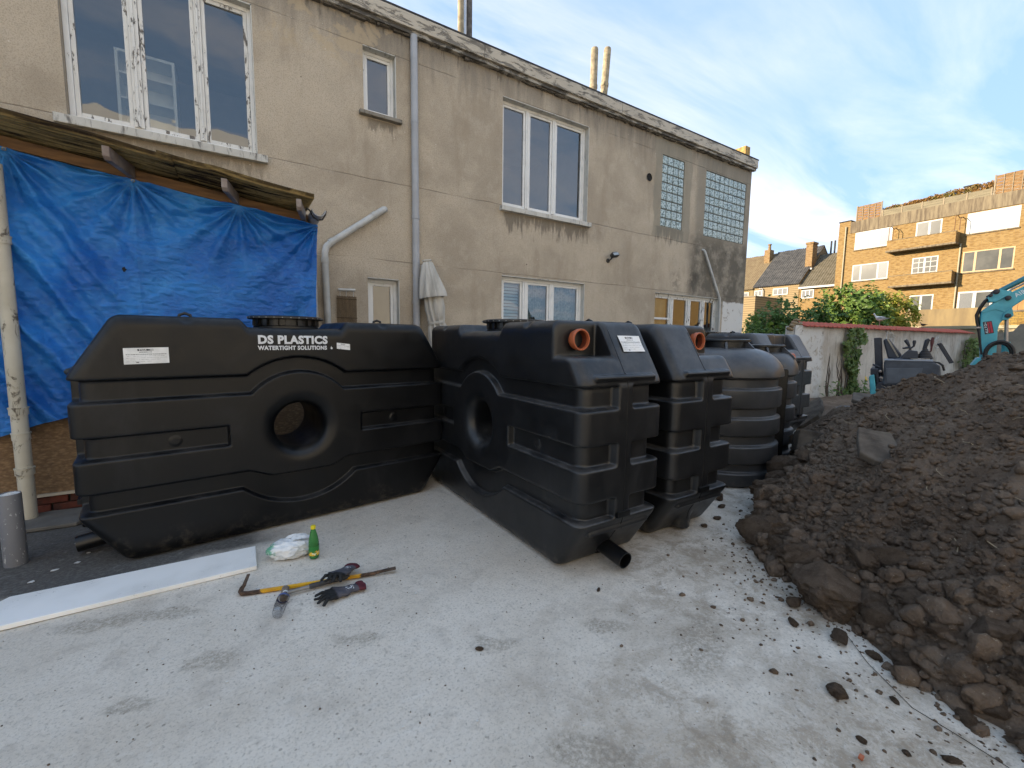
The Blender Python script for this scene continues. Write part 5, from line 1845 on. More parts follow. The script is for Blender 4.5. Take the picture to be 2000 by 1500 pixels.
# flakes of paint and litter on the ground
mb = MB()
for k in range(60):
    if k < 14:
        x, y, s = rnd.uniform(-1.3, -.3), rnd.uniform(3.6, 4.6), rnd.uniform(.008, .028)
    else:
        x, y, s = rnd.uniform(-.9, 1.8), rnd.uniform(.9, 3.2), rnd.uniform(.003, .008)
    n = rnd.randint(4, 6)
    a0 = rnd.uniform(0, 6)
    vs = [(x + s * rnd.uniform(.5, 1) * math.cos(a0 + 6.28 * i / n), y + s * rnd.uniform(.4, .8) * math.sin(a0 + 6.28 * i / n)) for i in range(n)]
    mb.prism(vs, .005, .0075, 'z')
kind(mb.build('paint_flakes', pmat('white_paint_flake', '#d2d1cd', .7, .15, 20)), 'stuff')
mb = MB()
mb.prism([(-.03, -.012), (.03, -.010), (.028, .012), (-.028, .010)], .004, .02, 'z')
o = mb.build('brick_chip', pmat('orange_brick_chip', '#b86a4a', .9, .2, 20))
o.location = (1.85, .52, .004)
o.scale = (.35, .6, .6)
tag(o, 'tiny orange chip of brick on the concrete near a soil lump', 'brick chip')
mb = MB()
pts = [(2.62, .86, .008), (2.45, .70, .006), (2.36, .58, .006), (2.30, .50, .006), (2.28, .34, .006), (2.24, .12, .006), (2.2, -.1, .006)]
mb.tube(pts, .0014, 5)
tag(mb.build('thin_root', pmat('dark_root', '#3a322b', .9, .2, 20), origin=(2.36, .58, 0)), 'thin dark root trailing from the soil over the concrete', 'root')

# ================================================================== things against the wall
ps = thing('parasol', 'folded off-white garden parasol leaning beside the grey downpipe', 'parasol', (2.98, 6.72, 0))
CANVAS = NT('off_white_canvas', .9, 0, .2)
CANVAS.col(CANVAS.mix(CANVAS.ramp(CANVAS.noise(4, 5, .6, vec=CANVAS.mapped((1, 1, .3))), .4, .7), lin('#c9c5bc'), lin('#a7a39a')))
axis0, axis1 = Vector((0.02, 0, .55)), Vector((-.29, .08, 2.74))
dax = (axis1 - axis0).normalized()
Mx = Matrix.Translation(axis0) @ dax.to_track_quat('Z', 'Y').to_matrix().to_4x4()
Lp = (axis1 - axis0).length
def pleat(k, amp):
    return lambda r, z, a: r * (1 + amp * math.sin(a * k + 1.2 * math.sin(z * 5)) + amp * .4 * math.sin(a * (k * 2 + 1) + z * 3))
mb = MB()
mb.lathe([(.155, 0), (.17, .15), (.165, .4), (.15, .8), (.125, 1.16), (.105, 1.22), (.12, 1.28), (.135, 1.45), (.12, 1.75), (.075, Lp - .06), (.03, Lp)], 72, Mx, fn=pleat(9, .22))
mb.build('canopy', CANVAS.m, ps, smooth=180)
mb = MB()
mb.lathe([(.205, Lp - .58), (.20, Lp - .50), (.15, Lp - .28), (.085, Lp - .05), (.05, Lp + .005)], 72, Mx, fn=pleat(9, .12))
mb.build('valance', CANVAS.m, ps, smooth=180)
mb = MB()
mb.lathe([(.055, Lp - .01), (.075, Lp), (.07, Lp + .02), (.0, Lp + .03)], 24, Mx)
mb.build('top_cap', CANVAS.m, ps, smooth=60)
mb = MB()
mb.lathe([(.130, 1.20), (.136, 1.21), (.136, 1.235), (.130, 1.245)], 40, Mx)
mb.build('tie_strap', CANVAS.m, ps, smooth=60)
mb = MB()
mb.tube([axis0 - dax * .55, axis0 + dax * .2], .02, 12)
mb.build('pole', PIPE_PALE, ps, smooth=60)

rk = thing('cane_rack', 'small brown cane mat hanging from a rod on the wall', 'cane mat', (1.475, 7.0, 1.5), worldparts=True)
CANE = pmat('brown_cane', '#7d684c', .85, .4, 30, stretch=(1, 1, .2))
mb = MB()
for k in range(24):
    x = 1.338 + k * .0121
    mb.tube([(x, 7.0, 1.38), (x, 7.0, 2.13 - .004 * (k % 3))], .0048, 6)
mb.build('cane_mat', CANE, rk, smooth=60)
mb = MB()
for z in (1.55, 1.80, 2.08):
    mb.tube([(1.33, 6.992, z), (1.625, 6.992, z)], .005, 6)
mb.build('binding', pmat('dark_twine', '#54442f', .9, .3, 30), rk)
mb = MB()
mb.tube([(1.355, 6.98, 2.215), (1.60, 6.98, 2.222)], .018, 14)
for x in (1.38, 1.47, 1.575):
    mb.tube([(x, 6.985, 2.215), (x, 6.995, 2.12)], .004, 6)
mb.build('rod', PIPE_PALE, rk, smooth=60)

fl = thing('floodlight', 'small dark floodlight on a bracket mounted on the rendered wall', 'floodlight', (6.90, 7.0, 3.25))
DARKMETAL = pmat('dark_lamp_housing', '#3a3835', .6, .3, 9)
mb = MB()
mb.lathe([(0, 0), (.045, 0), (.045, .02), (.03, .03), (0, .03)], 18, Matrix.Translation((0, .028, -.03)) @ Matrix.Rotation(PI / 2, 4, 'X'))
mb.tube([(0, 0, -.03), (0, -.06, -.02), (.02, -.09, .03)], .014, 10)
mb.build('bracket', DARKMETAL, fl, smooth=40)
mb = MB()
Ml = Matrix.Translation((.05, -.12, .07)) @ Matrix.Rotation(-.55, 4, 'X') @ Matrix.Rotation(-.25, 4, 'Y')
mb.prism([(-.10, -.045), (.10, -.045), (.115, .02), (.08, .055), (-.08, .055), (-.115, .02)], -.045, .04, 'y', 0, Ml)
mb.build('housing', DARKMETAL, fl, bevel=.01)
mb = MB()
mb.box((-.085, -.05, -.032), (.085, -.046, .03), 0, Ml)
mb.build('lens', pmat('grey_lamp_glass', '#9aa0a2', .15, .1, 9), fl)
# ================================================================== foliage helper
def leaf_mesh(name, C, N, size, mats, seed=0, aspect=0.62, fold=0.25):
    """one folded rhombic leaf at every point C, facing N"""
    r = np.random.RandomState(seed)
    n = len(C)
    N = N + r.normal(0, 0.55, (n, 3))
    N /= np.linalg.norm(N, axis=1)[:, None] + 1e-9
    A = r.normal(0, 1, (n, 3))
    A -= N * (A * N).sum(1)[:, None]
    A /= np.linalg.norm(A, axis=1)[:, None] + 1e-9
    B = np.cross(N, A)
    s = size * (0.5 + 0.95 * r.uniform(0, 1, n) ** 1.6)[:, None]
    V = np.stack([C - A * s, C - B * s * aspect + N * s * fold, C + A * s, C + B * s * aspect + N * s * fold], 1).reshape(-1, 3)
    k = np.arange(n)[:, None] * 4
    F = np.concatenate([k + np.array([[0, 1, 2]]), k + np.array([[0, 2, 3]])], 0)
    return fast_mesh(name, V, F, mats, smooth=False)
def leaf_mat(name, a, b, c=None):
    g = NT(name, 0.5, 0, 0.35)
    n1 = g.noise(1.3, 3, .5)
    n2 = g.noise(9, 2, .6)
    col = g.mix(g.ramp(n2, .35, .65), lin(a), lin(b))
    col = g.mix(g.math('MULTIPLY', g.ramp(g.noise(23, 2), .60, .66), .6), col, lin('#6b5b34'))
    if c:
        col = g.mix(g.math('MULTIPLY', g.ramp(n1, .5, .65), .8), col, lin(c))
    g.col(col)
    tr = g.n('ShaderNodeBsdfTranslucent')
    g.inp(tr.inputs[0], col)
    mx = g.n('ShaderNodeMixShader')
    mx.inputs[0].default_value = 0.35
    out = g.t.nodes['Material Output']
    g.t.links.new(g.b.outputs[0], mx.inputs[1])
    g.t.links.new(tr.outputs[0], mx.inputs[2])
    g.t.links.new(mx.outputs[0], out.inputs[0])
    return g.m
LEAF_DK = leaf_mat('dark_green_leaf', '#4a6a36', '#6b8a4a', '#5a7a42')
LEAF_MD = leaf_mat('mid_green_leaf', '#4b6a31', '#6b8640', '#7f8f3c')
LEAF_YL = leaf_mat('yellow_green_leaf', '#8a9840', '#aaa846', '#c0b24c')
LEAF_IVY = leaf_mat('ivy_leaf', '#56703f', '#7a9056', '#8a9a5c')
BARK = pmat('grey_bark', '#5f5448', .95, .4, 8, .5, 30)

# ================================================================== yard wall with red coping
yw = thing('yard_wall', 'old rendered yard wall topped with red coping tiles', 'wall', (12.38, 5.63, 0), math.atan2(-0.91, 11.27))
g = NT('patchy_old_render', .93, 0, .15)
X, Y, Z = g.xyz()
c = g.mix(g.ramp(g.noise(1.2, 6, .65, .3), .36, .64), lin('#b0a698'), lin('#c9c2b5'))
rn = g.noise(4, 6, .7, 0, g.mapped((1.8, 1, .2)))
c = g.mix(g.math('MULTIPLY', g.ramp(rn, .50, .66), .6), c, lin('#7d766a'))
wx, wy, wz = g.warp(.2, 2)
wh = g.math('MULTIPLY', g.box([(wx, -.3, 1.25), (wz, 0, 2.2)], .1), g.ramp(g.noise(4.5, 7, .75, .5), .54, .58, 1, 0))
c = g.mix(g.math('MULTIPLY', wh, .8), c, lin('#d4d2cc'))
c = g.mix(g.math('MULTIPLY', g.ramp(g.noise(7, 6, .75), .60, .66), .7), c, lin('#6d665c'))
g.col(c)
g.bump(g.noise(9, 6, .7), .5, .02)
V, F = grid_mesh(-0.1, 11.35, 0.0, 1.96, 180, 34, lambda A, B: 0.022 * fbm(A * 1.5, B * 1.5, 4, 8))
V = V[:, [0, 2, 1]]
V[:, 1] *= -1
me = fast_mesh('render_face', V, F, g.m)
link('render_face', me, yw)
mb = MB()
mb.box((-0.1, .03, -.02), (11.35, .26, 1.94))
mb.build('wall_core', g.m, yw)
TERRA = pmat('red_coping_tile', '#b8583f', .8, .4, 7, .3, 30, c2='#94422f')
ctile = None
k = 0
x = 0.32
while x < 11.3:
    if ctile is None:
        mb = MB()
        n = 8
        vs, fs = [], []
        for i in range(n + 1):
            a = i / n
            xx = -.118 + .236 * a
            zz_ = .028 * math.sin(PI * min(1, a * 1.25)) if a < .8 else .004
            for (yy, z0) in ((-.115, -.055), (.30, .075)):
                vs += [(xx, yy, z0 + zz_), (xx, yy, z0 + zz_ - .02)]
        for i in range(n):
            b_ = i * 4
            fs += [(b_, b_ + 4, b_ + 6, b_ + 2), (b_ + 1, b_ + 3, b_ + 7, b_ + 5), (b_, b_ + 1, b_ + 5, b_ + 4), (b_ + 2, b_ + 6, b_ + 7, b_ + 3)]
        mb.add(vs, fs)
        ob = mb.build('coping_tile', TERRA, yw, smooth=40)
        ctile = ob.data
    else:
        ob = link('coping_tile', ctile, yw)
    ob.location = (x, rnd.uniform(-.012, .012), 1.99 + rnd.uniform(-.006, .006))
    ob.rotation_euler = (0, 0, rnd.uniform(-.03, .03))
    x += 0.228
    k += 1
STONE = pmat('rubble_stone', '#a08d6d', .95, .4, 6, .5, 30, c2='#6e604c')
for i, (x, z, s) in enumerate(((.02, 2.0, .12), (.2, 1.99, .1), (-.1, 1.95, .1), (.08, 2.09, .09), (-.18, 1.86, .1))):
    me = clod_proto(60 + i, 2)
    me.materials.clear()
    me.materials.append(STONE)
    ob = link('cap_stone', me, yw)
    ob.location = (x, .1, z)
    ob.scale = (s * 1.3, s, s * .8)
WIRE = pmat('white_wire', '#cfcdc6', .5, .1, 9)
for i, (x0, z0, loops) in enumerate(((4.75, 1.62, 4), (8.35, 1.60, 4))):
    t = thing('coiled_wire', ('loose white wire coil hung on the wall behind the digger seat', 'tangled white wire coil hung on the wall right of the levers')[i], 'wire')
    t.location = yw.matrix_basis @ Vector((x0, -.08, z0))
    t.rotation_euler = yw.rotation_euler
    rr = random.Random(i + 3)
    for q in range(loops):
        a0, rx, rz_ = rr.uniform(0, 6), rr.uniform(.16, .32), rr.uniform(.13, .24)
        cx, cz = rr.uniform(-.12, .12), rr.uniform(-.05, .08)
        pts = [(cx + rx * math.cos(a0 + a), .02 * math.sin(a * 3), cz + rz_ * math.sin(a0 + a)) for a in np.linspace(0, rr.uniform(4.2, 6.2), 18)]
        pts += [(pts[-1][0] + rr.uniform(.05, .35), 0, pts[-1][2] - rr.uniform(.05, .25))]
        mb = MB()
        mb.tube(pts, .0075, 6)
        mb.build('wire_loop', WIRE, t, smooth=60)
# ivy
def ivy(label, s0, s1, ztop, n, seed, bulge=.12):
    t = thing('ivy', label, 'ivy')
    t.location = yw.matrix_basis @ Vector(((s0 + s1) / 2, -.05, 0))
    t.rotation_euler = yw.rotation_euler
    r = np.random.RandomState(seed)
    u, z = r.uniform(-.5, .5, n * 2), r.uniform(0, 1, n * 2) * ztop
    w = (s1 - s0) * (0.62 + 0.30 * np.sin(z * 3.1 + seed) + .12 * np.sin(z * 9))
    keep = vnoise(u * 5 + seed, z * 4, seed) > -.25
    u, z, w = u[keep][:n], z[keep][:n], w[keep][:n]
    C = np.stack([u * w + .08 * np.sin(z * 4), -r.uniform(0, bulge, len(u)) - .03, z], 1)
    N = np.tile(np.array([[0, -1, .35]]), (len(u), 1))
    link('leaves', leaf_mesh('leaves', C, N, .055, LEAF_IVY, seed, .8), t)
    for q in range(4):
        x = (q - 1.5) * (s1 - s0) * .14
        mb = MB()
        mb.tube([(x + .04 * math.sin(q + zz_ * 4), -.03, zz_) for zz_ in np.linspace(0, ztop * .95, 9)], [.02 - .0018 * i for i in range(9)], 6)
        mb.build('stem', BARK, t)
    return t
ivy('dense ivy column climbing the yard wall behind the far tanks', 2.05, 3.15, 1.95, 1500, 3)
ivy('sunlit ivy at the far end of the yard wall beside the boom', 10.2, 11.9, 1.75, 1200, 5, .3)
t = thing('dead_stems', 'bare leaning dead stems at the wall left of the ivy', 'dead plant')
t.location = yw.matrix_basis @ Vector((1.25, -.3, 0))
for q in range(7):
    mb = MB()
    x = rnd.uniform(-.35, .8)
    p = [Vector((x, rnd.uniform(-.1, .1), 0))]
    for i in range(5):
        p.append(p[-1] + Vector((rnd.uniform(-.09, .06), rnd.uniform(-.02, .04), rnd.uniform(.12, .34))))
    mb.tube(p, [.022, .018, .015, .012, .008, .004], 6)
    mb.build('stem', BARK, t)
t = thing('yellow_flower', 'single yellow flower at the foot of the ivy', 'flower')
t.location = yw.matrix_basis @ Vector((3.02, -.28, 0))
mb = MB()
mb.tube([(0, 0, 0), (.01, 0, .25), (.0, -.02, .50)], .008, 6)
mb.build('stalk', LEAF_MD, t)
mb = MB()
for q in range(12):
    Mq = Matrix.Translation((0, -.03, .50)) @ Matrix.Rotation(PI / 2 - .3, 4, 'X') @ Matrix.Rotation(q * PI / 6, 4, 'Z')
    mb.add([(.015, 0, 0), (.05, .016, .006), (.075, 0, 0), (.05, -.016, .006)], [(0, 1, 2, 3)], 0, Mq)
mb.build('petals', pmat('yellow_petal', '#e8c21c', .7, .2, 9), t)
# weeds at the wall foot
r = np.random.RandomState(12)
n = 900
s_ = r.uniform(1.0, 11.2, n)
keep = vnoise(s_ * 1.1, s_ * 0 + 2.2, 4) > .05
s_ = s_[keep]
C = np.stack([s_, -r.uniform(.05, .5, len(s_)), r.uniform(.08, .45, len(s_))], 1)
o = kind(link('weeds', leaf_mesh('weeds', C, np.tile(np.array([[0, -.5, 1.]]), (len(s_), 1)), .06, LEAF_DK, 9, .4)), 'stuff')
o.location, o.rotation_euler = yw.location, yw.rotation_euler

# ================================================================== birds
def bird(name, label, loc, L, facing, body_c, wing_c, head_c, leg_c, beak_c):
    t = thing(name, label, 'bird', loc, facing)
    mb = MB()                       # body, neck and head in one skin; x points to the bill
    st = [(-.30, .00, .42, .015), (-.22, 0, .43, .05), (-.08, 0, .42, .115), (.06, 0, .41, .135), (.16, 0, .45, .115), (.21, 0, .53, .080), (.235, 0, .60, .072), (.265, 0, .655, .070), (.30, 0, .66, .052), (.32, 0, .655, .02)]
    vs, fs, n = [], [], 14
    for x, y, z, r in st:
        for k in range(n):
            a = 2 * PI * k / n
            vs.append((x * L, r * .85 * math.cos(a) * L, z * L + r * math.sin(a) * L))
    for i in range(len(st) - 1):
        for k in range(n):
            a, b = i * n + k, i * n + (k + 1) % n
            fs.append((a, b, b + n, a + n))
    fs += [tuple(range(n)), tuple(range((len(st) - 1) * n, len(st) * n))]
    mb.add(vs, fs)
    mb.build('body', body_c, t, smooth=180)
    for s in (-1, 1):
        mb = MB()
        pts = [(.15, .46, .07), (.05, .50, .10), (-.15, .48, .09), (-.36, .445, .035), (-.44, .43, .008), (-.30, .405, .03), (-.10, .385, .09), (.08, .39, .10)]
        vs = [(x * L, s * (.118 + .02 * (abs(x) < .2)) * L * (1 if x > -.3 else .35), z * L) for x, z, w in pts] + [(x * L, s * .06 * L * (1 if x > -.3 else .3), z * L) for x, z, w in pts]
        m = len(pts)
        mb.add(vs, [tuple(range(m)), tuple(range(2 * m - 1, m - 1, -1))] + [(i, (i + 1) % m, (i + 1) % m + m, i + m) for i in range(m)])
        mb.build('wing', wing_c, t, smooth=50)
        mb = MB()
        mb.tube([(.02 * L, s * .05 * L, .30 * L), (.01 * L, s * .05 * L, .02 * L)], .010 * L, 6)
        mb.prism([(-.01 * L, -.02 * L), (.09 * L, -.035 * L), (.09 * L, .035 * L), (-.01 * L, .02 * L)], 0, .012 * L, 'z', 0, Matrix.Translation((0, s * .05 * L, 0)))
        mb.build('leg', leg_c, t)
        mb = MB()
        Me_ = Matrix.Translation((.283 * L, s * .055 * L, .672 * L)) @ Matrix.Rotation(PI / 2, 4, 'X')
        mb.lathe([(0, -.012 * L), (.010 * L, -.006 * L), (.010 * L, .006 * L), (0, .012 * L)], 10, Me_)
        mb.build('eye', pmat('bird_eye', '#15130f', .2, .1, 9), t, smooth=180)
    mb = MB()
    mb.tube([(.31 * L, 0, .655 * L), (.37 * L, 0, .645 * L), (.41 * L, 0, .625 * L)], [.026 * L, .020 * L, .005 * L], 8)
    mb.build('beak', beak_c, t, smooth=60)
    return t
ywM = yw.matrix_basis
p = ywM @ Vector((4.52, .10, 2.045))
bird('gull', 'white gull with grey wings standing on the red coping', p, .56, 1.95, pmat('white_plumage', '#dcdcda', .8, .1, 9), pmat('grey_wing', '#9aa0a6', .8, .15, 9), None, pmat('pink_leg', '#b58f80', .6, .1, 9), pmat('yellow_beak', '#d5b040', .5, .1, 9))
p = ywM @ Vector((7.55, .10, 2.04))
bird('small_bird', 'small dark bird perched on the coping right of the gull', p, .30, 1.5, pmat('dark_plumage', '#3a332c', .8, .3, 20), pmat('dark_wing', '#2f2a26', .8, .3, 20), None, pmat('brown_leg', '#5a4636', .6, .1, 9), pmat('dark_beak', '#2a2622', .5, .1, 9))

# ================================================================== mini excavator
EX_R, EX_F = 9.06, math.atan(750 / 850.83)
def E(u, v):
    """side elevation of the machine, measured off its outline: (forward, up) in metres"""
    ph = math.atan((u - 1000) / 850.83)
    dep = EX_R / math.cos(ph - EX_F) * math.cos(ph)
    return (EX_R * math.tan(ph - EX_F), 1.5 - (v - 663.3 - .0118 * (u - 1000)) * dep / 850.83)
ex = thing('mini_excavator', 'turquoise mini excavator with grey seat console parked behind the soil heap', 'excavator', (8.70, 2.51, 0), -math.radians(73.94))
TEAL = pmat('turquoise_machine_paint', '#58b4c0', .42, .18, 4, .05, 30, c2='#459aa6')
GREYP = pmat('grey_machine_paint', '#4f545b', .5, .25, 5, .05, 30, c2='#3a3d42')
DKP = pmat('dark_machine_parts', '#33343a', .55, .3, 9)
VINYL = pmat('grey_black_vinyl', '#3d3f45', .45, .3, 6, .2, 20)
HOSE = pmat('black_rubber_hose', '#26221f', .55, .3, 9)
STEEL = pmat('pale_cylinder_rod', '#9b9490', .3, .1, 9, metallic=.6)
for s in (-1, 1):                                  # tracks
    mb = MB()
    y0, y1 = (s * .36, s * .60) if s > 0 else (s * .60, s * .36)
    poly = [(-.62 + .2 * math.cos(a), .21 + .2 * math.sin(a)) for a in np.linspace(PI / 2, 3 * PI / 2, 9)] + [(.78 + .2 * math.cos(a), .21 + .2 * math.sin(a)) for a in np.linspace(-PI / 2, PI / 2, 9)]
    mb.prism(poly, y0, y1, 'y')
    mb.build('track', HOSE, ex, bevel=.01)
mb = MB()
mb.box((-.55, -.35, .15), (.7, .35, .42))
mb.lathe([(.34, .42), (.34, .52), (0, .52)], 24)
mb.build('undercarriage', DKP, ex, bevel=.01)
mb = MB()
mb.prism([E(1712, 752), E(1722, 742), E(1850, 742), E(1872, 760), E(1872, 796), E(1712, 796)], -.48, .48, 'y')
mb.build('deck', DKP, ex, bevel=.012)
mb = MB()                                          # side hood
mb.prism([E(1727, 703), E(1757, 698.5), E(1818, 705), E(1832, 712), E(1838, 748), E(1729, 748)], -.50, -.12, 'y')
hood = mb.build('side_hood', GREYP, ex, bevel=.02, seg=3)
mb = MB()
mb.prism([E(1732, 716), E(1800, 716), E(1796, 744), E(1736, 744)], -.507, -.498, 'y')
mb.build('hood_panel', pmat('dusty_grey_panel', '#5f646a', .6, .3, 4), hood, bevel=.006)
mb = MB()
mb.bar(Vector((E(1727, 702)[0], -.30, E(1727, 702)[1] + .008)), Vector((E(1818, 704)[0], -.30, E(1818, 704)[1] + .008)), .42, .018)
mb.build('hood_edge', pmat('pale_grey_edge', '#a2a7ae', .5, .2, 5), hood, bevel=.004)
mb = MB()                                          # rear counterweight panel
mb.prism([E(1702, 731), E(1712, 728), E(1720, 771), E(1722, 800), E(1713, 800)], -.50, .50, 'y')
mb.build('rear_panel', TEAL, ex, bevel=.015, seg=3)
mb = MB()
mb.prism([E(1703, 717), E(1718, 718), E(1728, 770), E(1722, 770), E(1713, 729), E(1704, 729)], -.46, .46, 'y')
mb.build('rear_frame', DKP, ex, bevel=.01)
mb = MB()
for (a, b) in (((1722, 722), .011), ((1724, 734), .011)):
    q = E(*a)
    mb.lathe([(0, -.012), (.016, -.010), (.02, 0), (.02, .01)], 12, Matrix.Translation((q[0], -.515, q[1])) @ Matrix.Rotation(-PI / 2, 4, 'X'))
mb.build('hood_latch', STEEL, hood, smooth=40)
# seat
mb = MB()
for y in (-.16, .34):
    a, b = E(1709.5, 660), E(1720, 738)
    mb.bar((a[0], y, a[1]), (b[0], y, b[1]), .05, .085, up=(1, 0, 0.15))
a = E(1713, 672)
mb.bar((a[0], -.16, a[1]), (a[0], .34, a[1]), .04, .05)
seat_f = mb.build('seat_frame', DKP, ex, bevel=.008)
mb = MB()
mb.prism([E(1720, 664), E(1727, 661), E(1733, 663), E(1760, 693), E(1756, 699), E(1733, 700)], -.12, .30, 'y')
seat = mb.build('seat_back', VINYL, ex, bevel=.03, seg=3)
mb = MB()
mb.prism([E(1730, 700), E(1758, 694), E(1776, 696), E(1778, 703), E(1732, 706)], -.12, .30, 'y')
mb.build('seat_cushion', VINYL, ex, bevel=.025, seg=3)
mb = MB()
mb.bar((E(1729, 662)[0], -.125, E(1729, 662)[1]), (E(1753, 697)[0], -.125, E(1753, 697)[1]), .012, .02)
mb.build('seat_piping', pmat('worn_tan_piping', '#b3a48c', .7, .3, 9), seat)
# console, boots and levers
mb = MB()
mb.prism([E(1756, 697), E(1768, 685), E(1774, 683.5), E(1788, 685), E(1790, 699), E(1757, 699)], -.42, -.14, 'y')
con = mb.build('console', VINYL, ex, bevel=.012)
mb = MB()
q = E(1802, 699)
mb.lathe([(.10, 0)] + [x for k in range(6) for x in ((.098 - .013 * k, .012 + .024 * k), (.085 - .013 * k, .024 + .024 * k))] + [(.02, .17)], 18, Matrix.Translation((q[0], -.28, q[1])))
mb.build('lever_boot', HOSE, con, smooth=40)
def lever(name, pts, r, mat, y=-.28, knob=None):
    mb = MB()
    P = [Vector((E(*p)[0], y + (0 if len(p) < 3 else p[2]), E(*p)[1])) for p in [(p[0], p[1]) for p in pts]]
    mb.tube(P, r, 8)
    return mb.build(name, mat, ex, smooth=50)
lever('joystick', [(1800, 682), (1802, 674), (1804, 666), (1808, 663)], [.022, .026, .030, .02], DKP)
lever('blade_lever', [(1776, 686), (1771, 675), (1765, 666), (1763, 664)], [.012, .016, .026, .018], DKP, -.2)
lever('travel_lever', [(1771, 685), (1773, 681), (1780, 676), (1780, 668), (1780, 665)], [.010, .010, .012, .022, .016], DKP, -.3)
lever('side_lever', [(1759, 680), (1774, 678)], [.012, .018], DKP, -.25)
lever('red_lever', [(1808, 691), (1815, 685), (1815, 678), (1815, 668), (1816, 659)], [.011, .011, .012, .022, .016], pmat('dark_red_grip', '#5a2b2c', .5, .2, 9), -.05)
lever('foot_lever', [(1806, 688), (1812, 688), (1816, 694), (1818, 702)], [.010, .012, .012, .014], DKP, .05)
lever('rear_lever', [(1706, 710), (1720, 715)], .014, DKP, -.4)
mb = MB()
for dy in (0, .10):
    a, b = E(1829 + dy * 40, 672), E(1856 + dy * 40, 709)
    mb.bar((a[0], -.05 + dy, a[1]), (b[0], -.05 + dy, b[1]), .03, .035)
a, b = E(1826, 673), E(1834, 671)
mb.bar((a[0], 0, a[1]), (b[0], 0, b[1]), .16, .025)
mb.build('front_rail', DKP, ex, bevel=.005)
lever('cable', [(1818, 706), (1830, 707), (1838, 712), (1842, 722)], .014, HOSE, -.3)
# boom
mb = MB()
bp = [E(1912, 700), E(1902, 620), E(1902.5, 610), E(1928, 590), E(1953, 575.5), E(2000, 551), E(2085, 512), E(2098, 514), E(2096, 528), E(2000, 573.5), E(1979, 589), E(1962, 601), E(1959, 612), E(1950, 622), E(1941, 632), E(1938.5, 643), E(1942, 700)]
mb.prism(bp, -.075, .075, 'y')
boom = mb.build('boom', TEAL, ex, bevel=.012, seg=2)
for s in (-1, 1):
    mb = MB()
    y0, y1 = sorted((s * .077, s * .095))
    mb.prism([E(1910, 584), E(1932, 568.5), E(1956, 572.5), E(1955, 577), E(1928, 592), E(1915, 592)], y0, y1, 'y')
    mb.build('top_bracket', TEAL, boom, bevel=.004)
    mb = MB()
    mb.prism([E(1944, 614), E(1960, 603), E(1965, 618), E(1954, 626), E(1943, 626)], y0, y1, 'y')
    mb.build('lower_bracket', TEAL, boom, bevel=.004)
    mb = MB()
    mb.prism([E(1903, 609.5), E(1926, 593), E(1942, 600), E(1948, 612), E(1930, 606), E(1904, 613)], y0 if s > 0 else -.083, y1 if s < 0 else .083, 'y')
    mb.build('gusset_plate', TEAL, boom, bevel=.003)
for (u, v, r) in ((1926, 573, .034), (1916, 580, .022), (1950, 585, .03), (1953.5, 618, .03)):
    mb = MB()
    q = E(u, v)
    mb.lathe([(0, -.118), (r * .6, -.118), (r, -.112), (r, .112), (r * .6, .118), (0, .118)], 16, Matrix.Translation((q[0], 0, q[1])) @ Matrix.Rotation(PI / 2, 4, 'X'))
    mb.build('pivot_pin', DKP, boom, smooth=40)
mb = MB()
a, b = E(1934, 573), E(2085, 492)
mb.tube([(a[0], 0, a[1] + .012), (b[0], 0, b[1] + .012)], .034, 16)
mb.build('arm_cylinder', pmat('teal_cylinder', '#35808d', .35, .15, 6), boom, smooth=60)
mb = MB()
for y in (-.05, -.02, .03):
    mb.tube([(E(1945, 577)[0], y, E(1945, 577)[1]), (E(1956, 568)[0], y, E(1956, 568)[1]), (E(2000, 546 )[0], y, E(2000, 546)[1]), (E(2085, 506)[0], y, E(2085, 506)[1])], .011, 8)
mb.build('steel_lines', STEEL, boom, smooth=60)
a, b, c_ = E(1954, 620), E(1959, 668), E(1963, 720)
mb = MB()
mb.tube([(a[0], 0, a[1]), (b[0], 0, b[1])], .020, 14)
mb.build('cylinder_rod', STEEL, boom, smooth=60)
mb = MB()
mb.tube([(b[0], 0, b[1]), (c_[0], 0, c_[1])], .042, 16)
mb.build('lift_cylinder', TEAL, boom, smooth=60)
for k, off in enumerate((0, 1.6, 3.2)):
    mb = MB()
    y = -.06 + k * .045
    P = [(1917 + off, 583), (1907 + off, 590), (1899 + off, 603), (1894 + off, 617), (1897 + off, 630), (1901 + off, 641), (1906 + off, 660), (1914 + off, 692)]
    mb.tube([(E(*p_)[0], y, E(*p_)[1]) for p_ in P], .017, 8)
    mb.build('hose', HOSE, boom, smooth=60)
for k, (ry, sc) in enumerate(((0, 1.0), (.05, .84))):
    mb = MB()
    P = [(1945.5 - 28 * sc * math.cos(a), 692 - 25 * sc * math.sin(a)) for a in np.linspace(-.3, PI + .1, 18)]
    mb.tube([(E(*p_)[0], -.12 + ry, E(*p_)[1]) for p_ in P], .020 if k == 0 else .014, 8)
    mb.build('hose_loop', HOSE, boom, smooth=60)
mb = MB()
mb.box((E(1896, 640)[0], -.09, E(1896, 642)[1]), (E(1906, 640)[0], -.04, E(1896, 639)[1]))
mb.build('hose_clamp', STEEL, boom)
mb = MB()                                         # swing post under the boom
mb.prism([E(1905, 698), E(1948, 698), E(1962, 730), E(1955, 775), E(1880, 775), E(1868, 750)], -.10, .10, 'y')
mb.build('swing_post', TEAL, ex, bevel=.015)
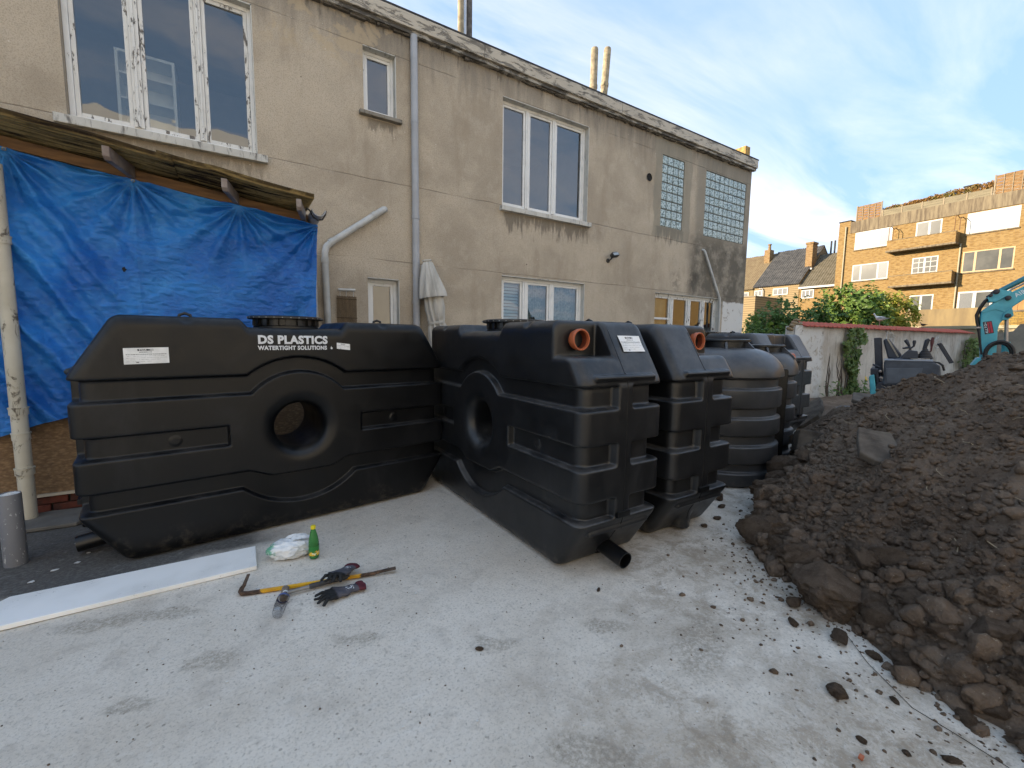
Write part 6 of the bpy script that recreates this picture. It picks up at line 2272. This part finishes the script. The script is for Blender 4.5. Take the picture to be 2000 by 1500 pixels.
# dipper and bucket beyond the frame
mb = MB()
mb.prism([E(2082, 502), E(2104, 500), E(2122, 540), E(2120, 690), E(2106, 692), E(2096, 540)], -.06, .06, 'y')
mb.build('dipper', TEAL, ex, bevel=.012)
mb = MB()
mb.prism([E(2098, 690), E(2128, 690), E(2140, 720), E(2120, 765), E(2075, 770), E(2062, 752), E(2088, 740)], -.22, .22, 'y')
mb.build('bucket', DKP, ex, bevel=.012)
# lettering on the boom and the hire sticker
WHITE_P = pmat('white_lettering', '#dfe6e6', .5, .08, 9)
p0, p1 = E(1965.5, 583.5), E(2012, 559)
d_ = Vector((p1[0] - p0[0], 0, p1[1] - p0[1]))
up_ = Vector((-d_.z, 0, d_.x)).normalized() * .052
lettering(boom, 'AIRMAN', 0, lambda u, v: Vector((p0[0], -.0765, p0[1])) + d_ * u + up_ * v, 'lettering', WHITE_P, .02)
q0, q1, q2, q3 = [Vector((E(*c)[0], -.0768, E(*c)[1])) for c in ((1907.6, 630), (1924.6, 627.6), (1932, 651), (1914.5, 653.6))]
mb = MB()
mb.add([q0, q1, q2, q3], [(0, 1, 2, 3)])
stk = mb.build('hire_sticker', pmat('black_sticker', '#1c1c22', .4, .1, 9), boom, fix=False)
def sp(u, v, l=.0012):                             # u along the top edge, v down the sticker
    return q0 * (1 - u) * (1 - v) + q1 * u * (1 - v) + q2 * u * v + q3 * (1 - u) * v + Vector((0, -l, 0))
mb = MB()
for a, b in ((.46, .62), (.70, .92)):
    mb.add([sp(a, .06), sp(b, .06), sp(b, .94), sp(a, .94)], [(0, 1, 2, 3)])
mb.build('red_stripe', pmat('red_print', '#b3273a', .4, .1, 9), stk, fix=False)
lettering(stk, 'ALLTO+', 0, lambda u, v: sp(.40 - v * .30, .95 - u * .90), 'lettering', WHITE_P, .015)

# ================================================================== trees
def tree(name, label, base, blobs, n, size, mat, seed, trunk_r=.09, group='trees behind the yard wall'):
    t = thing(name, label, 'tree', base, 0, group)
    r = np.random.RandomState(seed)
    Cs, Ns = [], []
    vol = np.array([b[3] * b[4] * b[5] for b in blobs])
    for b, k in zip(blobs, (vol / vol.sum() * n).astype(int)):
        d = r.normal(0, 1, (k, 3))
        d /= np.linalg.norm(d, axis=1)[:, None]
        rad = r.uniform(0, 1, k) ** 0.45
        q = d * rad[:, None]
        nz = 1 + .38 * fbm(d[:, 0] * 2.3 + seed, d[:, 1] * 2.3 + d[:, 2] * 1.7, 3, seed)
        q = q * nz[:, None] * np.array(b[3:6]) + np.array(b[:3])
        cl = fbm(q[:, 0] * 1.6 + q[:, 2], q[:, 1] * 1.6 - q[:, 2] * .7, 3, seed + 9)
        ok = cl > -.12
        Cs.append(q[ok])
        Ns.append((d + np.array([0, 0, .5]))[ok])
    # long shoots that break the outline
    for _ in range(26):
        b = blobs[r.randint(len(blobs))]
        d = r.normal(0, 1, 3)
        d[2] = abs(d[2]) + .3
        d /= np.linalg.norm(d)
        s0 = np.array(b[:3]) + d * np.array(b[3:6]) * .8
        k = 22
        tt = r.uniform(0, 1, k)
        Cs.append(s0 + d * (tt * r.uniform(.25, .7))[:, None] + r.normal(0, .05, (k, 3)))
        Ns.append(np.tile(d, (k, 1)) + r.normal(0, .6, (k, 3)))
    C, N = np.concatenate(Cs), np.concatenate(Ns)
    C[:, 2] = np.maximum(C[:, 2], .15)
    link('crown', leaf_mesh('crown', C, N, size, mat, seed), t)
    mb = MB()
    top = max(b[2] for b in blobs)
    mb.tube([(0, 0, 0), (.05, .03, top * .4), (.02, -.04, top * .8), (0, 0, top)], [trunk_r, trunk_r * .8, trunk_r * .55, trunk_r * .3], 9)
    for b in blobs:
        st = Vector((.03, .0, top * .45))
        en = Vector(b[:3])
        mid = st.lerp(en, .5) + Vector((r.uniform(-.1, .1), r.uniform(-.1, .1), .12))
        mb.tube([st, mid, en, en + (en - mid) * .6], [trunk_r * .55, trunk_r * .4, trunk_r * .25, trunk_r * .08], 6)
    mb.build('trunk', BARK, t, smooth=60)
    return t
tree('leafy_shrub', 'dark green rounded shrub tree left above the yard wall', (20.0, 10.1, 0), [(0, .2, 2.1, 1.0, .85, 1.1), (.2, -.5, 2.4, .8, .7, .8), (-.1, .75, 1.6, .7, .5, .9), (0, 0, 1.1, 1.1, 1.0, .9)], 6500, .085, LEAF_DK, 3)
tree('leafy_shrub', 'low dark shrub between the round shrub and the broad tree', (21.3, 9.05, 0), [(0, 0, 2.0, .9, .6, .9), (0, -.3, 2.5, .6, .5, .6), (0, .2, 1.1, 1.0, .8, .9)], 4000, .085, LEAF_DK, 4)
tree('garden_tree', 'broad garden tree with sunlit top in the middle above the wall', (25.0, 8.95, 0), [(0, .5, 3.1, 1.0, .95, 1.1), (0, -.35, 3.3, .9, .8, .95), (.2, .9, 2.3, .9, .8, .9), (0, -.7, 2.2, .9, .8, .9), (0, 0, 1.6, 1.3, 1.2, 1.1)], 10500, .10, LEAF_MD, 5)
tree('garden_tree', 'yellow-green sunlit tree right of the gull', (28.0, 8.3, 0), [(0, .35, 3.3, .9, .75, .95), (0, -.35, 2.9, .85, .6, .9), (0, 0, 1.9, 1.0, .9, 1.0), (0, -.45, 1.6, .7, .5, .7)], 7500, .095, LEAF_YL, 6)
tree('leafy_shrub', 'sparse little shrub against the corner of the rendered building', (16.5, 8.75, 0), [(0, 0, 1.5, .5, .45, .6), (0, .3, 1.0, .5, .4, .5)], 900, .08, LEAF_MD, 7)

# ================================================================== brick apartment block
def brick_mat(name, c1, c2, mort, bw=.21, rh=.068):
    g = NT(name, .9, 0, .15)
    X, Y, Z = g.xyz()
    cb_ = g.n('ShaderNodeCombineXYZ')
    g.inp(cb_.inputs[0], g.math('ADD', X, Y))
    g.inp(cb_.inputs[1], Z)
    br = g.n('ShaderNodeTexBrick')
    br.inputs['Scale'].default_value = 1.0
    br.inputs['Brick Width'].default_value = bw
    br.inputs['Row Height'].default_value = rh
    br.inputs['Mortar Size'].default_value = .011
    br.inputs['Bias'].default_value = -.1
    g.inp(br.inputs['Vector'], cb_.outputs[0])
    g.inp(br.inputs['Color1'], lin(c1))
    g.inp(br.inputs['Color2'], lin(c2))
    g.inp(br.inputs['Mortar'], lin(mort))
    f = g.ramp(g.noise(.9, 5, .6), .35, .7)
    c = g.mix(g.math('MULTIPLY', f, .3), br.outputs['Color'], lin('#8a754f'))
    bl = g.noise(2.4, 3, .6, 0, g.mapped((1.3, 1.3, 5.5)))
    c = g.mix(g.math('MULTIPLY', g.ramp(bl, .50, .58), .6), c, lin('#644a29'))
    g.col(c)
    g.bump(br.outputs['Fac'], -.4, .01)
    return g.m
YBRICK = brick_mat('yellow_brick', '#957845', '#846536', '#7f7058')
BAND = pmat('streaked_concrete_band', '#7d7059', .92, .4, 3, .2, 20, stretch=(2.2, 2.2, .25), c2='#574b3c')
WFRAME = pmat('white_pvc_frame', '#a9a8a3', .5, .08, 4)
TFRAME = pmat('tan_wood_frame', '#b59a70', .6, .2, 8)
FARGLASS = NT('dull_far_glass', .25, 0, .2)
FARGLASS.col(FARGLASS.mix(FARGLASS.ramp(FARGLASS.noise(1.1, 3), .4, .65), lin('#3a3b38'), lin('#4c4b46')))
FARGLASS = FARGLASS.m
g = NT('curtained_glass', .3, 0, .2)
g.col(g.mix(g.ramp(g.wave(5.5, 1.2, 'X'), .3, .7), lin('#45484c'), lin('#737371')))
CURTAINED = g.m
BLINDW = pmat('closed_white_blind', '#c2c2be', .6, .05, 4)
apt = thing('apartment_block', 'sunlit yellow brick apartment block with balconies and roof fence', 'apartment block', (48.4, 15.65, 0), -math.radians(92.58))
mb = MB()
mb.box((-3.55, 0, 0), (46, 11, 11.60))
mb.box((-3.55, 0.02, 11.60), (-2.62, 11, 12.75))
mb.build('brick_wall', YBRICK, apt)
mb = MB()
mb.box((-2.62, -.06, 11.60), (46.05, 11, 12.62))
band = mb.build('concrete_band', BAND, apt, bevel=.02)
mb = MB()
mb.box((-3.6, -.05, 12.75), (-2.6, 11, 12.82))
mb.build('parapet_cap', FELT, apt)
def far_window(x0, x1, z0, z1, splits, frame, pane, fw=.09, grid=None):
    mb = MB()
    y0, y1 = -.012, .03
    mb.box((x0, y0, z0), (x0 + fw, y1, z1))
    mb.box((x1 - fw, y0, z0), (x1, y1, z1))
    mb.box((x0 + fw, y0 + .001, z1 - fw), (x1 - fw, y1, z1))
    mb.box((x0 + fw, y0 + .001, z0), (x1 - fw, y1, z0 + fw))
    for s in splits:
        mb.box((s - fw * .8, y0 - .004, z0 + fw), (s + fw * .8, y1, z1 - fw))
    if grid:
        nx, nz = grid
        ed = [x0 + fw] + list(splits) + [x1 - fw]
        for a, b in zip(ed[:-1], ed[1:]):
            for i in range(1, nx):
                xx = a + (b - a) * i / nx
                mb.box((xx - .022, y0 + .002, z0 + fw), (xx + .022, y1, z1 - fw))
            for j in range(1, nz):
                zz2 = z0 + (z1 - z0) * j / nz
                mb.box((a, y0 + .003, zz2 - .022), (b, y1, zz2 + .022))
    w = mb.build('window', frame, apt)
    ed = [x0 + fw] + list(splits) + [x1 - fw]
    for i, (a, b) in enumerate(zip(ed[:-1], ed[1:])):
        pm = pane[i % len(pane)] if isinstance(pane, list) else pane
        mb = MB()
        mb.add([(a, -.002, z0 + fw * .5), (b, -.002, z0 + fw * .5), (b, -.002, z1 - fw * .5), (a, -.002, z1 - fw * .5)], [(0, 1, 2, 3)])
        mb.build('pane', pm, w, fix=False)
    mb = MB()
    mb.box((x0 - .05, -.09, z0 - .09), (x1 + .05, .0, z0 - .003))
    mb.build('sill', BAND, w)
far_window(-2.17, .55, 10.03, 11.57, (-1.25, -.35), WFRAME, CURTAINED, .11)
far_window(2.13, 3.74, 9.6, 11.53, (2.98,), WFRAME, FARGLASS, .09)
far_window(5.17, 7.92, 10.0, 11.53, (6.1, 7.0), WFRAME, BLINDW, .10)
far_window(-2.18, .50, 7.2, 8.67, (-1.52, -.25), WFRAME, [FARGLASS, FARGLASS, CURTAINED], .08)
far_window(2.1, 3.73, 6.6, 8.66, (2.9,), WFRAME, FARGLASS, .08, (2, 5))
far_window(5.15, 7.88, 7.08, 8.67, (5.85, 7.15), TFRAME, FARGLASS, .08)
far_window(-2.18, .5, 4.3, 5.77, (-1.3, -.4), WFRAME, FARGLASS, .09)
far_window(2.15, 3.68, 3.6, 5.58, (2.9,), WFRAME, FARGLASS, .09)
far_window(5.12, 7.9, 3.9, 5.62, (6.05, 7.0), WFRAME, [CURTAINED, FARGLASS, FARGLASS], .12)
far_window(10.2, 12.9, 10.0, 11.53, (11.1, 12.0), WFRAME, FARGLASS, .10)
far_window(10.2, 12.9, 7.08, 8.67, (11.1, 12.0), WFRAME, FARGLASS, .10)
for x0, x1, z0, z1 in ((.55, 4.85, 9.42, 10.23), (.95, 4.85, 6.42, 7.22)):
    mb = MB()
    mb.box((x0, -.85, z0), (x1, -.73, z1))
    mb.box((x0, -.729, z0), (x0 + .12, -.002, z1))
    mb.box((x1 - .12, -.729, z0), (x1, -.002, z1))
    bal = mb.build('balcony', YBRICK, apt)
    mb = MB()
    mb.box((x0 - .04, -.90, z0 - .14), (x1 + .04, -.003, z0 - .003))
    mb.box((x0 - .02, -.87, z1 + .003), (x1 + .02, -.71, z1 + .05))
    mb.build('balcony_slab', BAND, bal)
RUSTY = pmat('rusty_rail', '#6d4a30', .8, .3, 9)
for x in (.62, 4.72):
    mb = MB()
    mb.tube([(x, -.8, 10.25), (x, -.8, 11.35), (x, -.4, 11.5), (x, -.02, 11.35)], .025, 6)
    mb.tube([(x + .28, -.8, 10.25), (x + .28, -.8, 11.1), (x + .28, -.4, 11.3), (x + .28, -.02, 11.25)], .025, 6)
    mb.build('divider_rail', RUSTY, apt)
for x, z0, z1 in ((-2.93, 0, 12.25), (4.98, 0, 9.35)):
    mb = MB()
    mb.tube([(x, -.10, z0), (x, -.10, z1)], .055, 10)
    mb.build('downpipe', pmat('cream_far_pipe', '#a0957a', .6, .15, 3), apt, smooth=60)
# roof terrace: woven screens, low fence, dried hedge
WEAVE = pmat('larch_woven_slat', '#86663f', .85, .3, 6)
POST = pmat('pale_fence_post', '#8f8068', .85, .2, 6)
def woven(x0, x1, z0, z1, y):
    n = int(round((x1 - x0) / 1.8)) or 1
    for k in range(n):
        a, b = x0 + (x1 - x0) * k / n, x0 + (x1 - x0) * (k + 1) / n
        mb = MB()
        rows = 11
        for r_ in range(rows):
            za = z0 + (z1 - z0) * r_ / rows
            zb = za + (z1 - z0) / rows * .96
            pts = []
            for i in range(13):
                t_ = i / 12
                pts.append((a + .06 + (b - a - .12) * t_, y + .035 * math.sin(t_ * PI * 4 + (r_ % 2) * PI)))
            for i in range(12):
                p_, q_ = pts[i], pts[i + 1]
                mb.add([(p_[0], p_[1], za), (q_[0], q_[1], za), (q_[0], q_[1], zb), (p_[0], p_[1], zb), (p_[0], p_[1] + .012, za), (q_[0], q_[1] + .012, za), (q_[0], q_[1] + .012, zb), (p_[0], p_[1] + .012, zb)],
                       [(0, 1, 2, 3), (7, 6, 5, 4), (3, 2, 6, 7), (0, 4, 5, 1)])
        s = mb.build('woven_screen', WEAVE, apt, fix=False)
        for xx in (a, b - .0):
            mb = MB()
            mb.box((xx - .04, y - .03, z0), (xx + .04, y + .05, z1 + .05))
            mb.build('screen_post', POST, s)
        mb = MB()
        for i in range(1, 4):
            xx = a + (b - a) * i / 4
            mb.box((xx - .02, y - .045, z0), (xx + .02, y - .03, z1))
        mb.build('screen_batten', POST, s)
woven(-2.25, -.42, 12.64, 13.92, .1)
woven(6.42, 15.6, 12.64, 14.0, .1)
LOWF = pmat('weathered_low_boards', '#80765f', .9, .3, 4, .2, 20, stretch=(.4, 1, 3))
for k in range(3):
    mb = MB()
    mb.box((-.38, .08, 12.63 + k * .175), (6.36, .10, 12.63 + k * .175 + .168))
    mb.build('low_fence_board', LOWF, apt)
for k in range(6):
    mb = MB()
    x = -.3 + k * 1.32
    mb.box((x - .04, .05, 12.63), (x + .04, .079, 13.2))
    mb.build('low_fence_post', POST, apt)
r = np.random.RandomState(2)
n = 5200
x = r.uniform(-.4, 6.3, n)
C = np.stack([x, r.uniform(.3, 1.1, n), 12.9 + r.uniform(0, 1, n) ** .8 * (0.52 + .06 * x + .05 * np.sin(x * 5))], 1)
kind(link('dry_hedge', leaf_mesh('dry_hedge', C, np.tile(np.array([[0, -.6, .6]]), (n, 1)), .11, leaf_mat('dry_hedge_leaf', '#a37a42', '#8c6a38', '#807a40'), 4, .35), apt), 'stuff')
mb = MB()
mb.box((3.2, 3.0, 12.63), (7.4, 8, 13.95))
mb.build('penthouse', pmat('white_penthouse', '#b0ada3', .8, .1, 2), apt)
for a, b, z in ((6.25, 6.95, 14.75), (3.9, 4.6, 14.45)):
    mb = MB()
    mb.box((a, 3.4, 13.4), (b, 4.2, z))
    ch = mb.build('chimney', pmat('cream_chimney', '#a0957a', .9, .2, 3), apt)
    mb = MB()
    mb.box((a - .08, 3.32, z), (b + .08, 4.28, z + .1))
    mb.build('chimney_cap', FELT, ch)

# ================================================================== terraced houses with tiled roofs
def tile_mat(name, a, b):
    g = NT(name, .75, 0, .3)
    X, Y, Z = g.xyz()
    f = g.noise(2.4, 5, .7)
    row = g.wave(2.0, .3, 'Z', detail=1)
    c = g.mix(g.ramp(f, .35, .65), lin(a), lin(b))
    c = g.mix(g.math('MULTIPLY', g.ramp(row, .75, .95), .35), c, tuple(q * .35 for q in lin(a)))
    g.col(c)
    return g.m
def tiled(name, parent, xe, ze, xr, zr, y0e, y1e, mat, pitch=.24):
    ny = int(abs(y1e - y0e) / pitch * 6)
    ns = 26 * 3
    t_ = np.linspace(0, 1, ns)
    Yv = np.linspace(y0e, y1e, ny)
    T, Yg = np.meshgrid(t_, Yv, indexing='ij')
    lap = 0.035 * (1 - (T * 26) % 1.0)
    Z = ze + (zr - ze) * T + lap + .035 * np.sin(Yg * 2 * np.pi / pitch)
    Xg = xe + (xr - xe) * T
    V = np.stack([Xg, Yg, Z], -1).reshape(-1, 3) - np.array(parent.location)
    i = np.arange(ns * ny).reshape(ns, ny)
    F = np.stack([i[:-1, :-1], i[:-1, 1:], i[1:, 1:], i[1:, :-1]], -1).reshape(-1, 4)
    return link(name, fast_mesh(name, V, F, mat), parent)
def house_row(nm, label, xf, y0, y1, ze, xr, zr, wall_m, tile_m):
    t = thing(nm, label, 'house', (xf + 2, (y0 + y1) / 2, 0), worldparts=True)
    mb = MB()
    mb.prism([(xf, 0), (xf, ze), (xr, zr - .05), (2 * xr - xf, ze), (2 * xr - xf, 0)], y0, y1, 'y')
    mb.build('wall', wall_m, t)
    rf = tiled('roof', t, xf - .25, ze - .12, xr, zr, y0 - .05, y1 + .05, tile_m)
    rf.location = (0, 0, 0)
    tb = tiled('back_roof', t, 2 * xr - xf + .25, ze - .12, xr, zr, y0 - .05, y1 + .05, tile_m, 1.2)
    tb.location = (0, 0, 0)
    return t
CLAD = NT('beige_lap_cladding', .8, 0, .25)
CLAD.col(CLAD.mix(CLAD.ramp(CLAD.wave(1.6, 0, 'Z', detail=0), .86, .97), lin('#8f7b5a'), lin('#594b38')))
CLAD = CLAD.m
RENDY = pmat('ochre_render', '#86744f', .9, .2, 2)
h1 = house_row('terraced_house', 'terraced house with dark glazed tile roof and tall brick chimney', 50.0, 22.95, 27.68, 7.73, 54.8, 12.1, CLAD, tile_mat('dark_glazed_tile', '#3b3a39', '#555350'))
h2 = house_row('terraced_house', 'terraced house with mossy brown tile roof left of the dark roof', 50.0, 27.72, 36.0, 7.56, 54.8, 11.97, RENDY, tile_mat('mossy_brown_tile', '#6e5d45', '#7f7054'))
h3 = house_row('terraced_house', 'lower house with grey-brown tile roof beside the brick block', 50.0, 19.0, 22.90, 7.33, 54.0, 10.97, YBRICK, tile_mat('grey_brown_tile', '#57503f', '#6b6353'))
def house_window(t, x, y0, y1, z0, z1, n):
    mb = MB()
    fw = .09
    mb.box((x - .05, y0, z0), (x + .02, y1, z0 + fw))
    mb.box((x - .05, y0, z1 - fw), (x + .02, y1, z1))
    for i in range(n + 1):
        yy = y0 + (y1 - y0 - fw) * i / n
        mb.box((x - .055, yy, z0 + fw), (x + .02, yy + fw, z1 - fw))
    w = mb.build('window', WFRAME, t)
    mb = MB()
    mb.add([(x - .03, y0 + .02, z0 + .02), (x - .03, y1 - .02, z0 + .02), (x - .03, y1 - .02, z1 - .02), (x - .03, y0 + .02, z1 - .02)], [(0, 1, 2, 3)])
    mb.build('pane', CURTAINED, w, fix=False)
house_window(h1, 50, 26.69, 27.55, 6.66, 7.31, 2)
house_window(h1, 50, 24.0, 25.55, 6.62, 7.36, 3)
house_window(h3, 50, 21.5, 22.66, 6.08, 6.95, 3)
house_window(h2, 50, 28.2, 28.9, 5.8, 7.2, 1)
mb = MB()
mb.box((49.62, 18.95, 7.06), (49.78, 22.85, 7.24))
mb.build('gutter', WFRAME, h3)
mb = MB()
mb.tube([(49.85, 27.0, 7.5), (49.85, 26.65, 7.45), (49.85, 26.55, 7.25), (49.85, 26.55, 6.4)], .05, 8)
mb.build('downpipe', WFRAME, h1)
CHBR = brick_mat('chimney_brick', '#85623f', '#8f7650', '#8a7c64', .21, .07)
mb = MB()
mb.box((52.0, 22.82, 8.6), (53.0, 23.46, 11.95))
ch = mb.build('chimney', CHBR, h1)
mb = MB()
mb.box((51.93, 22.75, 11.953), (53.07, 23.53, 12.15))
mb.build('chimney_crown', CHBR, ch)
mb = MB()
mb.box((51.8, 22.7, 9.25), (53.1, 23.6, 9.42))
mb.build('flashing', WFRAME, ch)
mb = MB()
mb.box((53.5, 28.0, 10.8), (54.4, 28.62, 12.35))
ch = mb.build('chimney', CHBR, h2)
mb = MB()
mb.lathe([(.17, 12.35), (.14, 12.9), (.2, 12.95), (.2, 13.05), (0, 13.05)], 14, Matrix.Translation((53.95, 28.3, 0)))
mb.build('chimney_pot', CHBR, ch, smooth=40)
for y in (22.55, 22.2):
    mb = MB()
    mb.tube([(55.5, y, 10.5), (55.5, y, 12.6)], .09, 8)
    mb.build('flue', FELT, h1)
t = thing('garden_annex', 'beige lap-clad garden annex below the terraced houses', 'annex', (40, 23, 0), worldparts=True)
mb = MB()
mb.box((38, 20.85, 0), (42.6, 26, 5.42))
mb.build('cladding', CLAD, t)
mb = MB()
mb.box((37.95, 20.8, 5.423), (42.65, 26.05, 5.5))
mb.build('flat_roof', POST, t)
# garages and garden walls behind the yard wall
t = thing('garage_block', 'low rendered garage wall with stained top beyond the yard wall', 'garage', (35.5, 8, 0), worldparts=True)
mb = MB()
mb.box((34, 6.0, 0), (37.5, 9.6, 3.52))
mb.build('wall', pmat('stained_ochre_render', '#85724f', .92, .35, 1.6, .2, 20, stretch=(1, 1.6, .4), c2='#6e5e44'), t)
t = thing('brick_garden_wall', 'yellow brick garden wall right of the excavator boom', 'wall', (34.2, 4.5, 0), worldparts=True)
mb = MB()
mb.box((33.9, 2.0, 0), (34.2, 5.78, 3.22))
mb.build('brickwork', brick_mat('bright_yellow_brick', '#967b40', '#866a35', '#5a4f37', .24, .09), t)
mb = MB()
mb.box((33.85, 1.98, 3.223), (34.25, 5.8, 3.32))
mb.build('coping', BAND, t)
t = thing('low_coped_wall', 'low garden wall with pale concrete coping in front of the garages', 'wall', (31, 6.5, 0), worldparts=True)
mb = MB()
mb.box((30.9, 3.9, 0), (31.15, 10.5, 2.30))
mb.build('wall', pmat('dull_render', '#9a8c70', .92, .3, 2), t)
mb = MB()
mb.box((30.8, 3.88, 2.303), (31.25, 10.52, 2.45))
mb.build('coping', pmat('pale_coping', '#a0957a', .85, .15, 3), t)
t = thing('plot_wall', 'rough grey concrete wall at the right edge behind the heap', 'wall', (25.5, 2, 0), worldparts=True)
mb = MB()
mb.prism([(-4, 0), (4.55, 0), (4.5, 1.95), (3.9, 2.05), (3.75, 2.32), (-4, 2.4)], 25.4, 25.7, 'x')
mb.build('wall', pmat('rough_grey_concrete', '#8f8778', .95, .35, 1.5, .5, 12), t)
t = thing('timber_shed', 'small brown timber shed above the yellow garden wall', 'shed', (37.5, 5, 0), worldparts=True)
for k in range(9):
    mb = MB()
    y = 3.4 + k * .27
    mb.box((36.5, y + .005, 0), (36.54, y + .262, 4.05))
    mb.build('plank', pmat('brown_shed_plank', '#a57c4c', .85, .3, 4, stretch=(1, 1, .3)) if k == 0 else bpy.data.materials['brown_shed_plank'], t)
mb = MB()
mb.box((36.545, 3.4, 0), (38.5, 5.83, 4.0))
mb.box((36.3, 3.3, 4.053), (38.6, 5.9, 4.12))
mb.build('shed_body', FELT, t)

for o in _roots:
    del o['_w']
